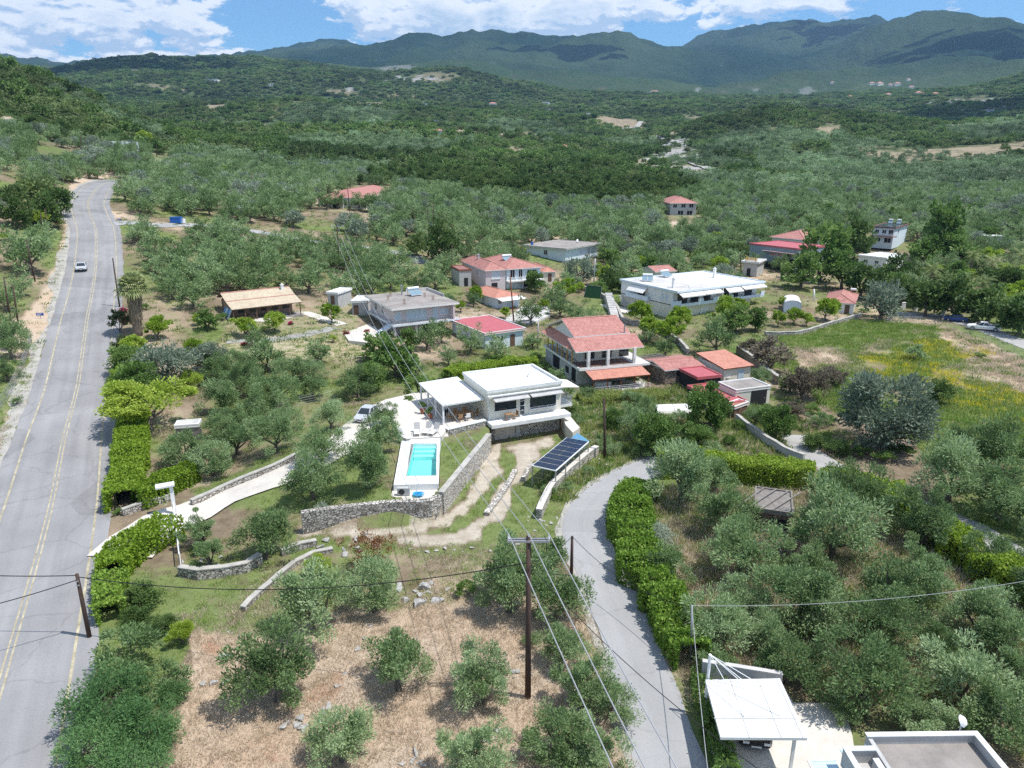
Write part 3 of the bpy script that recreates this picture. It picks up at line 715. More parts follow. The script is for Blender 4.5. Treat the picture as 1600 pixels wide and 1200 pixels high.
ribbon('main_road', RC, -5.1, 4.9, M_ASPH, .06, nx=8, own_z=True, rag=.25)
ribbon('road_shoulder', RC, lambda s: -6.4-.7*math.sin(s*.11)-.4*math.sin(s*.37), -5.0, M_SHOULD, .035, own_z=True, rag=.7)
for nm, a, b in (('road_marking', -3.75, -3.58), ('road_marking', 3.58, 3.75), ('road_marking', -.22, -.10), ('road_marking', .10, .22)):
    ribbon(nm, RC, a, b, M_YEL, .068, nx=1, own_z=True)
def pxline(pts, step=1.5, z=None): return resample([G(*p) if z is None else at(p[0], p[1], z) for p in pts], step)
LANE = pxline([(1105,1330),(1068,1245),(1032,1150),(1003,1060),(975,980),(945,905),(918,850),(914,810),(935,778),(970,752),(1003,735),(1040,722),(1090,712)])
ribbon('lane', LANE, lambda s: -1.85, lambda s: 1.9, M_LANE, .05, rag=.2)
ribbon('lane_verge', LANE, -2.35, -1.7, M_SHOULD, .03, rag=.5)
ULANE = pxline([(178,350),(235,352),(300,352),(360,357),(410,364),(470,375),(540,384),(600,392),(645,400),(660,412)])
ribbon('side_lane', ULANE, -1.9, 1.9, M_LANE, .10, rag=.3)
GLANE = pxline([(1385,490),(1430,492),(1480,497),(1540,515),(1600,538),(1680,570)])
ribbon('field_lane', GLANE, -2.0, 2.2, M_GRAV, .05, rag=.5)
PLANE = pxline([(1240,680),(1262,705),(1290,728),(1330,745),(1400,775),(1480,810),(1530,835),(1580,865),(1660,900)])
ribbon('lower_lane', PLANE, -1.6, 1.6, M_GRAV, .05, rag=.5)
FLANE = pxline([(308,240),(322,238),(335,236),(345,232)], 4)
ribbon('far_road', FLANE, -5, 5, M_GRAV, .6)
DRIVE = pxline([(176,872),(205,845),(250,818),(300,800),(350,775),(420,745),(480,722),(540,690),(560,668),(585,650),(610,640)])
ribbon('driveway', DRIVE, lambda s: -1.9-.3*math.exp(-s/2.5), lambda s: 2.5+.8*math.exp(-s/3), M_CONC, .16, rag=.3, nx=5)
# ------------------------------------------------------------ foliage
L_OLIVE = leafmat('olive_leaves', (.055, .100, .032), (.19, .29, .11), (.44, .55, .30), .38)
L_HEDGE = leafmat('hedge_leaves', (.07, .15, .02), (.18, .31, .04), (.34, .47, .09), .38)
L_FEATH = leafmat('feathery_leaves', (.050, .115, .034), (.125, .25, .085), (.26, .42, .17), .40)
L_GREY = leafmat('silver_olive_leaves', (.09, .125, .08), (.21, .27, .19), (.42, .48, .37), .3)
L_BRIGHT = leafmat('bright_green_leaves', (.10, .19, .015), (.25, .38, .035), (.44, .54, .10), .4)
L_DARK = leafmat('dark_green_leaves', (.035, .075, .018), (.09, .155, .038), (.18, .26, .075), .32)
L_MAQ = leafmat('maquis_leaves', (.060, .105, .030), (.135, .20, .058), (.24, .31, .10), .36)
L_GREEN = leafmat('mid_green_leaves', (.060, .12, .025), (.14, .24, .055), (.26, .37, .11), .38)
L_YELLOW = leafmat('yellow_green_leaves', (.12, .21, .02), (.28, .40, .04), (.46, .55, .10), .4)
L_RED = leafmat('oleander_leaves_and_flowers', (.03, .07, .02), (.08, .12, .04), (.14, .17, .06), .25, accent=(.50, .06, .10))
L_PINK = leafmat('bougainvillea_bracts', (.35, .02, .10), (.55, .03, .16), (.70, .08, .25), .3)
L_PURP = leafmat('dusky_leaves', (.08, .075, .05), (.17, .145, .10), (.32, .27, .21), .3)
L_RUSTY = leafmat('russet_leaves', (.12, .06, .02), (.25, .10, .05), (.18, .22, .05), .3)
L_PALM = leafmat('palm_fronds', (.07, .11, .03), (.22, .28, .09), (.48, .50, .26), .35)
L_DRY = leafmat('dry_fronds', (.16, .12, .07), (.28, .21, .13), (.40, .32, .20), .2)
L_GRASS = leafmat('tall_grass', (.13, .22, .04), (.28, .36, .08), (.52, .50, .24), .45)
L_STRAW = leafmat('dry_grass', (.36, .28, .20), (.58, .48, .36), (.74, .65, .50), .4)
L_LAWN = leafmat('lawn_grass', (.09, .19, .025), (.19, .33, .05), (.32, .44, .10), .4)

def unit(v): return v/np.maximum(np.linalg.norm(v, axis=1, keepdims=True), 1e-9)
def leaf_cards(pos, axis, nor, length, width, tint, rng):
    n = len(pos); s = unit(np.cross(axis, nor)); l = length[:, None]; w = width[:, None]
    v = np.empty((n, 4, 3)); v[:, 0] = pos-axis*l*.5; v[:, 1] = pos+s*w*.5; v[:, 2] = pos+axis*l*.5; v[:, 3] = pos-s*w*.5
    return v.reshape(-1, 3), np.repeat(tint, 4)
def leaf_mesh(name, verts, tint, material):
    me = bpy.data.meshes.new(name); n = len(verts)//4
    me.vertices.add(len(verts)); me.vertices.foreach_set('co', verts.astype(np.float32).ravel())
    me.loops.add(n*4); me.loops.foreach_set('vertex_index', np.arange(n*4, dtype=np.int32))
    me.polygons.add(n); me.polygons.foreach_set('loop_start', np.arange(n, dtype=np.int32)*4); me.update(calc_edges=True)
    a = me.attributes.new('tint', 'FLOAT', 'POINT'); a.data.foreach_set('value', tint.astype(np.float32))
    me.materials.append(material); return me
def crown_mesh(name, seed, material, rx=2.4, rz=1.7, zc=2.7, nclump=36, nleaf=5200, ll=.27, lw=.085, crad=.62, lobes=.35, up=.35, bottom=-.45, tint_var=.5, keep=None):
    rng = np.random.default_rng(seed)
    # irregular shell of clumps
    d = rng.normal(size=(nclump*3, 3)); d = unit(d); d = d[d[:, 2] > bottom][:nclump]
    nclump = len(d)
    lob = 1+lobes*(rng.random(nclump)-.5)*1.6
    rad = (0.50+.50*rng.random(nclump)**.5)*lob
    c = d*rad[:, None]*np.array([rx*.80, rx*.80, rz*.85])+np.array([0, 0, zc])
    cr = crad*(.65+.7*rng.random(nclump))*(rx/2.4)
    ct = rng.random(nclump)
    k = rng.integers(0, nclump, nleaf)
    dl = unit(rng.normal(size=(nleaf, 3)))
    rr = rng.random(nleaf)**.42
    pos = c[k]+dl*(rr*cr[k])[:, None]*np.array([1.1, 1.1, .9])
    outw = unit(pos-np.array([0, 0, zc-.3*rz]))
    axis = unit(dl*.8+outw*.6+np.array([0, 0, up])+rng.normal(size=(nleaf, 3))*.5)
    nor = unit(dl*.5+outw*.6+np.array([0, 0, .75])+rng.normal(size=(nleaf, 3))*.45)
    tint = np.clip(.10+.48*ct[k]+tint_var*(rng.random(nleaf)-.35)+.15*rr, 0, 1)  # random by clump and leaf, paler towards each clump's outside
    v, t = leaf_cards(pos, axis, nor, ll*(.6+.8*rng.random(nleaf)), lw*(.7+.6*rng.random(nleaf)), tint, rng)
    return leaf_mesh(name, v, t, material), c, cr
def trunk_mesh(name, seed, clumps, zsplit=.9, r0=.2, lean=.25, white=False, nlimb=6):
    rnd = random.Random(seed); b = MB()
    top = Vector((rnd.uniform(-lean, lean), rnd.uniform(-lean, lean), zsplit))
    b.tube([(0, 0, -.4), (0.02, 0, .12), tuple(top*.6+Vector((.04, .03, 0))), tuple(top)], [r0*1.5, r0*1.15, r0*.9, r0*.85], 7)
    idx = list(range(len(clumps))); rnd.shuffle(idx)
    for i in idx[:nlimb]:
        c = Vector(clumps[i]); mid = top.lerp(c, .5)+Vector((rnd.uniform(-.2, .2), rnd.uniform(-.2, .2), rnd.uniform(-.25, .1)))
        b.tube([tuple(top-Vector((0, 0, .08))), tuple(mid), tuple(c)], [r0*.6, r0*.36, r0*.12], 5, cap=False)
    me_o = b.build(name, M_BARK, smooth=True); me = me_o.data; bpy.data.objects.remove(me_o); return me
LIB = {}
FARM = {}
def species(key, material, near=(5, 5200), mid=(4, 1500), far=(3, 420), trunk=True, nl=6, **kw):
    out = {'near': [], 'mid': [], 'far': []}
    base = dict(kw); ll = base.pop('ll', .27); lw = base.pop('lw', .085)
    zs = base.pop('zsplit', .9); r0 = base.pop('r0', .2)
    sd = sum(ord(ch)*(i+3) for i, ch in enumerate(key))*7
    for lod, (n, nleaf), f in (('near', near, 1.0), ('mid', mid, 1.75), ('far', far, 3.0)):
        for q in range(n):
            rr = random.Random(sd+q); k2 = dict(base)
            if n > 1:
                k2['rz'] = base.get('rz', 1.7)*rr.uniform(.85, 1.15); k2['lobes'] = base.get('lobes', .35)*rr.uniform(.7, 1.6)
                k2['nclump'] = int(base.get('nclump', 34)*rr.uniform(.75, 1.2))
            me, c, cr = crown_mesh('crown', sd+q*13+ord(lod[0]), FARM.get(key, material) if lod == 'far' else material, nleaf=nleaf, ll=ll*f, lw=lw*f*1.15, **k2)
            tm = trunk_mesh('trunk', sd+q, c, zs, r0, nlimb=nl if lod != 'far' else 3) if trunk else None
            out[lod].append((me, tm))
    LIB[key] = out
species('feather', L_FEATH, near=(3, 9000), mid=(1, 1700), far=(1, 420), rx=2.7, rz=2.1, zc=2.2, nclump=55, crad=.62, bottom=-.9, lobes=.3, nl=10, zsplit=.5, ll=.24, lw=.06)
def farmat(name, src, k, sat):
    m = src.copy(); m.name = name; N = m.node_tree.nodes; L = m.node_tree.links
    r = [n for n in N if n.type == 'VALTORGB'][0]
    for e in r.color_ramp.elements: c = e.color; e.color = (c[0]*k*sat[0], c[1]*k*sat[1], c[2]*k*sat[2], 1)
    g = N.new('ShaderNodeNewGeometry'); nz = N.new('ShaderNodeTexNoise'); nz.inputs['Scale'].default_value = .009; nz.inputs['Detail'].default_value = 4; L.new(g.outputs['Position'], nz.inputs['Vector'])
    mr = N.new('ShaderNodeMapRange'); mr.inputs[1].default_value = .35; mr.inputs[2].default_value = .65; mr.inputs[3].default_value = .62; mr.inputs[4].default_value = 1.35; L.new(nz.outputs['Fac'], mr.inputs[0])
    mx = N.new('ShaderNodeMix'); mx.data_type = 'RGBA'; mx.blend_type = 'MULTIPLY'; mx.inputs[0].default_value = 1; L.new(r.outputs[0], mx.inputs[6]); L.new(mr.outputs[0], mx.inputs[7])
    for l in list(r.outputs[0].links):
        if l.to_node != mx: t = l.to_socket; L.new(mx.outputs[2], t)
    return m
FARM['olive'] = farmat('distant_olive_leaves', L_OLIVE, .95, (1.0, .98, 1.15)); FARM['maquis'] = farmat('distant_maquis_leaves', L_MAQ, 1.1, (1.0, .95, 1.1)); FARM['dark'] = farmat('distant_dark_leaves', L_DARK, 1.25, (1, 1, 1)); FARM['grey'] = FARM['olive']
species('olive', L_OLIVE, near=(7, 8000), mid=(5, 1800), far=(4, 420), rx=2.6, rz=2.05, zc=2.25, crad=.64, ll=.23, lw=.072, lobes=.5, bottom=-.65)
species('silver', L_GREY, near=(2, 8000), mid=(2, 1700), far=(1, 420), rx=2.7, rz=2.2, zc=2.25, nclump=60, crad=.62, bottom=-.9, lobes=.25, nl=12, zsplit=.5)
species('sparse_olive', L_OLIVE, near=(3, 5200), mid=(1, 900), far=(1, 200), nclump=26, crad=.55, lobes=.8, rx=2.4, rz=2.0, zc=2.9, nl=9)
species('grey', L_GREY, near=(2, 6500), mid=(2, 1700), far=(2, 420), rx=2.6, rz=2.0, zc=2.3, nclump=48, crad=.58, bottom=-.7)
species('citrus', L_BRIGHT, near=(2, 6000), mid=(3, 2200), far=(1, 300), ll=.18, lw=.10, rx=1.9, rz=1.6, zc=2.2, nclump=30, zsplit=.7, r0=.12)
species('broad', L_GREEN, near=(2, 5600), mid=(3, 1700), far=(3, 420), ll=.26, lw=.16, rx=2.6, rz=2.3, zc=2.6, nclump=44, bottom=-.8)
species('dark', L_DARK, near=(2, 5600), mid=(3, 1800), far=(3, 420), ll=.26, lw=.15, rx=2.6, rz=2.3, zc=2.5, nclump=46, crad=.7, bottom=-.85)
species('maquis', L_MAQ, near=(1, 4000), mid=(2, 1400), far=(4, 380), ll=.24, lw=.13, rx=2.6, rz=1.6, zc=1.6, nclump=34, crad=.7, zsplit=.5)
species('yellow', L_YELLOW, near=(1, 12000), mid=(2, 2600), far=(1, 200), ll=.15, lw=.075, rx=2.3, rz=1.5, zc=2.4, nclump=30)
species('purple', L_PURP, near=(2, 4600), mid=(1, 1500), far=(1, 300), ll=.24, lw=.13, rx=2.5, rz=1.9, zc=2.1, nclump=40, zsplit=.4)
species('russet', L_RUSTY, near=(1, 1400), mid=(1, 900), far=(1, 200), ll=.2, lw=.1, rx=2.2, rz=1.8, zc=2.0, nclump=24, lobes=.8, zsplit=.3, r0=.08, nl=12)
species('oleander', L_RED, near=(1, 3400), mid=(1, 1300), far=(1, 300), ll=.24, lw=.09, rx=2.0, rz=1.7, zc=1.8, nclump=30, zsplit=.4, r0=.1)
species('bush', L_GREEN, near=(2, 2600), mid=(2, 900), far=(1, 200), ll=.22, lw=.10, rx=1.9, rz=1.2, zc=1.1, nclump=22, zsplit=.3, r0=.07, bottom=-.2)
species('greybush', L_OLIVE, near=(2, 2600), mid=(1, 900), far=(1, 200), ll=.22, lw=.07, rx=1.9, rz=1.3, zc=1.2, nclump=22, zsplit=.3, r0=.07, bottom=-.3)
BASEW = {'silver': 5.6, 'feather': 5.6, 'olive': 4.85, 'sparse_olive': 5.0, 'grey': 5.2, 'citrus': 4.0, 'broad': 5.1, 'dark': 5.1, 'maquis': 5.6, 'yellow': 4.8, 'purple': 5.3, 'russet': 4.6, 'oleander': 4.2, 'bush': 4.1, 'greybush': 4.1}
BASEH = {'silver': 4.7, 'feather': 4.6, 'olive': 4.3, 'sparse_olive': 4.9, 'grey': 4.8, 'citrus': 3.9, 'broad': 5.3, 'dark': 5.2, 'maquis': 3.3, 'yellow': 4.0, 'purple': 4.1, 'russet': 3.9, 'oleander': 3.6, 'bush': 2.4, 'greybush': 2.6}
CATN = {'silver': ('round_shrub_tree', 'tree'), 'feather': ('feathery_tree', 'tree'), 'olive': ('olive_tree', 'olive tree'), 'sparse_olive': ('olive_tree', 'olive tree'), 'grey': ('olive_tree', 'olive tree'), 'citrus': ('citrus_tree', 'citrus tree'), 'broad': ('broadleaf_tree', 'tree'), 'dark': ('evergreen_tree', 'tree'),
        'maquis': ('maquis_shrub', 'shrub'), 'yellow': ('yellow_green_tree', 'tree'), 'purple': ('dusky_shrub', 'shrub'), 'russet': ('russet_shrub', 'shrub'), 'oleander': ('oleander_shrub', 'shrub'), 'bush': ('bush', 'bush'), 'greybush': ('bush', 'bush')}
PLANTS = []      # dicts: x, y, z, key, w (metres), hs (height stretch)
def plant_px(cx, cy, w, key='olive', hs=1.0, label=None):
    """a plant whose crown is w photo pixels wide and centred at (cx, cy) stands on the ground below it"""
    by = cy+.36*w*hs*BASEH[key]/BASEW[key]*1.15
    p = G(cx, by)
    x, y, zc = proj(p.x, p.y, p.z); wm = w*zc/FPX
    PLANTS.append(dict(x=p.x, y=p.y, z=p.z, key=key, w=wm, hs=hs, label=label, hand=True)); return PLANTS[-1]
def P_many(key, rows, hs=1.0):
    for r in rows: plant_px(r[0], r[1], r[2], key, r[3] if len(r) > 3 else hs, r[4] if len(r) > 4 else None)

# --- foreground and middle ground, one by one
P_many('olive', [(435,1040,135,1.1),(495,945,125),(585,915,88,1.25),(535,1150,105),(735,1190,115),(795,905,115,1.2),(755,1055,100,1.2),(868,935,95,1.1),(850,875,80),
    (878,1015,80),(910,1075,95),(868,1150,105),(955,1095,75),(925,1170,95),(415,838,92),(490,748,78,1.1),(505,700,70),(576,728,84,1.1),(588,683,68),(600,650,42),(516,652,56),
    (430,680,72),(447,655,48),(432,612,68),(490,608,44),(560,600,58),(290,707,70),(335,718,68),(372,690,62),(405,665,50),(350,622,66),(305,660,45),(380,600,60),(345,580,55),(455,580,50),(420,560,60),
    (487,580,42),(500,552,48),(400,530,36),(650,575,36),(668,530,46),(690,522,40),(700,560,30)])
P_many('olive', [(623,1038,104,1.05)])
P_many('sparse_olive', [(318,832,58,1.0),(330,866,60,.9),(505,800,30,.8)])
P_many('silver', [(1375,640,165,.98,'big silvery round tree at the edge of the field'),(262,572,110,.85,'large silver-leaved tree beside the road hedge'),(905,425,60,1.0,'grey-green tree with pale leaves left of the green netting'),(1018,835,70,.8,'pale silvery bush inside the lane hedge'),(1375,470,75,1.1,'round grey olive beside the little hip-roofed house')])
P_many('grey', [(330,560,60)])
PLANTS = [p for p in PLANTS if p['w'] > .3]
# the overgrown olive grove right of the lane
P_many('olive', [(1065,740,105,1.15),(1120,745,60),(1130,800,95),(1045,885,75,.9),(1160,860,110),(1115,975,100),(1170,940,80),(1130,960,70),(1300,820,130,1.1),(1330,765,95),(1440,815,100,1.0),(1240,930,120),(1290,960,90),
    (1390,920,110),(1430,900,90),(1230,1030,100),(1340,1050,135),(1380,975,110),(1500,1060,125,1.05),(1520,960,110),(1570,1000,100),(1430,1120,90,.8),(1320,1110,60,.7),(1560,1120,110),(1590,1060,90),(1480,740,110,1.1),(1560,700,95,1.1),(1560,770,110),(1505,700,70),
    (1600,800,90),(1260,880,80),(1200,990,70),(1465,1010,70),(1120,1040,60),(1620,920,110),(1180,800,70),(1545,870,80)])
# left of the main road
P_many('olive', [(50,400,72,1.1),(70,375,40),(22,540,50,1.2),(10,520,60),(35,450,36),(10,470,44),(12,580,40)])
P_many('maquis', [(60,300,70),(90,310,50),(20,305,55)])
P_many('dark', [(95,318,46,1.1),(75,335,50),(30,335,50)])
P_many('yellow', [(63,345,34,1.0,'yellow-green tree beside two wooden poles'),(12,372,24,.7),(348,523,0.1)])
P_many('russet', [(92,350,22,1.0,'dark red leafed tree by the main road'),(575,860,80,1.0,'sparse russet shrub below the pool terrace wall')])
P_many('olive', [(28,625,18),])
# road side garden on the right of the main road
P_many('citrus', [(212,590,64,.8),(205,560,50,.8),(215,545,44),(248,515,42,.9),(300,598,40),(305,545,34),(320,565,30),(360,505,0.1),(385,512,44,.8),(430,505,38),(518,492,30,1.1),(533,473,30,.9),(564,497,26)])
P_many('yellow', [(232,640,150,.62,'wide flat-topped feathery yellow-green tree over the road edge'),(410,493,32,.9,'small yellow-green tree on the lawn before the tan-roofed taverna'),(414,514,22,.5),(195,600,50,.6),(500,885,52,.8),(285,990,50,.9),(520,530,16)])
P_many('broad', [(215,600,75),(200,565,52),(620,560,75,.9),(590,545,60,.8),(655,600,50,.7),(325,500,36),(610,505,40),(640,530,34),(580,590,50)])
P_many('dark', [(435,485,38,1.0,'small dark tree in front of the tan-roofed taverna'),(665,500,40),(690,385,56,1.1),(650,385,36)])
P_many('oleander', [(190,505,44,1.0,'red-flowered oleander bush beside the tall palm'),(196,540,34)])
P_many('bush', [(180,598,30),(190,622,26),(185,800,22,.7),(730,920,46,.9),(200,535,30),(570,880,30),(1100,1150,26,1.2),(1115,1185,30)])
P_many('olive', [(140,0,.1)])
P_many('dark', [(1270,690,40,.7),(1310,700,36,.7),(1235,600,40,.8)])
P_many('bush', [(1345,705,40,.7),(1380,715,44,.7),(1415,705,36,.7),(1290,655,40,.7),(1265,640,40,.7)])
P_many('citrus', [(228,216,24,.9),(455,320,22,.9),(350,268,24,.8),(310,500,20)])
PLANTS = [p for p in PLANTS if p['w'] > .3]
# around the houses in the middle
P_many('olive', [(735,535,44,1.1),(790,520,42,1.1),(830,490,44,1.1),(865,465,40),(700,470,30),(1010,525,30),(1118,530,60,1.1),(1000,640,45),(985,665,55,1.1),(1105,620,50),(1180,650,36),(870,590,30),(885,612,28),(775,545,40),(1040,545,36),(930,560,0.1),(760,455,26),(740,470,24)])
P_many('broad', [(1105,640,75,1.1),(1020,680,66,1.1),(1210,660,60),(1150,500,48),(1180,500,40),(960,655,36),(1085,680,55,.8),(1280,400,88,1.05),(1250,425,60,1.0),(1315,425,66,1.0),(1465,368,72,1.35),(1440,395,50,1.0),(1490,395,54),
    (1400,450,46),])
P_many('dark', [(1345,440,62,1.0),(1400,430,52,1.0),(1310,450,52,1.0),(1375,440,44),(1410,392,44,1.2),(1445,466,66,1.0),(1490,470,72,.9),(1540,480,66,.9),(1590,496,66),(1420,462,40),(1400,455,44),(1570,440,50),(1000,415,55,.9),(960,420,30),(950,440,30,1.2),(975,445,30),(890,640,24),(1335,380,55,1.2)])
P_many('maquis', [(1150,395,46),(1110,400,40),(1170,420,36)])
P_many('citrus', [(935,430,30,1.3),(1015,515,40),(1045,520,46),(1060,500,44),(1000,490,40),(1130,490,44,1.1),(1155,480,30),(1190,465,26),(1240,495,30),(1215,500,26),(1260,500,24),(1290,485,44,.9),(1205,465,24),(1225,475,20),(1490,460,40),(742,462,26,1.2),(850,478,20),(870,540,18),(905,450,18),(790,490,20),(720,480,20),(750,500,16)])
P_many('purple', [(1200,560,72,.9,'dusky purple shrub behind the terrace wall'),(1255,600,80,.9),(1170,545,40,.8),(1235,640,50,.7),(1300,590,50,.8)])
P_many('greybush', [(1430,552,44,.9,'round white-flowered bush in the yellow field'),(820,905,40),(380,430,0.1),(985,620,36),(915,615,34),(900,655,30),(1060,650,34),(940,690,40),(905,700,40),(960,700,36),(875,735,24),(860,765,34,.9),(885,760,26),(1000,705,40),(1050,700,36),(1110,700,40),(830,1000,34),(1280,655,40),(920,735,26)])
P_many('dark', [(1465,612,50,.9,'dark spiky bush in the green part of the field')])
P_many('bush', [(500,560,20),(225,480,20),(640,625,22),(700,585,34,.7),(730,575,34,.7),(670,600,30,.8),(780,560,30,.8),(810,565,36,.7),(850,575,26,.7),(640,565,30),(835,560,26),(345,495,22),(1140,690,30),(1155,665,26),(1530,555,22,.5),(1350,485,20,.5),(1390,700,26,.6),(740,600,20)])
PLANTS = [p for p in PLANTS if p['w'] > .3]
# the large feathery tree at the lower left: several stems of one shrub belt
P_many('greybush', [(200,1015,125,1.0,'broad grey-green shrub thicket above the road edge, bottom left'),(255,1060,90,1.0)])
P_many('feather', [(170,1090,140,.85,'large feathery green tree by the road, bottom left corner'),(230,1130,130,.8),(150,1160,110,.8),(210,1190,120,.8),(270,1080,60,.8)])
P_many('dark', [(225,930,58,.8),(255,975,46,.6),(215,965,50,.7)])

# ------------------------------------------------------------ groves filled tree by tree where the photo shows a closed grove
AVOID = []      # (x, y, radius) and pixel windows that must stay visible
def near_road(x, y, cl, d):
    for a, b in zip(cl[::2], cl[2::2]):
        if abs(a.x-x) > 40 or abs(a.y-y) > 40: continue
        dd, _ = segdist(np.array(x), np.array(y), (a.x, a.y), (b.x, b.y))
        if dd < d: return True
    return False
ROADS = [(RC, 8.0), (LANE, 3.6), (ULANE, 7.5), (GLANE, 3.5), (PLANE, 3.0), (DRIVE, 4)]
# pixel windows (x0, y0, x1, y1, depth of the thing shown) of houses, poles, clearings
CLEAR = [(484,292,580,334,232),(334,448,474,508,125),(568,446,720,540,135),(712,396,850,470,170),(748,448,820,492,155),(724,490,822,560,135),(832,370,940,420,200),(983,415,1198,520,140),(1168,362,1262,440,175),
         (1225,462,1280,492,150),(1284,456,1350,494,150),(1355,345,1418,374,260),(1045,308,1092,338,280),(1338,392,1392,408,200),(840,490,1045,620,105),(1018,545,1215,650,98),(60,218,112,236,330),(640,560,920,800,85),(540,620,700,800,75),
         (925,440,985,475,160),(960,460,1000,510,140),(270,340,290,350,190),(1085,395,1105,430,215),(240,232,260,245,420),(265,510,560,535,112),(170,340,660,418,0),(1000,540,1075,700,90)]
CLEARPX = [[(345,500),(470,500),(560,465),(570,560),(470,545),(300,560),(230,560),(245,500)],[(1215,525),(1330,500),(1480,510),(1700,600),(1700,740),(1430,740),(1400,690),(1290,700),(1230,600)],
           [(1190,470),(1350,460),(1350,500),(1240,530),(1180,520)]]
CLEAR = [(a, b, c, d, 0 if e == 0 else math.hypot(*G((a+c)/2, d)[:2])-2) for a, b, c, d, e in CLEAR]
def clear_at(x, y, z, w, h):
    px, py, zc = proj(x, y, z)
    if zc < 5: return False
    k = FPX/zc; x0, x1 = px-w*.42*k, px+w*.42*k; y0, y1 = py-h*.9*k, py
    for a, b, c, d, dep in CLEAR:
        if dep == 0: continue
        if x1 > a and x0 < c and y1 > b and y0 < d and math.hypot(x, y) < dep+9: return False
    for pl in CLEARPX:
        if inpoly(np.array(px), np.array(py), pl): return False
    return True
CELL = {}
def cell_add(x, y, w): CELL.setdefault((int(x//6), int(y//6)), []).append((x, y, w))
def cell_free(x, y, w, f):
    i, j = int(x//6), int(y//6)
    for a in (-1, 0, 1):
        for b in (-1, 0, 1):
            for (u, v, q) in CELL.get((i+a, j+b), ()):
                if (u-x)**2+(v-y)**2 < (f*(w+q)/2)**2: return False
    return True
for p in PLANTS: cell_add(p['x'], p['y'], p['w'])
def grove(poly, spacing, keys, wmin=4.2, wmax=6.2, jitter=.35, f=.72, hs=1.0, ang=.3, keep=1.0, rmin=0, rmax=9999, out=PLANTS, zmin=None):
    rnd = random.Random(int(poly[0][0]*7+poly[0][1]*3))
    pts = [G(*q) for q in poly]; xs = [p.x for p in pts]; ys = [p.y for p in pts]
    ca, sa = math.cos(ang), math.sin(ang); cx, cy = sum(xs)/len(xs), sum(ys)/len(ys)
    R_ = max(math.hypot(a-cx, b-cy) for a, b in zip(xs, ys)); n = int(R_/spacing)+1
    pl = [(p.x, p.y) for p in pts]
    I, J = np.meshgrid(np.arange(-n, n+1), np.arange(-n, n+1))
    I = I.ravel()*spacing+RNG.uniform(-jitter, jitter, I.size)*spacing; J = J.ravel()*spacing+RNG.uniform(-jitter, jitter, J.size)*spacing
    X = cx+I*ca-J*sa; Y = cy+I*sa+J*ca
    ok = inpoly(X, Y, pl)
    for x, y in zip(X[ok], Y[ok]):
        if rnd.random() > keep: continue
        w = rnd.uniform(wmin, wmax); key = rnd.choice(keys)
        if not cell_free(x, y, w, f): continue
        if any(near_road(x, y, cl, d) for cl, d in ROADS): continue
        z = hgt(x, y)
        if not clear_at(x, y, z, w, w): continue
        cell_add(x, y, w)
        out.append(dict(x=x, y=y, z=z, key=key, w=w, hs=hs*rnd.uniform(.78, 1.0), label=None, hand=False))
OL = ['olive']*22+['grey']
grove([(185,475),(330,485),(345,462),(480,462),(570,470),(610,462),(730,462),(850,430),(840,400),(700,400),(560,392),(420,372),(300,362),(190,362)], 5.2, OL, 5.2, 7.0, jitter=.32, f=.58, keep=.9)
grove([(165,640),(300,560),(560,560),(560,620),(470,650),(330,700),(240,700)], 5.3, OL, 4.6, 6.0, f=.62, keep=.85)
grove([(185,348),(300,345),(420,352),(560,375),(660,392),(820,385),(1000,400),(1180,395),(1180,330),(1000,325),(800,315),(600,300),(400,292),(250,280),(170,285)], 5.2, OL, 5.2, 7.2, f=.58, keep=.93)
grove([(1180,440),(1340,385),(1700,420),(1700,335),(1400,335),(1180,330)], 6.2, OL+['broad','broad'], 5.2, 7.0, keep=.9, f=.64)
grove([(1410,500),(1450,400),(1700,400),(1700,540),(1560,505)], 6.0, ['broad','dark','citrus','olive'], 4.5, 7)
grove([(-150,560),(0,480),(30,430),(80,380),(100,330),(100,300),(-150,300)], 7.0, OL+['maquis'], 4.5, 6.2, keep=.8)
grove([(-150,300),(100,300),(140,270),(170,265),(120,245),(-150,235)], 7.0, OL+['maquis'], 4.8, 6.4)
grove([(600,620),(640,570),(800,560),(840,600),(840,540),(740,560),(690,530),(560,560),(560,600)], 5.5, ['olive','olive','broad'], 3.5, 5)
grove([(890,640),(980,600),(1050,650),(1100,700),(1000,720),(960,730),(930,690)], 5.0, ['bush','greybush','broad'], 2.4, 4.0, keep=.7)
grove([(840,660),(1200,560),(1250,660),(1320,720),(1230,700),(1100,700)], 6.0, ['bush','greybush','olive'], 2.6, 4.4, keep=.5)
grove([(975,760),(1100,760),(1300,760),(1480,830),(1700,960),(1700,1250),(1480,1250),(1300,1130),(1240,1090),(1150,1030),(1080,1000),(1010,900)], 5.8, OL, 4.4, 5.8, keep=.42, jitter=.4, f=.7)
grove([(700,520),(730,440),(850,400),(1000,385),(1180,385),(1190,440),(1000,480),(1060,540),(900,520),(840,500),(740,500)], 5.6, ['olive','olive','olive','broad','citrus'], 4.2, 6.0, f=.58, keep=.92)
grove([(560,560),(720,540),(850,540),(850,590),(700,590),(640,600)], 4.6, ['olive','broad','bush'], 3.2, 4.6, keep=.95, f=.6)
print('PLANTS', len(PLANTS))

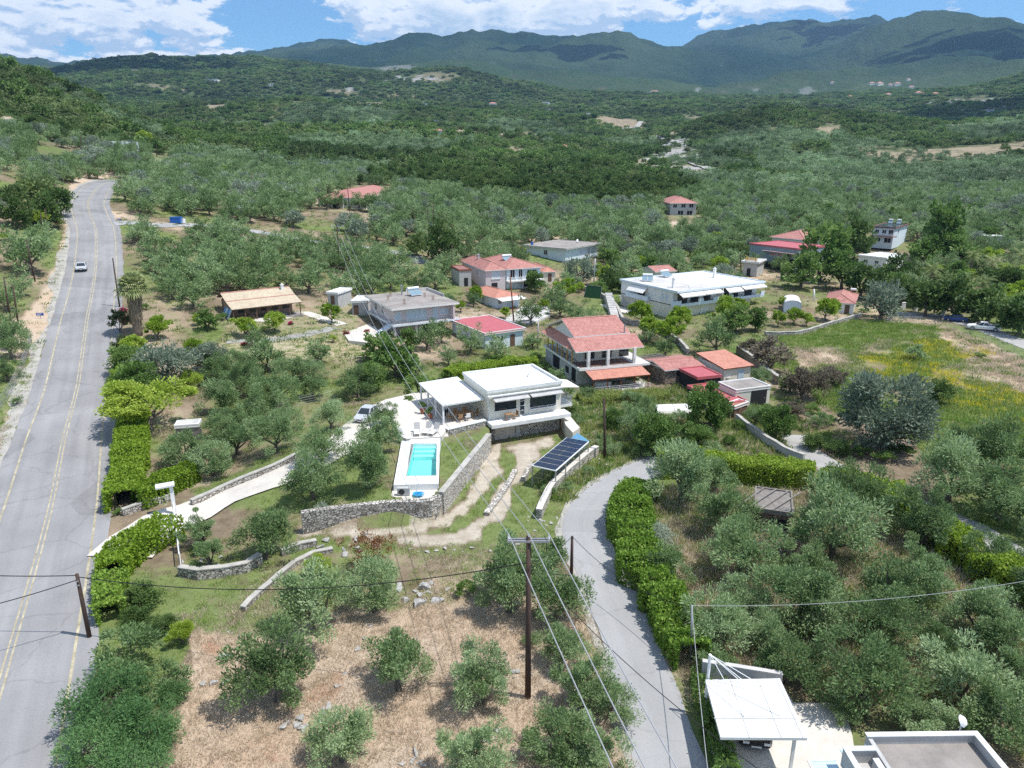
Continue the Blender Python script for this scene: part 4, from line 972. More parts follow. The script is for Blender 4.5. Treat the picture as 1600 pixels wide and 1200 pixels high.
# ------------------------------------------------------------ far groves and maquis, too many to count
FAR = {'olive': [], 'maquis': [], 'dark': []}
def far_field():
    rng = np.random.default_rng(11)
    r = 236.0
    while r < 2900:
        sp = 5.6 if r < 420 else (6.6 if r < 700 else (8.5 if r < 1100 else (11.5 if r < 1700 else 16)))
        da = sp/r; a = np.arange(R(-44), R(44), da); a = a+rng.uniform(-.5, .5, a.size)*da
        rr = r+rng.uniform(-.5, .5, a.size)*sp
        X = rr*np.sin(a); Y = rr*np.cos(a); zz = hgt(X, Y)
        zc = Y*CP-(zz-CAMH)*SP; px = 800+FPX*X/zc; py = 600+FPX*(-(zz-CAMH)*CP-Y*SP)/zc
        # species by place
        n_ = fbm(X/130, Y/130, 5, 3); n2_ = fbm(X/40, Y/40, 15, 3)
        woody = (n_ > -.02) & (r > 380)
        woody |= inpoly(px, py, [(560,290),(640,250),(760,220),(1000,235),(1090,300),(1040,320),(1000,345),(820,330),(650,290)])
        woody |= (r > 1300) & (n2_ > -.25)
        bare = (n2_ < -.20) & (r < 1600)
        c1 = cov[..., 1]; c2 = cov2[..., 1]
        fa, fr = gi(X, Y); ii = fr.astype(int); jj = fa.astype(int)
        scar = (c1[ii, jj]+c2[ii, jj]*.8 > .82) & (r > 420)
        keep = ~(scar & (rng.random(a.size) > .05)) & ~(bare & (rng.random(a.size) > (.6 if r < 420 else .25)))
        orch = inpoly(px, py, [(1380,225),(1490,235),(1470,272),(1370,275),(1350,250)])
        keep &= ~(orch & ((np.floor(Y/9) % 2) == 0))
        keep &= (px > -60) & (px < 1660)
        for x, y, z, w_, k, u in zip(X, Y, zz, woody, keep, rng.random(a.size)):
            if not k: continue
            s = sp*((.80+.42*u) if r < 420 else (.62+.75*u))
            if r < 440:
                if not cell_free(x, y, s, .7): continue
                if not clear_at(x, y, z, s, s): continue
                if near_road(x, y, RC, 8) or near_road(x, y, ULANE, 7.5): continue
            key = 'maquis' if w_ else 'olive'
            if w_ and u > .8: key = 'dark'
            if r < 330 and not w_:
                PLANTS.append(dict(x=x, y=y, z=z, key='olive', w=s, hs=1.0, label=None, hand=False))
            else: FAR[key].append((x, y, z, s/5.2))
        r += sp*.92
far_field()
# split: about 290 olives that show largest stay single things, the rest of the kind join the grove
def depth(p): return math.hypot(p['x'], p['y'])
def show(p):
    px, py, zc = proj(p['x'], p['y'], p['z']+p['w']*.4)
    return (p['w']/zc) if (zc > 0 and -40 < px < 1640 and -40 < py < 1270) else 0
PLANTS = [p for p in PLANTS if show(p) > 0]
def is_olive(p): return p['key'] in ('olive', 'sparse_olive', 'grey')
ol = sorted([p for p in PLANTS if is_olive(p)], key=show, reverse=True)
single = ol[:292]+[p for p in PLANTS if not is_olive(p)]
MIDS = ol[292:]
print('single', len(single), 'mid olives', len(MIDS), 'far', {k: len(v) for k, v in FAR.items()})

def instancer(name, label_kind, pts, meshes, mats_scale=1.0):
    """pts: (x, y, z, scale) -> one object whose geometry nodes set a crown on every point"""
    col = bpy.data.collections.new(name+'_source')
    for i, me in enumerate(meshes):
        o = bpy.data.objects.new('%s_%02d' % ('crown_source', i), me); col.objects.link(o)
    me = bpy.data.meshes.new(name); n = len(pts); A = np.array(pts, float)
    me.vertices.add(n); co = A[:, :3].copy(); me.vertices.foreach_set('co', co.astype(np.float32).ravel())
    rng = np.random.default_rng(n)
    rot = np.zeros((n, 3)); rot[:, 2] = rng.random(n)*6.28
    scl = np.stack([A[:, 3]*rng.uniform(.9, 1.15, n), A[:, 3]*rng.uniform(.9, 1.15, n), A[:, 3]*rng.uniform(.8, 1.2, n)*np.clip(1.25-A[:, 3]*.22, .5, 1)], -1)
    a = me.attributes.new('rot', 'FLOAT_VECTOR', 'POINT'); a.data.foreach_set('vector', rot.astype(np.float32).ravel())
    a = me.attributes.new('scl', 'FLOAT_VECTOR', 'POINT'); a.data.foreach_set('vector', scl.astype(np.float32).ravel())
    a = me.attributes.new('idx', 'INT', 'POINT'); a.data.foreach_set('value', rng.integers(0, len(meshes), n).astype(np.int32))
    o = bpy.data.objects.new(name, me); COL.objects.link(o); o['kind'] = 'stuff'
    ng = bpy.data.node_groups.new(name, 'GeometryNodeTree')
    ng.interface.new_socket('Geometry', in_out='INPUT', socket_type='NodeSocketGeometry'); ng.interface.new_socket('Geometry', in_out='OUTPUT', socket_type='NodeSocketGeometry')
    N, L = ng.nodes, ng.links
    gi_ = N.new('NodeGroupInput'); go = N.new('NodeGroupOutput'); ip = N.new('GeometryNodeInstanceOnPoints'); ci = N.new('GeometryNodeCollectionInfo')
    ci.inputs['Collection'].default_value = col; ci.inputs['Separate Children'].default_value = True; ci.inputs['Reset Children'].default_value = True
    ip.inputs['Pick Instance'].default_value = True
    def na(nm, t):
        q = N.new('GeometryNodeInputNamedAttribute'); q.data_type = t; q.inputs['Name'].default_value = nm
        return [s for s in q.outputs if s.enabled and s.name == 'Attribute'][0]
    L.new(gi_.outputs[0], ip.inputs['Points']); L.new(ci.outputs[0], ip.inputs['Instance'])
    L.new(na('idx', 'INT'), ip.inputs['Instance Index']); L.new(na('rot', 'FLOAT_VECTOR'), ip.inputs['Rotation']); L.new(na('scl', 'FLOAT_VECTOR'), ip.inputs['Scale'])
    L.new(ip.outputs[0], go.inputs[0])
    md = o.modifiers.new('instances', 'NODES'); md.node_group = ng
    return o
def join_tree(me, tm, name):
    """crown and trunk in one mesh for instancing"""
    o = bpy.data.meshes.new(name)
    def arr(m):
        v = np.empty(len(m.vertices)*3, np.float32); m.vertices.foreach_get('co', v)
        ls = np.empty(len(m.polygons), np.int32); m.polygons.foreach_get('loop_start', ls)
        li = np.empty(len(m.loops), np.int32); m.loops.foreach_get('vertex_index', li); return v, ls, li
    v1, l1, i1 = arr(me); v2, l2, i2 = arr(tm); n1 = len(v1)//3
    o.vertices.add((len(v1)+len(v2))//3); o.vertices.foreach_set('co', np.concatenate([v1, v2]))
    o.loops.add(len(i1)+len(i2)); o.loops.foreach_set('vertex_index', np.concatenate([i1, i2+n1]))
    o.polygons.add(len(l1)+len(l2)); o.polygons.foreach_set('loop_start', np.concatenate([l1, l2+len(i1)]))
    mi = np.zeros(len(l1)+len(l2), np.int32); mi[len(l1):] = 1
    o.materials.append(me.materials[0]); o.materials.append(tm.materials[0]); o.polygons.foreach_set('material_index', mi)
    t = np.zeros(len(me.vertices), np.float32); me.attributes['tint'].data.foreach_get('value', t)
    a = o.attributes.new('tint', 'FLOAT', 'POINT'); a.data.foreach_set('value', np.concatenate([t, np.zeros(len(v2)//3, np.float32)]))
    o.update(calc_edges=True); return o
ol_src_mid = [join_tree(c, t, 'olive_tree_source') for c, t in LIB['olive']['mid']]+[join_tree(c, t, 'olive_tree_source') for c, t in LIB['grey']['mid'][:1]]

def far_split(key, meshes_near, meshes_far, name1, name2, rsplit=420):
    a = [p for p in FAR[key] if math.hypot(p[0], p[1]) < rsplit]; b = [p for p in FAR[key] if math.hypot(p[0], p[1]) >= rsplit]
    if a: instancer(name1, '', a, meshes_near)
    if b: instancer(name2, '', b, meshes_far)
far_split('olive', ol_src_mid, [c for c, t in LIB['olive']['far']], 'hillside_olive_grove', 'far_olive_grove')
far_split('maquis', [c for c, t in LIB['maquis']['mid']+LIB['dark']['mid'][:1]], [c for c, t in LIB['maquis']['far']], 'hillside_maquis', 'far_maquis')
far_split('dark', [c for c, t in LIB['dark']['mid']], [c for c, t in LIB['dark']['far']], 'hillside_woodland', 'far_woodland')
# ------------------------------------------------------------ building helpers
class Fr:
    """local frame of a thing: origin O (world), x axis towards the second point"""
    def __init__(s, O, X):
        s.O = Vector(O); d = Vector(X)-s.O; s.rz = math.atan2(d.y, d.x); s.c, s.s = math.cos(s.rz), math.sin(s.rz); s.L = math.hypot(d.x, d.y)
    def l(s, P):
        d = Vector(P)-s.O; return Vector((d.x*s.c+d.y*s.s, -d.x*s.s+d.y*s.c, d.z))
    def px(s, px, py, z): return s.l(at(px, py, s.O.z+z))
    def w(s, x, y, z=0): return Vector((s.O.x+x*s.c-y*s.s, s.O.y+x*s.s+y*s.c, s.O.z+z))
    def thing(s, name, label, cat, group=None): return empty(name, s.O, s.rz, label, cat, group)
def wbox(b, face, s0, s1, o0, o1, z0, z1, L, D, m=0):
    """box on a wall face; s along the wall, o outward"""
    if face == 'f': b.box(s0, s1, -o1, -o0, z0, z1, m)
    elif face == 'b': b.box(s0, s1, D+o0, D+o1, z0, z1, m)
    elif face == 'l': b.box(-o1, -o0, s0, s1, z0, z1, m)
    else: b.box(L+o0, L+o1, s0, s1, z0, z1, m)
def win(par, face, s, z, w, h, L, D, fm=None, pane=None, name='window', split=2, off=(0, 0), sill=True):
    fm = fm or M_WMET; pane = pane or M_GLASS; t = .06; b = MB()
    o0 = .0; o1 = .07
    wbox(b, face, s, s+w, o0, o1, z+h-t, z+h, L, D); wbox(b, face, s, s+w, o0, o1, z, z+t, L, D)
    wbox(b, face, s, s+t, o0, o1, z+t, z+h-t, L, D); wbox(b, face, s+w-t, s+w, o0, o1, z+t, z+h-t, L, D)
    for k in range(1, split): q = s+w*k/split; wbox(b, face, q-t/2, q+t/2, o0, o1-.01, z+t, z+h-t, L, D)
    f = b.build(name, fm, par); f.location = (off[0], off[1], 0)
    p = MB(); wbox(p, face, s+t+.002, s+w-t-.002, .0, .03, z+t+.002, z+h-t-.002, L, D); p.build('pane', pane, f)
    if sill and name == 'window':
        q = MB(); wbox(q, face, s-.08, s+w+.08, 0, .14, z-.07, z-.003, L, D); q.build('sill', M_WHITE, f)
    return f
def door(par, face, s, z, w, h, L, D, m=None, off=(0, 0)):
    b = MB(); wbox(b, face, s, s+w, 0, .06, z, z+h, L, D); d = b.build('door', m or M_WOOD, par); d.location = (off[0], off[1], 0)
    q = MB(); wbox(q, face, s+w*.82, s+w*.9, .062, .10, z+h*.47, z+h*.5, L, D); q.build('handle', M_METAL, d); return d
def roof(par, planes, mt, under=None, t=.14, name='roof'):
    b = MB()
    for q in planes:
        b.slopes([q], 0); P = [Vector(p) for p in q]; lo = [p-Vector((0, 0, t)) for p in P]
        b.face([tuple(p) for p in lo[::-1]], 1)
        for k in range(len(P)):
            a, c = k, (k+1) % len(P); b.face([tuple(lo[a]), tuple(lo[c]), tuple(P[c]), tuple(P[a])], 1)
    cnt = {}
    for q in planes:
        for k in range(len(q)):
            e = frozenset((tuple(round(c, 3) for c in q[k]), tuple(round(c, 3) for c in q[(k+1) % len(q)]))); cnt[e] = cnt.get(e, 0)+1
    for e, n in cnt.items():
        if n == 2 and len(e) == 2: a, c = tuple(e); b.tube([(a[0], a[1], a[2]+.02), (c[0], c[1], c[2]+.02)], .11, 6, m=2, cap=False)
    return b.build(name, [mt, under or M_WHITE, M_RIDGE], par)
M_RIDGE = mat('ridge_cap_tiles', (.50, .26, .21), .8, .2, var=.35, scale=4)
def hip(x0, x1, y0, y1, z, rise, ridge=None):
    w, d = x1-x0, y1-y0
    if w >= d: r = d/2 if ridge is None else ridge; a = (x0+r, (y0+y1)/2, z+rise); b = (x1-r, (y0+y1)/2, z+rise); A, B = a, b
    else: r = w/2; A = ((x0+x1)/2, y0+r, z+rise); B = ((x0+x1)/2, y1-r, z+rise)
    c = [(x0, y0, z), (x1, y0, z), (x1, y1, z), (x0, y1, z)]
    if w >= d: return [[c[0], c[1], B, A], [c[1], c[2], B], [c[2], c[3], A, B], [c[3], c[0], A]]
    return [[c[0], c[1], A], [c[1], c[2], B, A], [c[2], c[3], B], [c[3], c[0], A, B]]
def gable(x0, x1, y0, y1, z, rise, axis='x', f=.5):
    if axis == 'x':
        m = y0+(y1-y0)*f; return [[(x0, y0, z), (x1, y0, z), (x1, m, z+rise), (x0, m, z+rise)], [(x1, y1, z), (x0, y1, z), (x0, m, z+rise), (x1, m, z+rise)]]
    m = x0+(x1-x0)*f; return [[(x1, y0, z), (x1, y1, z), (m, y1, z+rise), (m, y0, z+rise)], [(x0, y1, z), (x0, y0, z), (m, y0, z+rise), (m, y1, z+rise)]]
def heater(par, x, y, z, w=1.9, rot=0, label=None, loose=True, rz=0, wpos=None, txt=None):
    """solar water heater: tilted collectors and a tank; a part of the roof it is bolted to"""
    root = bpy.data.objects.new('solar_heater', None); COL.objects.link(root); root.parent = par; root.location = (x, y, z); root.rotation_euler = (0, 0, rot)
    return root
def solar_heater(par, x, y, z, w=1.9, rot=0.0, tank=M_WMET, depth=1.5):
    c, s = math.cos(rot), math.sin(rot)
    T = lambda a, b_, q: (x+a*c-b_*s, y+a*s+b_*c, z+q)
    b = MB(); b.beam(T(-w/2, 0, 0), T(-w/2, 0, .3), .05, .05); b.beam(T(w/2, 0, 0), T(w/2, 0, .3), .05, .05)
    b.beam(T(-w/2, depth, 0), T(-w/2, depth, 1.15), .05, .05); b.beam(T(w/2, depth, 0), T(w/2, depth, 1.15), .05, .05)
    b.beam(T(-w/2, 0, .25), T(-w/2, depth, 1.0), .05, .05); b.beam(T(w/2, 0, .25), T(w/2, depth, 1.0), .05, .05)
    f = b.build('solar_heater', M_METAL, par)
    for k in (0, 1):
        q = MB(); a0, a1 = -w/2+k*w/2+.03, -w/2+(k+1)*w/2-.03
        p = [Vector(T(a0, 0, .30)), Vector(T(a1, 0, .30)), Vector(T(a1, depth, 1.05)), Vector(T(a0, depth, 1.05))]
        q.face([tuple(v) for v in p], 0); lo = [v-Vector((0, 0, .09)) for v in p]; q.face([tuple(v) for v in lo[::-1]], 1)
        for i in range(4): q.face([tuple(lo[i]), tuple(lo[(i+1) % 4]), tuple(p[(i+1) % 4]), tuple(p[i])], 1)
        q.build('collector', [M_COLLECT, M_WMET], f)
    q = MB(); q.tube([T(-w*.48, depth+.1, 1.28), T(w*.48, depth+.1, 1.28)], .26, 14); q.build('tank', tank, f, smooth=False)
    return f
def railing(par, pts, h=.95, m=None, n=4, r=.02, name='railing'):
    b = MB(); P = [Vector(p) for p in pts]
    for a, c in zip(P[:-1], P[1:]):
        k = max(1, int((c-a).length/1.4))
        for i in range(k+1):
            p = a.lerp(c, i/k); b.beam(p, p+Vector((0, 0, h)), r*2, r*2)
        for j in range(n): z = h*(j+1)/n; b.beam(a+Vector((0, 0, z)), c+Vector((0, 0, z)), r*1.6, r*1.6)
    return b.build(name, m or M_DMETAL, par)
def chimney(par, x, y, z, h=1.3, w=.4, m=None):
    b = MB(); b.box(x-w/2, x+w/2, y-w/2, y+w/2, z, z+h); b.box(x-w*.65, x+w*.65, y-w*.65, y+w*.65, z+h, z+h+.1)
    b.box(x-w*.3, x+w*.3, y-w*.3, y+w*.3, z+h+.1, z+h+.3); return b.build('chimney', m or M_WHITE, par)

FOOT = []
ORD = 'one two three four five six seven eight nine ten eleven twelve thirteen fourteen fifteen sixteen seventeen eighteen nineteen twenty'.split()
NTH = 'first second third fourth fifth sixth seventh eighth ninth tenth eleventh twelfth thirteenth fourteenth fifteenth sixteenth seventeenth eighteenth nineteenth twentieth'.split()
# ================================================================= VILLA
VZ = 2.55
f = Fr(at(762.6, 656.5, VZ), at(876, 639.5, VZ)); L = f.L
bl = f.px(713.7, 584.4, 3.4); br = f.px(818.9, 571, 3.4); D = (bl.y+br.y)/2
villa = f.thing('villa', 'white flat-roofed modern villa with grey stone garage level beside the swimming pool', 'house')
FOOT.append((f, -5, L+1, -1.5, D+.5)); b = MB(); b.box(0, L, 0, D, 0, 3.15, 0); b.build('wall', M_CREAM, villa)
b = MB(); b.box(-.12, L+.12, -.12, D+.12, 3.15, 3.22); b.box(-.12, L+.12, -.12, .1, 3.22, 3.5); b.box(-.12, L+.12, D-.1, D+.12, 3.22, 3.5); b.box(-.12, .1, .1, D-.1, 3.22, 3.5); b.box(L-.1, L+.12, .1, D-.1, 3.22, 3.5)
b.box(-.1, L+.3, -.42, -.12, 2.72, 2.86)
b.build('roof', M_ROOFW, villa)
b = MB(); b.box(0, .6*1, 0, 0.4, 0, .3); b.box(.15, .35, .1, .3, .3, .55); v = b.build('roof_vent', M_WMET, villa); v.location = (L*.72, D*.45, 3.22)
win(villa, 'f', L*.09, .95, L*.285, 1.45, L, D, M_DMETAL, split=3)
win(villa, 'f', L*.555, .55, L*.38, 1.95, L, D, M_WMET, split=1)
f2 = win(villa, 'f', L*.42, .02, L*.075, 2.3, L, D, M_WMET, name='glass_door', split=1)
for z_ in (.6, 1.15, 1.7): q = MB(); q.box(L*.425, L*.49, -.09, -.075, z_, z_+.05); q.build('glazing_bar', M_WMET, f2)
for a0, a1 in ((.05, .525), (.54, .99)):
    b = MB(); b.box(L*a0, L*a1, -.35, -.09, 2.46, 2.62); b.face([(L*a0+.05, -.34, 2.5), (L*a1-.05, -.34, 2.5), (L*a1-.05, -1.0, 2.36), (L*a0+.05, -1.0, 2.36)]); b.box(L*a0+.05, L*a1-.05, -1.05, -1.0, 2.30, 2.38); b.build('window_awning', M_GREYP, villa)
for zz_ in (.35, .6, .85): pass
b = MB(); [b.beam((L*.56, -.25, z_), (L*.93, -.25, z_), .03, .03) for z_ in (.35, .6, .85)]; [b.beam((L*q_, -.25, 0), (L*q_, -.25, .87), .035, .035) for q_ in (.56, .68, .8, .93)]; b.build('window_rail', M_WMET, villa)
b = MB(); b.box(-.25, L+.45, -1.75, -.002, -.42, -.002); b.build('terrace_slab', M_ROOFW, villa)
b = MB(); b.box(.9, L-.1, 0.0, D, -2.75, -.42); b.build('garage_level', M_STONEL, villa)
b = MB(); b.box(.35, .9, -.05, 1.5, -2.75, -.42); b.build('stone_pier', M_STONE, villa); b = MB(); b.box(L*.375, L*.425, -.06, .0, -2.75, -.42); b.build('stone_pier', M_GREYP, villa)
b = MB(); [b.box(L*.085, L*.355, -.08+.012*(i % 2), -.004, -2.5+i*.2, -2.3+i*.2-.01) for i in range(10)]; b.build('garage_door', mat('taupe_shutter', (.52, .48, .43), .6, .3), villa)
b = MB(); b.box(L+.002, L+2.3, 1.4, 4.6, -.35, -.02); b.build('balcony', M_WHITE, villa)
railing(villa, [(L+.05, 1.45, -.02), (L+2.25, 1.45, -.02), (L+2.25, 4.55, -.02)], .95, M_WMET, 5, .025)
b = MB(); b.face([(L+.02, .5, 2.55), (L+3.0, 1.0, 2.05), (L+3.1, 4.4, 2.0), (L+.02, 4.6, 2.6)]); b.face([(L+.02, 4.6, 2.57), (L+3.1, 4.4, 1.97), (L+3.0, 1.0, 2.02), (L+.02, .5, 2.52)]); b.build('side_awning', M_AWN, villa)
b = MB(); b.tube([(L+2.9, 1.0, 2.0), (L+2.25, 1.45, .9)], .03, 5); b.build('awning_arm', M_WMET, villa); b = MB(); b.tube([(L+3.0, 4.4, 1.98), (L+2.25, 4.5, .9)], .03, 5); b.build('awning_arm', M_WMET, villa)
b = MB(); b.tube([(.08, -.06, 3.0), (.08, -.06, 0)], .05, 6); b.build('downpipe', M_WMET, villa)
# canopy over the dining terrace
ch = 2.35
cp = [f.px(*q, ch) for q in ((654.2, 598.2), (714.7, 588.3), (756.2, 622.7), (691.4, 633.3))]
cp[1].x = min(cp[1].x, -.03); cp[2].x = min(cp[2].x, -.03)
b = MB(); P2 = [(p.x, p.y) for p in cp[::-1]]; b.prism(P2, ch-.18, ch); cano = b.build('canopy', M_ROOFW, villa)
for t_ in ((.03, .04), (.03, .36), (.03, .66), (.03, .97)):
    p = cp[0].lerp(cp[3], t_[1]).lerp(cp[1].lerp(cp[2], t_[1]), t_[0]); b = MB(); b.box(p.x-.09, p.x+.09, p.y-.09, p.y+.09, -.1, ch-.182); b.build('post', M_WMET, cano)
# terrace, deck, pool
def slab_px(name, poly, z, z0, mt, label=None, cat=None, kind='structure'):
    P = [at(x, y, z) for x, y in poly]; b = MB(); b.prism([(p.x, p.y) for p in P], z0, z); o = b.build(name, mt)
    if kind: o['kind'] = kind
    else: tag(o, label, cat)
    return o
slab_px('patio', [(566,640),(603,624),(655,612),(716,592),(764,638),(762.5,655),(697.5,671),(690,682.5),(627,686),(619,664),(609,650)], VZ-.03, 1.2, M_PATIO)
DZ = 2.45
dk = [at(x, y, DZ) for x, y in ((627.6,687.2),(614.9,757.6),(685,755.5),(688,684))]; ph = [at(x, y, DZ) for x, y in ((641.4,693.4),(635,743.8),(681.4,743),(682.5,693.4))]
b = MB()
for i in range(4):
    j = (i+1) % 4; b.prism([(dk[i].x, dk[i].y), (dk[j].x, dk[j].y), (ph[j].x, ph[j].y), (ph[i].x, ph[i].y)], 1.0, DZ)
o = b.build('pool_deck', M_ROOFW); o['kind'] = 'structure'
M_POOL = mat('pool_lining', (.36, .76, .73), .5, .3, var=.03)
fp = Fr(Vector((ph[1].x, ph[1].y, DZ)), Vector((ph[2].x, ph[2].y, DZ))); PW = fp.L; PL = fp.l(ph[0]).y
pool = fp.thing('swimming_pool', 'rectangular turquoise swimming pool in a white deck', 'swimming pool')
b = MB(); b.face([(.02,.02,-1.2),(PW-.02,.02,-1.2),(PW-.02,PL-.02,-1.2),(.02,PL-.02,-1.2)])
b.face([(.02,.02,-1.2),(.02,.02,0),(PW-.02,.02,0),(PW-.02,.02,-1.2)]); b.face([(.02,PL-.02,-1.2),(PW-.02,PL-.02,-1.2),(PW-.02,PL-.02,0),(.02,PL-.02,0)])
b.face([(.02,.02,-1.2),(.02,PL-.02,-1.2),(.02,PL-.02,0),(.02,.02,0)]); b.face([(PW-.02,.02,-1.2),(PW-.02,.02,0),(PW-.02,PL-.02,0),(PW-.02,PL-.02,-1.2)]); b.build('basin', M_POOL, pool)
b = MB(); b.box(.05, PW-.05, PL-.55, PL-.04, -1.18, -.28); b.box(.05, PW-.05, PL-1.05, PL-.56, -1.18, -.52); b.box(.05, PW-.05, PL-1.55, PL-1.06, -1.18, -.8); b.build('step', mat('pool_step', (.55, .90, .90), .5, .3, var=.03), pool)
m_, nt_, p_ = new_mat('pool_water'); tb = nt_.nodes.new('ShaderNodeBsdfTransparent'); tb.inputs[0].default_value = (.72, .95, .94, 1); gb = nt_.nodes.new('ShaderNodeBsdfGlossy'); gb.inputs['Roughness'].default_value = .05
fr_ = nt_.nodes.new('ShaderNodeFresnel'); fr_.inputs[0].default_value = 1.33; ms_ = nt_.nodes.new('ShaderNodeMixShader'); nt_.links.new(fr_.outputs[0], ms_.inputs[0]); nt_.links.new(tb.outputs[0], ms_.inputs[1]); nt_.links.new(gb.outputs[0], ms_.inputs[2]); nt_.links.new(ms_.outputs[0], nt_.nodes['Material Output'].inputs[0])
nz_ = nt_.nodes.new('ShaderNodeTexNoise'); nz_.inputs['Scale'].default_value = 3; bp_ = nt_.nodes.new('ShaderNodeBump'); bp_.inputs['Strength'].default_value = .15; nt_.links.new(nz_.outputs[0], bp_.inputs['Height']); nt_.links.new(bp_.outputs[0], gb.inputs['Normal'])
b = MB(); b.face([(.03,.03,-.14),(PW-.03,.03,-.14),(PW-.03,PL-.03,-.14),(.03,PL-.03,-.14)]); b.build('water_surface', m_, pool)
b = MB(); b.box(-.06, PW+.06, -.06, .0, .003, .035); b.box(-.06, PW+.06, PL, PL+.06, .003, .035); b.box(-.06, 0, 0, PL, .003, .035); b.box(PW, PW+.06, 0, PL, .003, .035); b.build('coping', M_GREYP, pool)
slab_px('equipment_apron', [(614.8,757.9),(611,775),(640,782),(672,778),(687,769),(685,755.8)], 1.85, .6, M_PATIO)
# stone walls
def stone_wall(name, label, pts, h, t=.5, m=None, cap=True, base=None, capm=None, z1=None, group=None, cat='stone wall', capw=.03):
    P = resample([Vector((p[0], p[1], 0)) for p in pts], 1.0) if len(pts) > 1 else pts
    for p in P: p.z = 0
    c0 = P[0].copy(); root_z = hgt(c0.x, c0.y); root = empty(name, (c0.x, c0.y, root_z), 0, label, cat, group)
    b = MB(); c = MB(); n = len(P); secs = []
    for k, p in enumerate(P):
        d = (P[min(k+1, n-1)]-P[max(k-1, 0)]).normalized(); s = Vector((d.y, -d.x, 0))*t/2
        g = min(hgt(p.x+s.x*2, p.y+s.y*2), hgt(p.x-s.x*2, p.y-s.y*2), hgt(p.x, p.y)) if base is None else base
        zt = z1 if z1 is not None else (hgt(p.x, p.y)+h+.05*math.sin(k*1.7))
        secs.append((p-s-c0, p+s-c0, g-.3-root_z, zt-root_z))
    for (a, b_, g0, z0), (a2, b2, g1, z1_) in zip(secs[:-1], secs[1:]):
        A = lambda v, z: (v.x, v.y, z)
        b.face([A(a, g0), A(a2, g1), A(a2, z1_), A(a, z0)]); b.face([A(b2, g1), A(b_, g0), A(b_, z0), A(b2, z1_)])
        b.face([A(a, z0), A(a2, z1_), A(b2, z1_), A(b_, z0)])
        if cap:
            e = (a-b_).normalized()*capw; k = .09
            c.face([A(a+e, z0+k), A(a2+e, z1_+k), A(b2-e, z1_+k), A(b_-e, z0+k)]); c.face([A(a+e, z0), A(a2+e, z1_), A(a2+e, z1_+k), A(a+e, z0+k)]); c.face([A(b2-e, z1_), A(b_-e, z0), A(b_-e, z0+k), A(b2-e, z1_+k)])
    for (a, b_, g, z), fl in ((secs[0], 1), (secs[-1], 0)):
        q = [(a.x, a.y, g), (b_.x, b_.y, g), (b_.x, b_.y, z), (a.x, a.y, z)]; b.face(q if fl else q[::-1])
        if cap: e = (a-b_).normalized()*capw; q = [(a.x+e.x, a.y+e.y, z), (b_.x-e.x, b_.y-e.y, z), (b_.x-e.x, b_.y-e.y, z+.09), (a.x+e.x, a.y+e.y, z+.09)]; c.face(q if fl else q[::-1])
    w_ = b.build('masonry', m or M_STONE, root)
    if cap: c.build('coping', capm or M_CAPS, root)
    return root
def wpx(name, label, pts, h, **k): return stone_wall(name, label, [G(*p) for p in pts], h, **k)
stone_wall('retaining_wall', 'tall dry-stone retaining wall below the olive trees and the pool', TP[0:4]+[tuple(Vector(TP[3]).lerp(Vector(TP[4]), .9))], 0, t=.55, base=-.1, z1=2.02, cap=False)
stone_wall('retaining_wall', 'pale stone retaining wall running from the pool corner up to the garage', [TP[4], tuple(Vector(TP[4]).lerp(Vector(TP[5]), .5)), TP[5]], 0, t=.5, base=-.1, z1=2.12, m=M_STONEL)
lw = [at(698, 672, VZ), at(758, 657.5, VZ)]
stone_wall('terrace_wall', 'low stone wall with white top along the dining terrace', [(p.x, p.y) for p in lw], 0, t=.55, base=1.8, z1=2.62, capm=M_ROOFW)
wpx('roadside_wall', 'low white-capped stone wall along the upper edge of the driveway', [(300,792),(350,768),(400,748),(440,730),(472,715),(490,700)], .65, t=.4)
wpx('roadside_wall', 'short low stone wall at the foot of the clipped hedge by the gate', [(192,806),(225,795),(272,780)], .6, t=.35)
wpx('garden_wall', 'curved low stone wall around the young olives near the gate', [(282,900),(310,905),(350,900),(385,893),(408,880)], .8, t=.45)
wpx('garden_wall', 'thin curved stone kerb wall on the slope left of the dry olive lot', [(380,956),(405,930),(435,905),(460,885),(490,868),(520,862)], .35, t=.35)
wpx('garden_wall', 'short dark stone wall under the olive left of the track', [(440,868),(470,858),(495,852)], .5, t=.4)
wpx('lane_wall', 'pale stone wall climbing from the lane past the solar panels', [(842,812),(852,788),(864,768),(887,746),(912,724),(932,710)], .95, t=.5, m=M_STONEL, capm=M_PATIO)
wpx('garden_wall', 'narrow rubble wall on the right edge of the double track', [(760,806),(778,782),(793,760),(805,738)], .35, t=.5, m=M_STONEL, cap=False)
wpx('garden_wall', 'stub of rubble wall beside the solar panel frame', [(818,754),(824,742),(831,731)], .6, t=.4, m=M_STONEL, cap=False)
wpx('field_wall', 'long low stone wall between the citrus plot and the field', [(1195,525),(1250,523),(1300,508),(1345,495)], .7, t=.4)
wpx('terrace_wall', 'stone wall descending beside the concrete steps left of the white duplex', [(890,450),(925,458),(960,480),(975,505),(1010,512),(1055,535),(1075,555)], 1.0, t=.45)
wpx('terrace_wall', 'stone wall behind the dusky shrubs right of the small red-roofed house', [(1152,552),(1172,566),(1200,590),(1218,602)], 1.2, t=.5, m=M_STONEB)
wpx('lane_wall', 'low concrete wall along the path below the overgrown garden', [(1150,660),(1190,690),(1225,712),(1255,725)], 1.0, t=.35, m=M_GREYP)
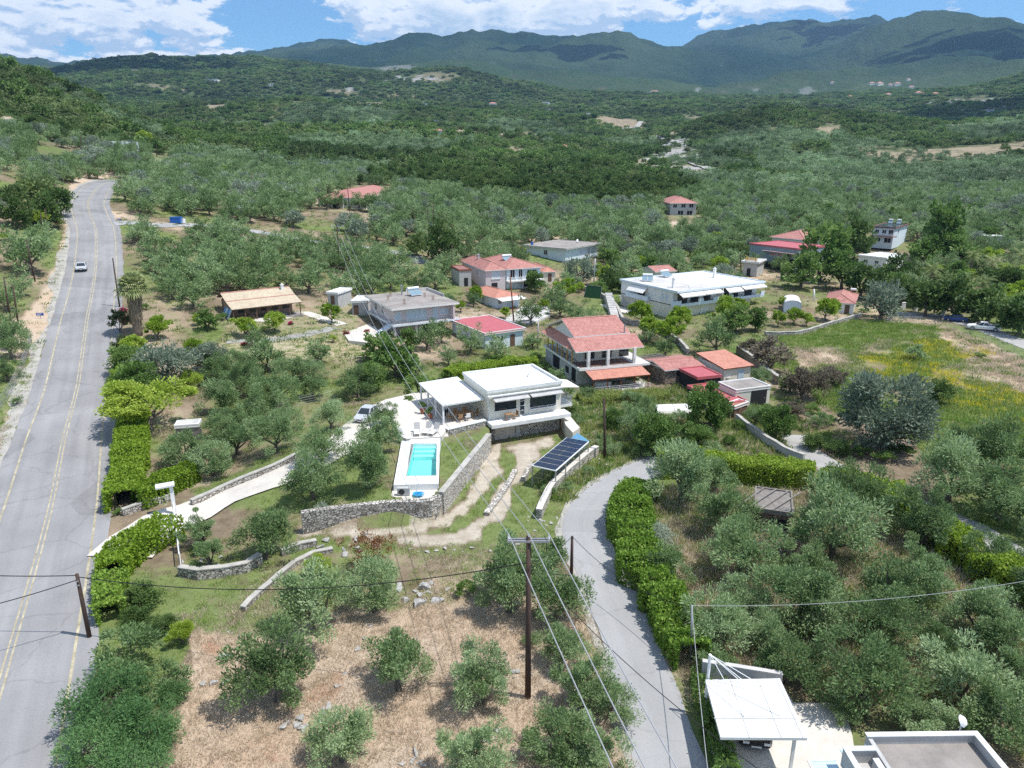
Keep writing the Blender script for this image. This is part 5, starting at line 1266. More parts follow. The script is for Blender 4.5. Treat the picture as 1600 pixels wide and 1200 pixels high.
# steps by the duplex
def stairs(name, label, p0, p1, w, n, rise, m=M_CONC, par=None, cat='steps'):
    fr = Fr(p0, p1); t_ = fr.thing(name, label, cat) ; b = MB(); st = fr.L/n
    for i in range(n): b.box(i*st, (i+1)*st-.0, -w/2, w/2, -.5, rise*(i+1))
    b.build('tread', m, t_); return t_
stairs('garden_steps', 'long flight of grey concrete steps left of the white duplex', G(965,508), G(950,470), 1.6, 18, .13, M_SLABW)
p0, p1 = at(693.5, 684, 2.0), at(692, 676, 2.0); stairs('garden_steps', 'three small white steps from the pool lawn to the terrace', p0, p1, 1.0, 3, .15, M_PATIO)

# pool furniture
def lounger(label, px, py, rz):
    p = at(px, py, DZ if py > 684 else VZ-.03); r = empty('sun_lounger', p, rz, label, 'sun lounger', 'grey sun loungers behind the pool')
    b = MB(); b.box(-.32, .32, 0, 1.25, .30, .35); b.build('seat', M_AWN, r)
    b = MB(); q = [(-.32, 1.22, .33), (.32, 1.22, .33), (.32, 1.62, 1.05), (-.32, 1.62, 1.05)]; b.face(q); b.face([(x, y+.05, z-.03) for x, y, z in q[::-1]]); b.face([q[3], q[2], (q[2][0], q[2][1]+.05, q[2][2]-.03), (q[3][0], q[3][1]+.05, q[3][2]-.03)]); b.build('backrest', mat('grey_textilene', (.42, .41, .40), .8), r)
    for sx in (-.3, .3):
        for y in (.1, 1.15): b = MB(); b.beam((sx, y, 0), (sx, y, .3), .05, .05); b.build('leg', M_WMET, r)
    for sx in (-.36, .36): b = MB(); b.beam((sx, .45, .55), (sx, 1.15, .55), .05, .03); b.beam((sx, .5, .3), (sx, .5, .55), .04, .04); b.build('armrest', M_WMET, r)
lounger('leftmost grey sun lounger behind the pool, turned aside', 640, 689, R(50)); lounger('second grey sun lounger from the left behind the pool', 652, 682.5, R(8)); lounger('third grey sun lounger from the left behind the pool', 663, 681, R(-14)); lounger('rightmost grey sun lounger behind the pool', 672, 682, R(-24))
def potplant(label, px, py):
    p = at(px, py, VZ-.03); r = empty('potted_plant', p, 0, label, 'potted plant', 'potted plants on the terrace'); b = MB(); b.tube([(0,0,0),(0,0,.25),(0,0,.5),(0,0,.56)], [.2,.32,.3,.33], 12); b.build('pot', M_TERRAC, r)
    me, c, cr = crown_mesh('foliage', int(px), L_GREEN, rx=.5, rz=.4, zc=.95, nclump=8, nleaf=260, ll=.3, lw=.08, crad=.9, up=1.0); o = bpy.data.objects.new('foliage', me); COL.objects.link(o); o.parent = r
potplant('potted green plant nearest the terrace edge, left of the pair', 661, 646); potplant('potted green plant beside the canopy post, right of the pair', 672, 654)
def table(label, p, rz, w=1.6, d=.9, h=.74, m=None, name='dining_table', group=None):
    r = empty(name, p, rz, label, 'table', group); b = MB(); b.box(-w/2, w/2, -d/2, d/2, h-.05, h); b.build('tabletop', m or M_WOOD, r)
    for sx in (-1, 1):
        for sy in (-1, 1): b = MB(); b.box(sx*(w/2-.08)-.04, sx*(w/2-.08)+.04, sy*(d/2-.08)-.04, sy*(d/2-.08)+.04, 0, h-.05); b.build('leg', m or M_WOOD, r)
def chair(label, p, rz, m=None, group=None):
    m = m or M_WOOD; r = empty('chair', p, rz, label, 'chair', group); b = MB(); b.box(-.24, .24, -.24, .24, .42, .46); b.build('seat', m, r)
    b = MB(); b.box(-.24, .24, .21, .25, .5, .95); b.build('backrest', m, r)
    for sx in (-.21, .21):
        for sy in (-.21, .21): b = MB(); b.beam((sx, sy, 0), (sx, sy, .42 if sy < 0 else .5), .04, .04); b.build('leg', m, r)
MT = mat('teak', (.34, .20, .10), .6, .3, var=.2, scale=3)
tz = VZ-.03
table('oval teak dining table under the villa canopy', at(723, 654, tz), f.rz, 2.2, 1.0, m=MT)
for k, (dx, dy, a) in enumerate(((-1.5, 0, 90), (-.6, -.85, 180), (.3, -.85, 180), (1.6, 0, -90), (-.5, .85, 0), (.6, .85, 0))):
    c_ = at(723, 654, tz); p = Vector((c_.x+dx*f.c-dy*f.s, c_.y+dx*f.s+dy*f.c, tz))
    chair(('teak chair at the left end of the dining table', 'front teak chair nearest the pool side of the table', 'pale chair at the front of the dining table', 'teak armchair at the right end of the dining table', 'back left teak chair behind the dining table', 'back right teak chair behind the dining table')[k], p, f.rz+R(a), (M_AWN if k == 2 else MT), 'chairs around the dining table')
table('small wooden table on the slab over the garage', f.w(L*.24, -.85, .0), f.rz, .9, .7, m=MT, name='balcony_table')
chair('single slatted chair beside the table over the garage', f.w(L*.33, -.8, .0), f.rz+R(-80), MT)
# pool plant and hose
p = at(631, 773.5, 1.85); fq = Fr(p, p+Vector((1, .02, 0))); t_ = fq.thing('heat_pump', 'white pool heat pump with round fan below the pool deck', 'heat pump')
b = MB(); b.box(-.55, .55, -.2, .2, .05, .75); b.build('casing', M_GREYP, t_, bevel=.02); b = MB(); b.tube([(-.15, -.203, .4), (-.15, -.23, .4)], .27, 18); b.build('fan_grille', M_DMETAL, t_); b = MB(); b.box(-.5, -.4, -.15, .15, 0, .05); b.build('foot', M_DMETAL, t_); b = MB(); b.box(.4, .5, -.15, .15, 0, .05); b.build('foot', M_DMETAL, t_)
p = at(651.5, 774.5, 1.87); b = MB()
for k in range(4):
    rr_ = .34+.05*k; b.tube([(rr_*math.cos(a)+.05*k, rr_*.8*math.sin(a), .04+.055*k+.02*math.sin(3*a)) for a in np.linspace(0, 6.1, 26)], .035, 6)
b.tube([(.1,.3,.25),(-.1,-.1,.3),(.2,-.3,.24),(.45,.1,.2)], .035, 6)
o = b.build('coiled_hose', M_HOSE); o.location = p; tag(o, 'bright blue coiled pool hose on the apron below the pool', 'hose')
# person
def person(p, rz, label):
    r = empty('person', p, rz, label, 'person')
    V = [(0,0,.95),(0,0,1.2),(0,0,1.42),(0,0,1.52),(0,.0,1.68),(-.10,0,.92),(-.11,.0,.5),(-.11,.02,.08),(-.11,-.14,.04),(.10,0,.92),(.12,-.05,.5),(.13,.0,.08),(.13,-.16,.04),(-.2,0,1.42),(-.25,.02,1.15),(-.22,-.12,.92),(.2,0,1.42),(.26,.02,1.15),(.24,-.1,.93)]
    E = [(0,1),(1,2),(2,3),(3,4),(0,5),(5,6),(6,7),(7,8),(0,9),(9,10),(10,11),(11,12),(2,13),(13,14),(14,15),(2,16),(16,17),(17,18)]
    rad = [.13,.12,.13,.055,.10,.09,.065,.045,.04,.09,.065,.045,.04,.055,.045,.035,.055,.045,.035]
    me = bpy.data.meshes.new('body'); me.from_pydata(V, E, []); o = bpy.data.objects.new('body', me); COL.objects.link(o); o.parent = r
    sk = o.modifiers.new('skin', 'SKIN')
    for i, q in enumerate(me.skin_vertices[0].data): q.radius = (rad[i], rad[i]*.8)
    me.skin_vertices[0].data[0].use_root = True
    o.modifiers.new('sub', 'SUBSURF').levels = 2; o.modifiers['sub'].render_levels = 2; me.materials.append(mat('skin', (.45, .28, .20), .6))
    b = MB(); b.tube([(0,0,.90),(0,0,1.0),(0,0,1.2),(0,0,1.40),(0,0,1.46)], [.155,.15,.145,.165,.08], 14); b.tube([(-.2,0,1.41),(-.245,.01,1.2)], [.075,.07], 8); b.tube([(.2,0,1.41),(.255,.01,1.2)], [.075,.07], 8); b.build('shirt', mat('pale_shirt', (.6, .6, .58), .8), r, smooth=True)
    b = MB(); b.tube([(-.09,0,.98),(-.11,0,.5),(-.11,.02,.12)], [.12,.09,.07], 10); b.tube([(.09,0,.98),(.12,-.045,.5),(.13,0,.12)], [.12,.09,.07], 10); b.build('trousers', mat('dark_trousers', (.02, .02, .025), .8), r, smooth=True)
    b = MB(); b.tube([(0,.02,1.70),(0,.02,1.79)], [.115,.06], 12); b.build('hair', mat('dark_hair', (.03, .02, .015), .7), r, smooth=True)
person(at(697.5, 651, tz), R(20), 'person in pale shirt and dark trousers standing under the villa canopy')
slab_px('side_path', [(877,640.5),(889,648),(906,668),(895,676),(884,664),(877,648)], 1.6, -.2, M_PATIO)

# ================================================================= solar panel shelter
zt = 2.2
q = [at(832, 728, 2.2), at(864.6, 739, 2.2), at(912.4, 696, 2.2), at(885.8, 684.3, 2.2)]
fs = Fr(Vector((q[0].x, q[0].y, 0)), Vector((q[3].x, q[3].y, 0))); LL = fs.L; wy = fs.l(q[1]).y; zg = hgt(q[0].x, q[0].y)
t_ = fs.thing('solar_panel_shelter', 'tilted rack of fourteen dark solar panels on posts beside the garage track', 'solar panels')
zh = lambda y: 2.2+.0*y
b = MB(); b.beam((0, 0, 2.2), (LL, 0, 2.2), .1, .12); b.beam((0, wy, 2.2), (LL, wy, 2.2), .1, .12)
for i in range(8): b.beam((LL*i/7, 0, 2.2), (LL*i/7, wy, 2.2), .08, .10)
b.build('frame', M_WMET, t_)
for i in range(7):
    for j in range(2):
        x0, x1 = LL*i/7+.07, LL*(i+1)/7-.07; y0, y1 = wy*j/2, wy*(j+1)/2; ya, yb = min(y0, y1)+.03, max(y0, y1)-.03
        c_ = MB(); c_.box(x0, x1, ya, yb, 2.25, 2.29); c_.build('panel', M_PANEL, t_)
for i in (0, 2, 5, 7):
    for y in (0, wy): w_ = fs.w(LL*i/7, y); c_ = MB(); c_.box(LL*i/7-.05, LL*i/7+.05, y-.05, y+.05, hgt(w_.x, w_.y)-.2, 2.14); c_.build('post', M_METAL, t_)
p = at(905, 690, 1.4); b = MB(); fb = Fr(p, p+Vector((q[3]-q[0])))
SB = .6
t_ = fb.thing('blue_solar_collector', 'blue tilted collector panel behind the dark solar panels', 'solar panel')
b.face([(-1.1, -.8, -.1), (.9, -.8, -.1), (.9, .6, .6), (-1.1, .6, .6)]); b.face([(-1.1, .6, .55), (.9, .6, .55), (.9, -.8, -.15), (-1.1, -.8, -.15)]); b.build('glass', mat('blue_collector', (.10, .26, .40), .25, .6), t_)
for x in (-1.0, .8): b = MB(); b.beam((x, .55, -1.6), (x, .55, .5), .06, .06); b.build('post', M_METAL, t_)

# ================================================================= simple house generator
def house(name, label, A, B, C, base, hz, walls, rtype, rmat, rise=1.2, over=.5, wins=(), doors=(), Cleft=False, under=None, cat='house', storey=None, group=None, z0=None, depth=None, plinth=None):
    """A, B front roof corners, C a back corner (photo pixels), base: a pixel on the ground at the front, hz: height of the roof edge"""
    g = G(*base).z if z0 is None else z0
    a, b_, c = at(A[0], A[1], g+hz), at(B[0], B[1], g+hz), at(C[0], C[1], g+hz)
    f = Fr(Vector((a.x, a.y, g)), Vector((b_.x, b_.y, g))); D = f.l(Vector((c.x, c.y, g))).y if depth is None else depth
    ov = over; f.O = f.w(ov, ov); f.D = D-2*ov; f.L = f.L-2*ov; L, D = f.L, f.D
    t = f.thing(name, label, cat, group)
    b = MB(); b.box(0, L, 0, D, -1.2, hz-.02); wl = b.build('wall', walls, t)
    if rtype == 'flat':
        b = MB(); b.box(-ov, L+ov, -ov, D+ov, hz-.02, hz+.12, 0); b.box(-ov, L+ov, -ov, -ov+.15, hz+.12, hz+.25, 1); b.box(-ov, L+ov, D+ov-.15, D+ov, hz+.12, hz+.25, 1); b.box(-ov, -ov+.15, -ov+.15, D+ov-.15, hz+.12, hz+.25, 1); b.box(L+ov-.15, L+ov, -ov+.15, D+ov-.15, hz+.12, hz+.25, 1)
        b.box(-ov-.01, L+ov+.01, -ov-.01, D+ov+.01, hz-.16, hz-.02, 1)
        b.build('roof', [rmat, under or M_WHITE], t)
    elif rtype == 'hip': roof(t, hip(-ov, L+ov, -ov, D+ov, hz, rise), rmat, under)
    elif rtype == 'gx':
        roof(t, gable(-ov, L+ov, -ov, D+ov, hz, rise, 'x'), rmat, under); b = MB(); m_ = D/2; r2 = rise*(D/2)/(D/2+ov)
        for x in (0.01, L-.01): b.face([(x, 0, hz-.05), (x, D, hz-.05), (x, m_, hz+rise-.16)])
        b.build('gable', walls, t)
    elif rtype == 'gy':
        roof(t, gable(-ov, L+ov, -ov, D+ov, hz, rise, 'y'), rmat, under); b = MB()
        for y in (0.01, D-.01): b.face([(0, y, hz-.05), (L, y, hz-.05), (L/2, y, hz+rise-.16)])
        b.build('gable', walls, t)
    for w in wins:
        fc, s, z, ww, hh = w[:5]; LL = L if fc in 'fb' else D; win(t, fc, s*LL, z, ww, hh, L, D, *(w[5:]))
    for d in doors:
        fc, s, ww, hh = d[:4]; LL = L if fc in 'fb' else D; z = d[4] if len(d) > 4 else .02; door(t, fc, s*LL, z, ww, hh, L, D, d[5] if len(d) > 5 else None)
    f.t = t; FOOT.append((f, -.3, L+.3, -.3, D+.3)); return f

# ---- grey flat-roofed house with stairs
g = G(700, 533).z
A, B, C = at(611.8, 484, g+5.5), at(718, 473.5, g+5.5), at(681.5, 448, g+5.5)
f = Fr(Vector((A.x, A.y, g)), Vector((B.x, B.y, g))); L = f.L; D = f.l(C).y; D = min(D, 15)
t = f.thing('flat_roofed_house', 'grey two-storey house with flat concrete roof, outside stair and open undercroft', 'house')
b = MB(); b.box(.9, L-1.0, 1.5, D-.5, 2.75, 5.3); b.build('wall', M_PINKG, t)
b = MB(); b.box(0, L, 0, D, 5.3, 5.6, 1, 0); b.build('roof', [M_SLAB, M_WHITE], t)
b = MB(); b.box(L*.65, L+.0, D-.15, D, 5.6, 6.1); b.box(L-.15, L, D*.45, D-.15, 5.6, 6.1); b.build('parapet', M_SLABW, t)
b = MB(); b.box(.2, L+.15, .1, D-.5, 2.45, 2.75, 0, 1); b.build('balcony_slab', [M_BLUEW, M_SLABW], t)
b = MB(); b.box(1.2, L*.5, 2.6, D-.8, -.6, 2.45); b.build('undercroft_wall', M_GREYP, t)
b = MB(); b.box(L*.5, L-.6, D-3.5, D-.8, -.6, 2.45); b.build('undercroft_back_wall', M_DARK, t)
for x, y in ((.6, .6), (L*.36, .6), (L*.68, .6), (L-.5, .6), (L-.5, D*.5), (L-.5, D-1)): b = MB(); b.box(x-.18, x+.18, y-.18, y+.18, -.6, 2.45); b.build('pillar', M_GREYP, t)
b = MB(); b.box(L-1.2, L-.9, .1, 1.5, 2.75, 5.3); b.build('pillar', M_PINKG, t)
win(t, 'f', L*.25, 2.85, L*.29, 2.0, L, D, M_WMET, M_SHUT, off=(.0, 1.5), name='shutter_door', split=4)
win(t, 'f', L*.74, 3.5, L*.13, 1.1, L, D, M_WMET, M_SHUT, off=(0, 1.5)); door(t, 'f', L*.64, 2.77, 1.0, 2.1, L, D, M_SHUT, off=(0, 1.5)); win(t, 'f', L*.08, 3.3, L*.09, 1.3, L, D, M_WMET, M_SHUT, off=(0, 1.5), split=1)
win(t, 'l', D*.45, 3.4, 1.2, 1.3, L, D, M_WMET, M_GLASS, off=(.9, 0)); win(t, 'l', D*.7, 3.4, 1.2, 1.3, L, D, M_WMET, M_GLASS, off=(.9, 0))
railing(t, [(.3, .2, 2.75), (L, .2, 2.75), (L+.05, D*.6, 2.75)], .85, M_METAL, 3)
solar_heater(t, L*.66, D*.62, 5.6, 2.4, rot=.15)
b = MB(); b.tube([(L*.5, D*.8, 5.6), (L*.5, D*.8, 7.2)], .15, 8); b.tube([(L*.5, D*.8, 7.2), (L*.5, D*.8, 7.45)], .24, 8); b.build('flue', M_METAL, t)
for x, y in ((.18, .55), (.30, .75), (.28, .22), (.74, .28), (.72, .5)):
    b = MB(); [b.beam((L*x+i*.16, D*y+j*.16, 5.6), (L*x+i*.16, D*y+j*.16, 6.5), .025, .025) for i in (-1, 0, 1) for j in (-1, 1)]; b.build('rebar', M_RUST, t)
b = MB(); n = 15; sx0 = -4.2
for i in range(n): b.box(sx0+i*.30, sx0+(i+1)*.30, 1.2, 2.5, 2.75*(i+1)/n-.28, 2.75*(i+1)/n)
b.beam((sx0, 1.15, -.15), (.3, 1.15, 2.5), .1, .35); o = b.build('staircase', M_BLUEW, t); railing(o, [(sx0, 1.1, .2), (.2, 1.1, 2.75)], .9, M_DMETAL, 2)
GREYH = f; FOOT.append((f, -4.5, L+.5, -.5, D+.5))
house('garden_shed', 'small grey shed with pale sheet roof left of the grey flat-roofed house', (548,472), (574,472), (572,463), (560,487), 2.4, M_GREYP, 'flat', M_SLABW, over=.15, doors=(('f', .1, .9, 1.8),), cat='shed')
house('garden_shed', 'tiny white-roofed shed among the trees behind the small round citrus', (509,458), (528,459), (524,450), (515,466), 2.2, M_GREYP, 'flat', M_ROOFW, over=.2, doors=(('f', .3, .8, 1.7),), cat='shed')

# ---- tan roofed taverna
g = G(420, 499).z
A, B = at(362, 484, g+2.4), at(472, 471.5, g+2.4); f = Fr(Vector((A.x, A.y, g)), Vector((B.x, B.y, g))); L = f.L
rl = f.px(341, 459.5, 4.3); rr_ = f.px(448.6, 447.5, 4.3); D = (rl.y+rr_.y)/2; DB = D*1.45
t = f.thing('taverna', 'low long taverna with tan tiled roof and open shaded veranda', 'taverna')
roof(t, [[(0,0,2.4),(L,0,2.4),(L,D*.55,3.25),(0,D*.55,3.25)], [(0,D*.55,3.25),(L,D*.55,3.25),(L,D,4.3),(0,D,4.3)], [(L,DB,3.3),(0,DB,3.3),(0,D,4.3),(L,D,4.3)]], M_TILET, M_WOOD)
b = MB(); b.box(.6, L-.8, D*.5, DB-.4, -.5, 2.9); b.build('wall', mat('ochre_wall', (.36, .25, .19), .8), t)
b = MB()
for x in (.62, L-.82): b.face([(x, D*.5, 2.8), (x, DB-.4, 2.8), (x, D, 4.1)])
b.build('gable', mat('brick_gable', (.30, .17, .13), .85, var=.25, scale=3), t)
for i in range(7): b = MB(); x = .3+i*(L-.6)/6; b.box(x-.08, x+.08, .25, .41, -.5, 2.3); b.build('post', M_WOOD, t)
b = MB(); b.box(.2, L+.1, .1, D*.5, -.6, .12); b.build('veranda_floor', M_SLAB, t)
for i, m in enumerate((M_SHUT, mat('blue_curtain', (.12, .30, .50), .7), M_SHUT, mat('blue_curtain', (.12, .30, .50), .7))): b = MB(); y = .4+i*1.0; b.face([(.1, y, 2.2), (.1, y+.9, 2.3), (-.6, y+.9, .7), (-.6, y, .7)]); b.face([(-.6, y, .7), (-.6, y+.9, .7), (.12, y+.9, 2.3), (.12, y, 2.2)][::1]); b.build('curtain', m, t)
railing(t, [(.3, .15, .12), (L*.3, .15, .12)], .8, M_WOOD, 3, .03)
for i in range(5): win(t, 'f', L*(.15+.16*i), 1.0, 1.2, 1.1, L, D, M_WOOD, off=(0, D*.5), sill=False)
chimney(t, L-1.5, D*.9, 3.6, 1.2, .5)
TAV = f; FOOT.append((f, -.8, L+.5, -.5, DB+.5))
PTH = pxline([(398,500),(430,500),(455,492),(480,490),(500,497),(520,503),(535,508)]); ribbon('taverna_path', PTH, -1.2, 1.2, M_CONC, .08, rag=.3)
ribbon('gravel_path', pxline([(355,533),(400,533),(450,528),(490,520),(525,512)]), -1.0, 1.0, M_GRAV, .05, rag=.8)
slab = slab_px('courtyard', [(528,508),(560,496),(600,520),(575,535),(545,532)], hgt(*G(565,515)[:2])+.12, -2, M_PATIO)

# ---- red clay roofed two storey house with verandas
g = G(960, 610).z
S = lambda x, y, z: at(x, y, g+z)
A, B = S(905.5, 577, 2.7), S(1015.8, 567, 2.7); f = Fr(Vector((A.x, A.y, g)), Vector((B.x, B.y, g))); L = f.L
D = f.px(844, 539, 2.7).y
t = f.thing('tiled_house', 'large two-storey house with big red clay tiled roof and long verandas', 'house')
b = MB(); b.box(.2, L-3.2, 1.2, D-.5, -1.0, 2.4); b.build('ground_floor_wall', M_GREYP, t)
b = MB(); b.box(0, L, 0, D, 2.4, 2.7, 0, 1); b.build('veranda_slab', [M_WHITE, M_SLABW], t)
b = MB(); b.box(1.6, L-3.0, 3.6, D-.8, 2.7, 5.2); b.build('upper_wall', M_CREAM, t)
b = MB(); b.box(.4, L-2.5, .6, 3.58, 2.7, 2.72); b.build('veranda_floor', mat('brown_floor_tiles', (.17, .10, .08), .6, .3), t)
e0, e1 = f.px(899.5, 550.5, 5.0), f.px(1006.8, 541.5, 5.0); m0, m1 = f.px(893.5, 527.3, 6.35), f.px(982, 520, 6.35); r0, r1 = f.px(871.8, 499, 8.0), f.px(958.8, 493, 8.0)
y0 = (e0.y+e1.y)/2; ym = (m0.y+m1.y)/2; yr = (r0.y+r1.y)/2; x0 = (r0.x+m0.x+e0.x)/3+.2; x1 = (r1.x+m1.x+e1.x)/3
roof(t, [[(e0.x, y0, 5.0), (e1.x, y0, 5.0), (e1.x, ym-.05, 6.3), (e0.x, ym-.05, 6.3)], [(x0+.4, ym-.1, 6.42), (x1, ym-.1, 6.42), (x1, yr, 8.0), (x0+.4, yr, 8.0)], [(x1, 2*yr-ym+2, 5.6), (x0+.4, 2*yr-ym+2, 5.6), (x0+.4, yr, 8.0), (x1, yr, 8.0)]], M_TILE, M_WHITE)
b = MB(); xg = x0+1.0; b.face([(xg, ym, 5.0), (xg, 2*yr-ym+1.2, 5.0), (xg, yr, 7.75), (xg, ym, 6.3)]); b.face([(x1-.6, ym, 5.0), (x1-.6, ym, 6.3), (x1-.6, yr, 7.75), (x1-.6, 2*yr-ym+1.2, 5.0)]); b.build('gable', M_WHITE, t)
lx = f.px(880, 533, 4.9).x
roof(t, [[(-.3, D+.3, 4.75), (-.3, ym-1.2, 4.75), (xg, ym-1.2, 5.6), (xg, D+.3, 5.6)]], M_TILEO, M_WHITE, name='lean_to_roof')
for x in (1.6, L*.42, L-2.2): b = MB(); b.box(x-.2, x+.2, .5, .9, 2.7, 5.0); b.build('column', M_WHITE, t)
for i in range(6): b = MB(); y = ym-1+i*(D-ym)/5.5; b.box(-.05, .1, y-.07, y+.07, 2.7, 4.7); b.build('post', mat('mustard_post', (.5, .3, .08), .7), t)
railing(t, [(.1, D-.2, 2.7), (.1, .15, 2.7), (L-2.4, .15, 2.7)], .85, M_DMETAL, 5, .015)
for s_ in (.1, .35, .6): win(t, 'f', L*s_+1.2, 3.0, 1.5, 1.9, L, D, M_WOOD, off=(0, 3.6), sill=False)
for s_ in (.2, .4, .6, .8): win(t, 'l', D*s_, 3.2, 1.2, 1.5, L, D, M_WMET, M_SHUT, off=(1.6, 0), sill=False)
win(t, 'l', D*.55, .4, 2.6, 1.8, L, D, M_DMETAL, M_DARK, off=(.2, 0), sill=False); win(t, 'l', D*.3, .8, 1.2, 1.0, L, D, M_DMETAL, M_DARK, off=(.2, 0)); win(t, 'l', D*.12, .3, 1.4, 1.9, L, D, M_DMETAL, M_DARK, off=(.2, 0), sill=False)
b = MB(); b.tube([(L*.78, ym, 6.4), (L*.78, ym, 7.7)], .1, 6); b.build('flue', M_METAL, t)
# porch below
h0, h1 = f.px(926.5, 593.5, 1.85), f.px(1015, 584, 1.85)
roof(t, [[(h0.x, h0.y, 1.85), (h1.x, h0.y, 1.85), (h1.x, .1, 2.35), (h0.x, .1, 2.35)]], M_TILEO, M_RUST, name='porch_roof')
for i in range(5): b = MB(); x = h0.x+.2+i*(h1.x-h0.x-.4)/4; b.box(x-.06, x+.06, h0.y+.1, h0.y+.22, -1, 1.7); b.build('porch_post', M_RUST, t)
b = MB(); b.box(h0.x-.8, h1.x+.5, h0.y-.2, 1.2, -1.5, .0); b.build('porch_floor', M_SLABW, t)
railing(t, [(h0.x-.7, h0.y-.1, 0), (h1.x, h0.y-.1, 0)], .7, M_WMET, 3)
b = MB(); b.box(h0.x+1.4, h0.x+3.6, -.9, -.2, 0, .75); b.build('covered_counter', M_AWN, t)
REDH = f; FOOT.append((f, -1, L+1, -2, D+1))
b = MB(); pg = G(1035, 575)
# pergola beams right of the house
fpg = Fr(S(1000, 556, 2.4), S(1055, 580, 2.4)); tp_ = fpg.thing('pergola', 'weathered timber pergola between the tiled house and the red sheds', 'pergola')
for i in range(9): b = MB(); b.beam((i*.75, -1.2, 0), (i*.75, 3.6, 0), .09, .12); b.build('rafter', M_WOODG, tp_)
b = MB(); b.beam((-.3, -.8, -.1), (6.4, -.8, -.1), .1, .14); b.beam((-.3, 3.2, -.1), (6.4, 3.2, -.1), .1, .14); b.build('beam', M_WOODG, tp_)
for x, y in ((0, -.8), (6, -.8), (0, 3.2), (6, 3.2)): b = MB(); b.box(x-.06, x+.06, y-.06, y+.06, -3, -.17); b.build('post', M_WOODG, tp_)

# ---- red sheds right of it
house('red_roofed_annex', 'long low annex with faded red tiled sheet roof and two small dormers', (1039,579), (1103,572), (1075,553), (1050,592), 2.2, M_STONEB, 'gx', M_TILE, rise=.5, over=.3, doors=(('f', .3, 1.2, 1.8, 0, M_DARK), ('f', .7, 1.6, 1.8, 0, M_DARK)), cat='annex')
house('red_sheet_shelter', 'bright red metal sheet lean-to roof joining the annex', (1090,592), (1128,588), (1105,573), (1105,604), 2.2, M_DARK, 'flat', M_REDT, over=.1, under=M_REDT, cat='shelter', doors=(('f', .3, .9, 1.7),))
house('red_sheet_shelter', 'long sloping red metal roof below the rubble wall', (1130,633), (1168,628), (1126,598), (1148,645), 1.6, M_DARK, 'flat', M_REDT, over=.1, under=M_REDT, cat='shelter', doors=(('f', .3, .9, 1.4),))
f = house('small_red_roofed_house', 'small cream house with one-slope orange red roof and pale blue door', (1132,576), (1178,570), (1150,551), (1155,597), 2.6, M_CREAM, 'none', M_TILE, over=.25, doors=(('f', .52, 1.0, 2.0, 0, M_SHUT),), wins=(('f', .1, 1.2, .4, .4, None, M_GLASS),))
roof(f.t, [[(-.3,-.3,2.55),(f.L+.3,-.3,2.55),(f.L+.3,f.D+.3,3.3),(-.3,f.D+.3,3.3)]], M_TILEO, M_RUST)
house('concrete_terrace_store', 'concrete terrace with dark garage opening below the small cream house', (1150,612), (1205,605), (1180,592), (1180,640), 2.4, M_CREAM, 'flat', M_SLAB, over=.05, doors=(('f', .45, 2.4, 2.2, 0, M_DARK),), cat='garage')
house('red_chicken_shed', 'rusty patchwork shed roof at the end of the red lean-to', (1148,638), (1170,630), (1160,623), (1160,650), 1.6, M_WOOD, 'flat', M_TILEO, over=.1, doors=(('f', .3, .8, 1.3),), cat='shed')
p = G(1050, 645); fb = Fr(p, p+Vector((1, .1, 0))); t = fb.thing('plastic_cover', 'low arched white plastic cover over a plant bed', 'plastic tunnel')
b = MB(); n = 10
for k in range(n): a0, a1 = math.pi*k/n, math.pi*(k+1)/n; b.face([(-2.2, -1.1*math.cos(a0), 1.1*math.sin(a0)), (2.4, -1.1*math.cos(a0), 1.1*math.sin(a0)), (2.4, -1.1*math.cos(a1), 1.1*math.sin(a1)), (-2.2, -1.1*math.cos(a1), 1.1*math.sin(a1))])
b.build('film', M_AWN, t); b = MB(); [b.tube([(x, -1.12*math.cos(a), 1.12*math.sin(a)) for a in np.linspace(0, math.pi, 9)], .025, 5) for x in (-2.2, 0, 2.4)]; b.build('hoop', M_METAL, t)

# ---- pink-red flat roof house, small hip house, red roofed house
f = house('red_sheet_roofed_house', 'low pale house with wide pinkish red metal roof', (757,523), (822,514), (784,491), (775,545), 2.7, M_BLUEW, 'flat', M_REDT, over=.35, wins=(('l', .35, 1.1, .9, .9), ('l', .7, 1.1, .9, .9), ('f', .3, 1.0, 1.2, 1.0)), doors=(('f', .65, .9, 2.0),))
f = house('small_tiled_house', 'small blue-white house with orange tiled hip roof and white awning', (773.5,466), (815,461), (796,446), (790,484), 2.4, M_BLUEW, 'hip', M_TILEO, rise=1.1, over=.35, wins=(('l', .4, 1.0, .9, .9), ('f', .1, 1.0, .9, 1.0)), doors=(('f', .5, 1.0, 2.0, 0, M_SHUT),))
b = MB(); b.face([(.2, -.05, 2.25), (.2, -2.2, 1.95), (f.L+.5, -2.2, 1.95), (f.L+.5, -.05, 2.25)][::-1]); b.face([(.2, -.05, 2.22), (.2, -2.2, 1.92), (f.L+.5, -2.2, 1.92), (f.L+.5, -.05, 2.22)]); b.build('awning', M_AWN, f.t)
for x in (.3, f.L+.4): b = MB(); b.beam((x, -2.1, -.8), (x, -2.1, 1.92), .06, .06); b.build('awning_post', M_METAL, f.t)
slab_px('paved_yard', [(775,492),(812,478),(860,478),(860,492),(830,505),(795,502)], G(815,490).z+.12, -2, M_SLABW)
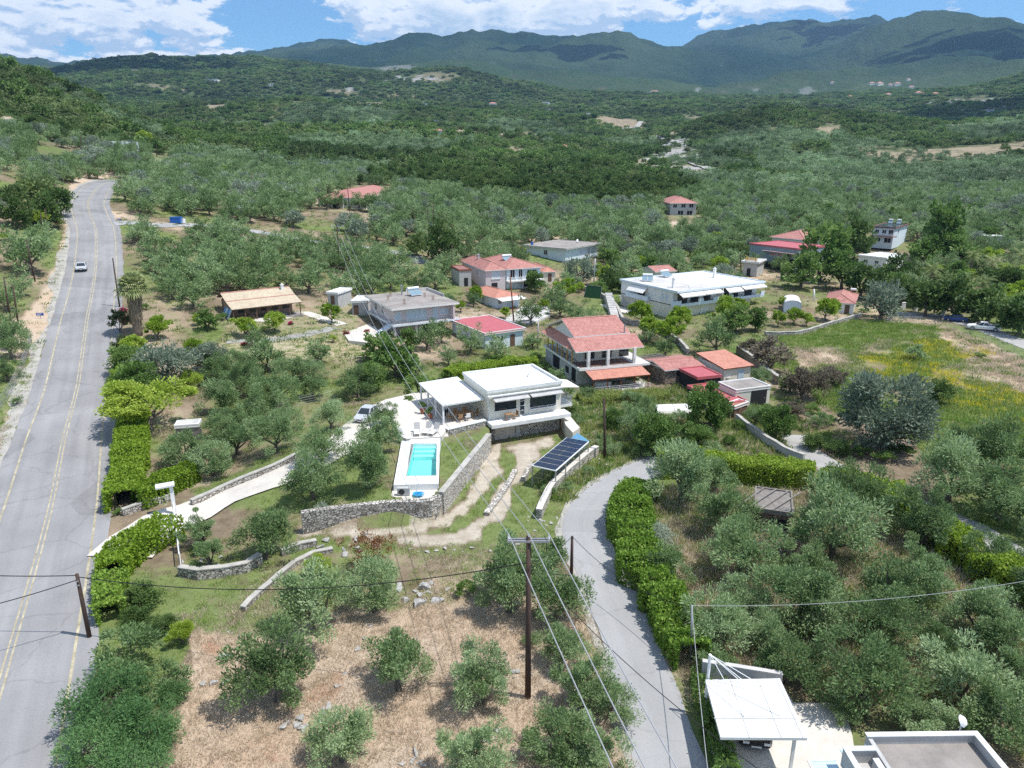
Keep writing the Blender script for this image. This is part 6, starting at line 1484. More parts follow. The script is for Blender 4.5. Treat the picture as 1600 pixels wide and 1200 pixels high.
f = house('red_roofed_house', 'two-storey blue-white house with red tiled hip roof and solar heater', (790,421), (848.5,417), (829,401.5), (815,458), 5.1, M_BLUEW, 'hip', M_TILE, rise=1.7, over=.5, wins=(('f', .6, 3.3, 2.6, 1.3), ('f', .1, 3.0, 1.2, 1.9, None, M_DARK), ('f', .35, 3.0, 1.0, 1.9, None, M_DARK), ('r', .3, 3.2, 1.2, 1.2), ('f', .5, .6, 2.6, 1.6, None, M_DARK)))
b = MB(); b.box(-.2, f.L+.4, -1.4, 0-.002, 2.2, 2.45); b.build('balcony', M_WHITE, f.t); railing(f.t, [(-.1, -1.3, 2.45), (f.L*.55, -1.3, 2.45)], .9, M_DMETAL, 5)
solar_heater(f.t, f.L*.42, f.D*.35, 5.9, 2.6, rot=.1, depth=1.6)
f2 = house('red_roofed_wing', 'left wing of the red-roofed house with lower tiled roof and chimney', (757,423), (793,421), (785,404), (775,455), 4.9, M_PINKG, 'hip', M_TILE, rise=1.5, over=.4, wins=(('f', .3, 2.9, 2.0, 1.8, None, M_SHUT), ('l', .3, 3.0, 1.0, 1.2), ('l', .7, 3.0, 1.0, 1.2)), doors=(('f', .3, 1.4, 2.0, 0, M_DARK),))
del f2.t['category']; del f2.t['label']; f2.t.name = 'wing'; f2.t.parent = f.t; f2.t.matrix_parent_inverse = Matrix.Identity(4)
ML = (Matrix.Translation(f.O) @ Matrix.Rotation(f.rz, 4, 'Z')).inverted() @ (Matrix.Translation(f2.O) @ Matrix.Rotation(f2.rz, 4, 'Z'))
f2.t.matrix_local = ML
chimney(f2.t, f2.L*.4, f2.D*.6, 5.6, 1.4, .5, M_GREYP)
house('block_annex', 'bare grey block annex with rusty roof edge left of the red-roofed house', (717,423), (737,422), (733,415), (726,446), 3.6, M_GREYP, 'flat', M_TILE, over=.1, under=M_RUST, doors=(('f', .4, .9, 1.9, 0, M_DARK),), cat='annex')
house('orange_roofed_shed', 'small orange tiled roof right of the red-roofed house', (848,425), (870,424), (864,413), (858,433), 2.4, M_CREAM, 'hip', M_TILEO, rise=.9, over=.3, doors=(('f', .4, .9, 1.9),), cat='shed')
f = house('corner_flat_house', 'bare grey-white house with wide thin flat concrete roof', (885.2,389.8), (941.5,380.5), (889.7,373), (880,415), 4.0, M_BLUEW, 'flat', M_SLAB, over=1.0, under=M_SLABW, wins=(('f', .45, 2.2, .5, .8), ('l', .45, 1.9, 1.3, 1.3), ('r', .3, 2, 1, 1)), doors=(('f', .68, .9, 2.0, 1.2, M_GREYP),))
b = MB(); b.tube([(1.2, f.D-1, 4.1), (1.2, f.D-1, 5.0)], .35, 12); b.build('water_barrel', M_BLUE, f.t)
b = MB(); b.tube([(f.L-3, f.D*.4, 4.3), (f.L-2.3, f.D*.4+.3, 4.9)], .3, 10); b.build('tank', M_WMET, f.t)
house('red_gable_cottage', 'small red tiled gable roof peeping over the duplex roof', (1024,425), (1058,423), (1050,416), (1040,433), 2.6, M_CREAM, 'gx', M_TILE, rise=.9, over=.3, doors=(('f', .4, .9, 1.9),))

# ---- white duplex
g = G(1080, 505).z
A, B = at(1059, 456, g+5.5), at(1196.4, 440, g+5.5); C2 = at(1098, 423.5, g+5.5); Bl = at(984, 434, g+5.5)
f = Fr(Vector((A.x, A.y, g)), Vector((B.x, B.y, g))); L = f.L; D = min(f.l(C2).y, f.l(Bl).y*1.1)
t = f.thing('white_duplex', 'long two-storey white duplex with flat roof, blue-white balconies and awnings', 'apartment building')
b = MB(); b.box(.3, L-.8, 1.5, D-.3, 2.6, 5.2); b.build('upper_wall', M_WHITE, t)
b = MB(); b.box(.3, L-3.0, 1.0, D-.3, -1, 2.4); b.build('ground_floor_wall', M_CREAM, t)
b = MB(); b.box(0, L, 0, D, 5.2, 5.32, 1); b.box(0, L, 0, .2, 5.32, 5.6, 1); b.box(0, L, D-.2, D, 5.32, 5.6, 1); b.box(0, .2, .2, D-.2, 5.32, 5.6, 1); b.box(L-.2, L, .2, D-.2, 5.32, 5.6, 1)
b.box(.2, L*.46, .2, D-.2, 5.32, 5.36, 0); b.box(L*.46, L-.2, .2, D-.2, 5.32, 5.38, 2); b.build('roof', [M_SLABW, M_BLUEW, M_ROOFW], t)
b = MB(); b.box(0, L, 0, 1.6, 2.35, 2.6); b.box(-.5, .3, D*.45, D*.85, 2.35, 2.6); b.build('balcony_slab', M_BLUEW, t)
b = MB()
for x0, x1, h in ((0, 1.2, 1.0), (1.2, 7.0, .35), (5.8, 7.2, 1.0), (7.2, 10, .35), (9.9, 11.4, .95), (11.4, 14.5, .35), (14.4, 15.6, .9), (15.6, L-1, .35), (L-1.2, L, .9)):
    if x0 < L: b.box(x0, min(x1, L), -.0-.001*x0, .15, 2.6, 2.6+h)
b.box(0, .15, .15, 1.6, 2.6, 3.4); b.build('balcony_parapet', M_BLUEW, t); b = MB(); b.box(-.5, -.35, D*.45, D*.85, 2.6, 3.3); b.build('balcony_parapet', M_BLUEW, t)
railing(t, [(1.2, .08, 2.95), (L-1.2, .08, 2.95)], .45, M_DMETAL, 3)
b = MB(); b.box(L*.5-.1, L*.5+.1, -.02, 1.5, -.5, 5.2); b.build('party_wall', M_WHITE, t)
for s0, s1, dz in ((.02, .27, 0), (.275, .47, .05), (.53, .70, -.15), (.71, .98, .1)):
    b = MB(); q = [(L*s0, .2, 5.1), (L*s1, .2, 5.1), (L*s1, -1.0, 4.55+dz), (L*s0, -1.0, 4.55+dz)]; b.face(q); b.face([(x, y, z-.03) for x, y, z in q[::-1]]); b.face([(L*s0, -1.0, 4.35+dz), (L*s1, -1.0, 4.35+dz), (L*s1, -1.0, 4.54+dz), (L*s0, -1.0, 4.54+dz)]); b.build('awning', M_AWN, t)
b = MB(); q = [(-.6, D*.5, 4.9), (-.6, D*.8, 4.9), (.28, D*.8, 5.1), (.28, D*.5, 5.1)]; b.face([(-1.1, D*.5, 3.9), (-1.1, D*.8, 3.9), (.28, D*.8, 5.1), (.28, D*.5, 5.1)]); b.face([(.28, D*.5, 5.07), (.28, D*.8, 5.07), (-1.1, D*.8, 3.87), (-1.1, D*.5, 3.87)]); b.build('awning', M_AWN, t)
for s_, w_ in ((.06, 2.6), (.2, 2.2), (.34, 2.0), (.56, 1.8), (.68, 1.6), (.82, 2.2)): win(t, 'f', L*s_, 2.65, w_, 2.0, L, D, M_DMETAL, off=(0, 1.5), sill=False)
for s_ in (.05, .12): win(t, 'l', D*s_+2, 3.2, .7, 1.3, L, D, M_WMET, M_SHUT, off=(.3, 0))
win(t, 'l', D*.55, 2.7, 2.0, 2.0, L, D, M_DMETAL, off=(.3, 0), sill=False)
for s_ in (.12, .3, .58): win(t, 'f', L*s_, .1, 2.2, 2.0, L, D, M_WMET, M_SHUT if s_ > .5 else M_AWN, off=(0, 1.0), sill=False)
door(t, 'f', L*.72, 0, 1.0, 2.1, L, D, M_DMETAL, off=(0, 1.0))
solar_heater(t, L*.14, D*.72, 5.38, 2.2, rot=-.7, depth=1.5); solar_heater(t, L*.47, D*.85, 5.38, 2.6, rot=.1)
chimney(t, L*.12, D*.25, 5.36, 1.9, .45); chimney(t, L*.80, D*.55, 5.36, 2.0, .5)
b = MB(); b.tube([(L*.2, D*.1, 5.36), (L*.2, D*.1, 5.8)], .03, 5); b.tube([(L*.2, D*.1, 5.9), (L*.2-.06, D*.1-.12, 5.95)], [.42, .3], 12); b.build('satellite_dish', M_WMET, t)
b = MB()
for i in range(9): b.box(-1.6, -.4, D*.9-i*.3-.3, D*.9-i*.3, 2.3-i*.28, 2.4-i*.28)
b.build('outside_stair', M_GREYP, t)
DUP = f; FOOT.append((f, -1.5, L+1, -.5, D+.5))

# ---- warehouse with sign
g = G(1205, 433).z
f = house('warehouse', 'big grey-blue shed with red sheet roof, dark open front and red letter sign', (1170.8,381), (1246,389.5), (1253,381), (1205,433), 6.3, mat('blue_grey_sheet', (.25, .31, .34), .6, .3, var=.12), 'flat', M_REDT, over=.15, under=M_REDT, cat='warehouse', depth=13)
b = MB(); b.box(f.L*.55, f.L-.2, -.05, -.002, -.5, 3.4); b.build('doorway', M_DARK, f.t)
b = MB(); b.box(.5, f.L*.53, -.04, -.002, -.5, 2.1); b.build('doorway', M_DARK, f.t)
b = MB(); b.box(f.L*.32, f.L*.98, -1.1, -.0, 5.0, 5.12); b.build('canopy', mat('pink_sheet', (.6, .40, .40), .6), f.t)
b = MB(); b.box(f.L*.45, f.L*.95, -.12, -.002, 3.75, 4.75); sg = b.build('sign', M_GREYP, f.t)
b = MB(); x = f.L*.47; rnd = random.Random(4)
for ch in 'METANAXEK':          # blurred red capitals, unreadable in the photograph: strokes of the same size and colour
    w_ = f.L*.042; b.box(x, x+w_*.22, -.15, -.122, 3.92, 4.58)
    if ch in 'MNHXA': b.box(x+w_*.6, x+w_*.82, -.15, -.122, 3.92, 4.58)
    if ch in 'ETZMNX': b.box(x+w_*.22, x+w_*.6, -.15, -.122, 4.42, 4.58)
    if ch in 'AHEK': b.box(x+w_*.22, x+w_*.6, -.15, -.122, 4.17, 4.32)
    x += f.L*.052
b.build('lettering', mat('red_letter_paint', (.45, .03, .05), .5), sg)
f = house('tiled_roof_house', 'large red hip roof behind the warehouse', (1202,370), (1258,375), (1250,366), (1235,382), 4.2, M_CREAM, 'hip', M_TILE, rise=2.0, over=.6, wins=(('f', .3, 2.4, 1.2, 1.0), ('f', .6, 2.4, 1.2, 1.0)))
f = house('kiosk', 'small concrete outbuilding with yellow railing on its roof', (1158,409), (1186,411), (1187,405), (1170,430), 3.6, M_GREYP, 'flat', M_SLABW, over=.5, doors=(('f', .3, .9, 2.0, 0, M_DARK),), cat='outbuilding')
railing(f.t, [(.4, .3, 3.75), (f.L-.6, .3, 3.75), (f.L-.6, 1.6, 3.75), (.4, 1.6, 3.75), (.4, .3, 3.75)], .8, mat('yellow_rail', (.55, .33, .03), .6), 3, .06)

# ---- arched tent, little hip house, far houses
p0, p1 = G(1224.4, 488.5), G(1250.6, 491); f = Fr(p0, p1); W2 = f.L; t = f.thing('arched_store', 'white arched fabric storage tent in the citrus plot', 'tent'); DL = 6.5
b = MB(); n = 10; arc = [(W2/2-W2/2*math.cos(math.pi*k/n), 1.9+.75*math.sin(math.pi*k/n)) for k in range(n+1)]
for (x0, z0), (x1, z1) in zip(arc[:-1], arc[1:]): b.face([(x0, -.1, z0), (x0, DL, z0), (x1, DL, z1), (x1, -.1, z1)][::-1])
b.build('canopy', M_AWN, t); b = MB(); b.box(0, .08, 0, DL, -.5, 1.9); b.box(W2-.08, W2, 0, DL, -.5, 1.9); b.face([(0, .02, -.4)]+[(W2, .02, -.4)]+[(x, .02, z) for x, z in arc[::-1]]); b.face([(W2, DL, -.4)]+[(0, DL, -.4)]+[(x, DL, z) for x, z in arc]); b.build('wall', M_BLUEW, t)
f = house('small_hip_house', 'little white house with red tiled hip roof beside the round olive', (1287,471), (1337,475), (1349,461), (1335,489), 2.3, M_WHITE, 'hip', M_TILE, rise=1.3, over=.3, wins=(('f', .4, 1.0, .8, .8),), doors=(('f', .7, .9, 1.9),))
b = MB(); b.tube([(f.L*.75, f.D*.9, 3.6), (f.L*.75+1.1, f.D*.9, 3.6)], .25, 10); b.beam((f.L*.8, f.D*.9, 2.6), (f.L*.8, f.D*.9, 3.5), .1, .1); b.build('water_tank', M_WMET, f.t)
f = house('blue_white_house', 'distant two-storey blue-white house with dark panelled flat roof and brick trim', (1361,354.5), (1400,356.5), (1413,350), (1385,375), 5.2, M_BLUEW, 'flat', M_PANEL, over=.5, under=M_TILE, wins=(('f', .12, 3.3, 1.2, 1.2), ('f', .45, 3.3, 1.2, 1.2), ('f', .75, 3.2, 1.4, 1.4, None, M_DARK), ('f', .2, .8, 1.4, 1.2), ('f', .6, .6, 2.0, 1.5, None, M_DARK), ('r', .3, 3.2, 1.4, 1.3)))
b = MB(); b.box(-.3, f.L+1.2, -1.3, -.002, 2.5, 2.7); b.build('balcony', M_TILE, f.t); railing(f.t, [(-.2, -1.2, 2.7), (f.L+1.1, -1.2, 2.7)], .9, M_WMET, 3)
solar_heater(f.t, 1.5, f.D*.8, 5.3, 1.2, depth=.8); solar_heater(f.t, 4.0, f.D*.8, 5.3, 1.2, depth=.8)
f = house('low_white_house', 'low white house with striped roof edge half hidden by dark trees', (1340,399), (1386,404), (1391,396), (1360,414), 3.0, M_WHITE, 'flat', M_ROOFW, over=.3, wins=(('f', .2, 1.2, 1.2, .9), ('f', .6, 1.2, 1.2, .9)))
g = G(530, 329).z
f = house('colonnaded_villa', 'white single-storey villa with red hip roofs and columned porch among the groves', (494,309), (573,309), (560,297.5), (530,328), 3.6, M_WHITE, 'hip', M_TILE, rise=2.4, over=.5, wins=(('f', .08, 1.2, 1.6, 1.4), ('f', .5, 1.2, 1.5, 1.4), ('f', .75, 1.2, 1.5, 1.4)), doors=(('f', .3, 1.2, 2.2, 0, M_DARK),))
roof(f.t, [[(1.0, -2.4, 3.2), (f.L*.55, -2.4, 3.2), (f.L*.55, .0, 3.9), (1.0, .0, 3.9)]], M_TILE, name='porch_roof')
b = MB(); b.box(.6, f.L*.58, -2.6, 0, -2.5, .0); b.build('porch_floor', M_WHITE, f.t)
for i in range(5): b = MB(); x = 1.2+i*(f.L*.5)/4.2; b.box(x-.15, x+.15, -2.35, -2.05, 0, 3.1); b.build('column', M_WHITE, f.t)
f = house('arched_hill_house', 'unfinished grey house with red hip roof and arched veranda on the slope', (1046,317.5), (1091,317.5), (1084,313), (1066,336), 4.6, M_GREYP, 'hip', M_TILE, rise=2.2, over=.6, wins=(('f', .1, 2.8, 1.6, 1.4, None, M_DARK), ('f', .42, 2.8, 1.8, 1.6, None, M_DARK), ('f', .72, 2.8, 1.8, 1.6, None, M_DARK), ('f', .3, .0, 2.2, 1.8, None, M_DARK), ('f', .65, .0, 2.2, 1.8, None, M_DARK)))
f = house('long_white_house', 'long low white house with parapet and roof tank on the left hillside', (62,224), (106,225), (108,220), (85,233), 3.4, M_BLUEW, 'flat', M_SLABW, over=.3, wins=(('f', .15, 1.2, 1.4, 1.2), ('f', .45, 1.0, 1.2, 1.8, None, M_DARK), ('f', .75, 1.2, 1.4, 1.2)))
b = MB(); b.box(f.L*.62, f.L*.75, 2, 4, 3.5, 5.2); b.build('roof_tank', M_WHITE, f.t)
FARH = [  # px, py, width px, height m, roof, label
 (10,198,12,3.5,M_TILET,'tiny house with tan roof high on the left hillside'),(258,194,14,3.5,M_TILEO,'orange-roofed house on the crest above the road'),(681,209,25,4,M_TILEO,'pale villa with orange roof on the middle ridge'),
 (676,192,18,5,M_SLABW,'small blue-grey house above the orange-roofed villa on the ridge'),(330,128,20,6,M_ROOFW,'long white building high on the far left ridge'),(287,143,8,5,M_TILEO,'tiny orange-roofed house below the long white building'),(423,134,8,7,M_CREAM,'tiny cream house on the far central slope'),
 (172,159,8,5,M_ROOFW,'tiny white-roofed house on the far left slope'),(880,236,14,5,M_TILEO,'orange-roofed house left of the quarry'),(896,237,12,5,M_REDT,'red-roofed house left of the quarry'),(1020,217,9,4,M_TILEO,'tiny house at the end of the terraced strip'),(770,166,12,8,M_TILEO,'orange-roofed house on the distant spur'),
 (853,163,12,8,M_ROOFW,'white building on top of the pale cliff'),(1023,145,14,8,M_TILEO,'orange-roofed house on the far valley crest'),(575,167,9,6,M_SLABW,'grey house on the central slope'),(663,165,8,6,M_SLABW,'pale house below the domed hill'),
 (920,180,7,6,M_CREAM,'tiny cream house in the central valley'),(1155,165,8,6,M_TILEO,'tiny orange house in the right valley'),(20,0,0,0,None,''),(1551,388,18,4,M_ROOFW,'small pale building behind the palms at right'),(1150,362,10,3,M_SLABW,'tiny stone hut in the olives left of the warehouse'),(395,290,16,3,M_TILE,'half-hidden red roof in the groves left of the colonnaded villa'),(605,310,9,2.5,M_SLABW,'tiny white hut in the grove right of the colonnaded villa')]
for i, (px, py, w, h, rm, lb) in enumerate(FARH):
    if w == 0: continue
    g = G(px, py+1); zc = proj(g.x, g.y, g.z)[2]; wm = w*zc/FPX; s = max(wm/2, 2.5); hh = max(h, 0.42*wm*.6)
    f = Fr(g+Vector((-s, 0, -.3)), g+Vector((s, 0, -.3))); t = f.thing('hill_house', lb, 'house'); L = 2*s; D = s*1.2
    b = MB(); b.box(0, L, 0, D, -h*.5, hh); b.build('wall', M_WHITE if rm is not M_SLABW else M_BLUEW, t)
    if rm in (M_TILEO, M_TILE, M_TILET, M_REDT): roof(t, hip(-.4, L+.4, -.4, D+.4, hh, hh*.35), rm)
    else: b = MB(); b.box(-.3, L+.3, -.3, D+.3, hh, hh+.3); b.build('roof', rm, t)
    for k in (.15, .55): win(t, 'f', L*k, hh*.4, L*.18, hh*.35, L, D, sill=False)
VIL = [(1300,131),(1363,133),(1377,134),(1391,135),(1403,134),(1421,126),(1424,139),(1436,149),(1446,149),(1461,150),(1480,150),(1330,154),(1387,152),(1422,155),(1236,163),(1308,165),(1350,176),(1215,190),(1392,188)]
for i, (px, py) in enumerate(VIL):
    g = G(px, py); s = (3.4+(i*37 % 5)*.6)*.004*proj(g.x, g.y, g.z)[2]/FPX*1109/4*.75
    f = Fr(g+Vector((-s, 0, 0)), g+Vector((s, (i % 3-1)*s*.5, 0))); t = f.thing('village_house', '%s from the left of the tiny orange-roofed village houses on the far slope' % NTH[sorted(v[0] for v in VIL).index(px)], 'house', 'village houses on the far slope')
    b = MB(); b.box(0, 2*s, 0, 1.4*s, -s*.5, s*.9); b.build('wall', M_CREAM, t); roof(t, hip(-.4, 2*s+.4, -.4, 1.4*s+.4, s*.9, s*.4), M_TILEO)

# ================================================================= bottom right: stayed carport and flat house
slab_px('concrete_yard', [(1098,1068),(1218,1062),(1240,1098),(1318,1098),(1332,1150),(1345,1240),(1120,1240)], .08, -.3, M_PATIO)
zr = 2.6; A, B, C2, D2 = at(1126,1152,zr), at(1261.5,1153,zr), at(1218.6,1060,zr), at(1102,1062,zr)
f = Fr(Vector((A.x, A.y, 0)), Vector((B.x, B.y, 0))); L = f.L; c0, c1 = f.l(C2), f.l(D2); D = (c0.y+c1.y)/2
t = f.thing('stayed_carport', 'white flat carport roof hung from a mast by steel rods, bottom right', 'carport')
b = MB(); b.prism([(0,0),(L,0),(c0.x,c0.y),(c1.x,c1.y)], zr-.16, zr); b.build('roof', M_ROOFW, t)
b = MB(); [b.beam((L*k, 0, zr+.012), (c1.x+(c0.x-c1.x)*k, D, zr+.012), .03, .02) for k in (.0+.33, .7, .95)]; b.beam((0, D*.3, zr+.012), (L*.98, D*.3, zr+.012), .06, .03); b.beam((L*.1, D*.34, zr+.012), (L*.6, D*.34, zr+.012), .04, .03); b.build('roof_seam', M_GREYP, t)
mt = f.l(at(1104, 1034, zr+1.6)); mt = Vector((c1.x+.2, c1.y+.2, zr+1.5))
b = MB(); b.tube([(mt.x, mt.y, -.5), (mt.x, mt.y, mt.z)], .09, 8); b.build('mast', M_WMET, t)
for x, y in ((.35, .32), (.78, .34), (.62, .75), (.72, .85)):
    X = (L*x)+(c1.x*(y)); b = MB(); b.tube([tuple(mt), (X, D*y, zr+.02)], .022, 5); b.build('stay_rod', M_WMET, t)
for x, y in ((L*.9, .4), (c0.x-.5, c0.y-.4), (c1.x+.4, c1.y-.3)): b = MB(); b.box(x-.07, x+.07, y-.07, y+.07, -.3, zr-.16); b.build('post', M_WMET, t)
stone_wall('retaining_wall', 'bare concrete retaining wall behind the white carport', [at(1097, 1040, 1.4)[:2], at(1222, 1060, 1.4)[:2]], 0, t=.25, m=M_GREYP, z1=1.7, base=-.2, capm=M_SLABW)
zp = 3.3; PA, PB, PC, PD = at(1353.6,1146,zp), at(1525.7,1144,zp), at(1578,1212,zp), at(1300,1240,zp)
f = Fr(Vector((at(1353.6,1146,zp).x, at(1353.6,1146,zp).y, 0)), Vector((PB.x, PB.y, 0))); L = f.L
t = f.thing('flat_roofed_bungalow', 'flat concrete roof with white parapet at the bottom right edge', 'house')
DD = 11
b = MB(); b.box(0, L, -DD, 0, -.5, 2.75); b.build('wall', M_WHITE, t)
b = MB(); b.box(.2, L-.2, -DD+.2, -.2, 2.75, 2.82); b.build('roof', M_SLAB, t)
b = MB(); b.box(0, L, -.2, 0, 2.75, zp); b.box(L-.2, L, -DD, -.2, 2.75, zp); b.box(0, .2, -2.4, -.2, 2.75, zp-.1); b.box(-1.5, 0, -1.0, -.8, 2.2, zp-.05); b.box(-1.5, -1.3, -DD, -1.0, 2.2, zp-.05); b.box(-.4, -.2, -DD, -1.5, 2.2, zp-.05); b.build('parapet', M_GREYP, t)
b = MB(); b.box(-.06, L+.06, -.24, .04, zp, zp+.05); b.box(L-.24, L+.06, -DD, -.24, zp, zp+.05); b.box(-1.54, 0, -1.04, -.76, zp-.05, zp); b.box(-1.54, -1.26, -DD, -1.04, zp-.05, zp); b.box(-.44, -.16, -DD, -1.5, zp-.05, zp); b.build('parapet_coping', M_ROOFW, t)
b = MB(); b.box(-1.3, -.1, -2.6, -1.0, 2.3, 2.5); b.build('landing', M_SLABW, t)
b = MB(); b.box(-2.9, -1.55, -DD, -.4, 2.0, 2.06); b.box(-1.0, .0, -.35, .3, 2.0, 2.06); b.build('glass_canopy', mat('pale_blue_glass', (.50, .66, .70), .2, .5, var=.1), t)
b = MB(); [b.beam((-2.9, y, 2.09), (-1.5, y, 2.09), .05, .05) for y in (-9, -7, -5, -3, -1, -.42)]; b.beam((-2.9, -DD, 2.09), (-2.9, -.4, 2.09), .06, .06); b.build('canopy_frame', M_WMET, t)
solar_heater(t, L-1.4, -4.4, 2.82, 2.0, rot=R(180), depth=1.2)
b = MB(); b.tube([(L-.6, .3, 2.4), (L-.6, .3, 3.7)], .04, 5); b.tube([(L-.6, .3, 3.7), (L-.52, .22, 3.78)], [.3, .2], 12); b.build('satellite_dish', M_WMET, t)

# ================================================================= gate, sign, sheds, ruin
p0, p1 = G(283, 888), G(274, 805); f = Fr(p0, p1); t = f.thing('sliding_gate', 'white sliding gate standing open with tall post and flat top plate', 'gate')
hz_ = 1.5; b = MB(); b.beam((0, 0, .1), (f.L, 0, .1), .08, .1); b.beam((0, 0, 1.25), (f.L, 0, 1.25), .07, .08)
for i in range(int(f.L/.16)): b.beam((i*.16, 0, .1), (i*.16, 0, 1.25), .03, .03)
b.build('gate_leaf', M_WMET, t)
b = MB(); b.box(f.L-.15, f.L+.15, -.15, .15, -.3, 2.9); b.build('gate_post', M_WMET, t); b = MB(); b.box(f.L-.35, f.L+.5, -.3, 1.2, 2.9, 3.05); b.build('top_plate', M_ROOFW, t)
house('tool_shed', 'small hut with peeling white sheet roof among the olives left of the driveway', (272,668), (311,665), (300,658), (290,680), 1.7, M_WOODG, 'flat', M_SLABW, over=.1, doors=(('f', .4, .7, 1.3, 0, M_DARK),), cat='shed')
f = house('ruined_hut', 'ruined hut with collapsed grey board roof in the overgrown grove', (1178,797), (1240,806), (1232,779), (1215,835), 2.1, M_STONEB, 'flat', M_WOODG, over=.2, under=M_WOODG, doors=(('f', .4, 1.4, 1.5, 0, M_DARK),), cat='ruin', depth=4.4)
b = MB(); [b.beam((-1.5+i*.9, -.3, 2.3+.1*(i % 2)), (.6+i*1.0, 4.0, 2.45), .12, .06) for i in range(4)]; b.build('loose_rafter', M_WOODG, f.t)
p = G(1208, 862); b = MB(); b.beam((-1.2, 0, .9), (1.2, .1, 1.0), .08, .08); b.beam((-.8, -.5, .2), (.9, -1.6, .3), .08, .08); b.beam((-.3, .5, 1.6), (.5, -1.8, .1), .08, .08); b.beam((.9, .3, 0), (.9, .2, 1.8), .06, .06); b.beam((-1.1, .8, 1.5), (1.0, .9, 1.5), .08, .08)
o = b.build('timber_frame', M_WOODG); o.location = p; tag(o, 'collapsed frame of grey poles below the ruined hut', 'timber frame')
def road_sign(px, py, tx, ty, w, h, label, m):
    p = G(px, py); r = empty('road_sign', p, 0, label, 'road sign'); zc = proj(p.x, p.y, p.z)[2]
    H = (py-ty)*zc/FPX/.97; ww, hh = w*zc/FPX, h*zc/FPX; b = MB(); b.tube([(-.0, 0, -.3), (0, 0, H)], .04, 6); b.build('post', M_METAL, r)
    b = MB(); b.box(-ww/2, ww/2, -.06, -.042, H-hh*.5, H+hh*.5, 0); b.build('sign_board', m, r, bevel=.01)
    b = MB(); b.box(-ww*.40, ww*.25, -.075, -.062, H+.02, H+hh*.22); b.box(-ww*.40, ww*.05, -.075, -.062, H-hh*.3, H-.06); b.build('lettering', M_WMET, r)
MSB = mat('blue_sign_paint', (.02, .10, .42), .4, .4)
road_sign(64, 498, 63, 491, 12, 4.5, 'blue and white direction sign on the left verge', MSB)
road_sign(187, 347, 185, 343, 6, 2.2, 'small blue direction sign where the side lane leaves the road', MSB)
# blue skip and white van by the side lane
p = G(276, 349); b = MB(); b.box(-1.3, 1.3, -.8, .8, .1, 1.5); o = b.build('waste_container', M_BLUE, bevel=.05); o.location = p; tag(o, 'blue waste container beside the side lane', 'container')
b = MB(); b.box(-1.35, 1.35, -.85, .85, 1.5, 1.6); b.build('lid', M_BLUE, o); b = MB(); [b.tube([(x, y, .12), (x, y+.1, .12)], .12, 8) for x in (-1, 1) for y in (-.7, .6)]; b.build('wheel', M_DMETAL, o)
p = G(284.5, 349.5); b = MB(); b.box(-.7, .7, -.7, .7, .1, 1.3); o = b.build('waste_container', M_WMET, bevel=.05); o.location = p; tag(o, 'pale grey waste container right of the blue one', 'container'); b = MB(); b.box(-.75, .75, -.75, .75, 1.3, 1.38); b.build('lid', M_GREYP, o)
# white gate pillars at the right lane
for (px, py, lb) in ((1411,484,'left white gate pillar under the dark trees'),(1431,486,'right white gate pillar under the dark trees'),(1473,494,'short white wall end beside the blue car')):
    p = G(px, py); f = Fr(p, p+Vector((1, .3, 0))); b = MB(); b.box(-.35, .35, -.2, .2, -.3, 1.5); b.box(-.4, .4, -.25, .25, 1.5, 1.58); o = b.build('gate_pillar', M_WHITE); o.location = p; o.rotation_euler = (0, 0, f.rz); tag(o, lb, 'gate pillar')
# goal-like green net frame by the lawn
p = G(925, 466); f = Fr(p, p+Vector((1, -.35, 0))); t = f.thing('net_frame', 'dark green netting stretched on a frame beside the small lawn', 'netting')
b = MB(); b.face([(-2, 0, 0), (2, 0, 0), (2, .6, 2.6), (-1.4, .6, 2.8)]); b.face([(-1.4, .62, 2.8), (2, .62, 2.6), (2, .02, 0), (-2, .02, 0)]); b.build('net', mat('green_net', (.02, .07, .03), .9), t); b = MB(); b.beam((-2, 0, 0), (-1.4, .6, 2.85), .06, .06); b.beam((2, 0, 0), (2, .6, 2.65), .06, .06); b.beam((-1.4, .6, 2.85), (2, .6, 2.65), .06, .06); b.build('frame', M_METAL, t)
slab_px('lawn_path', [(928,470),(940,467),(965,478),(990,482),(985,490),(955,485)], G(955,478).z+.1, -1, M_PATIO)
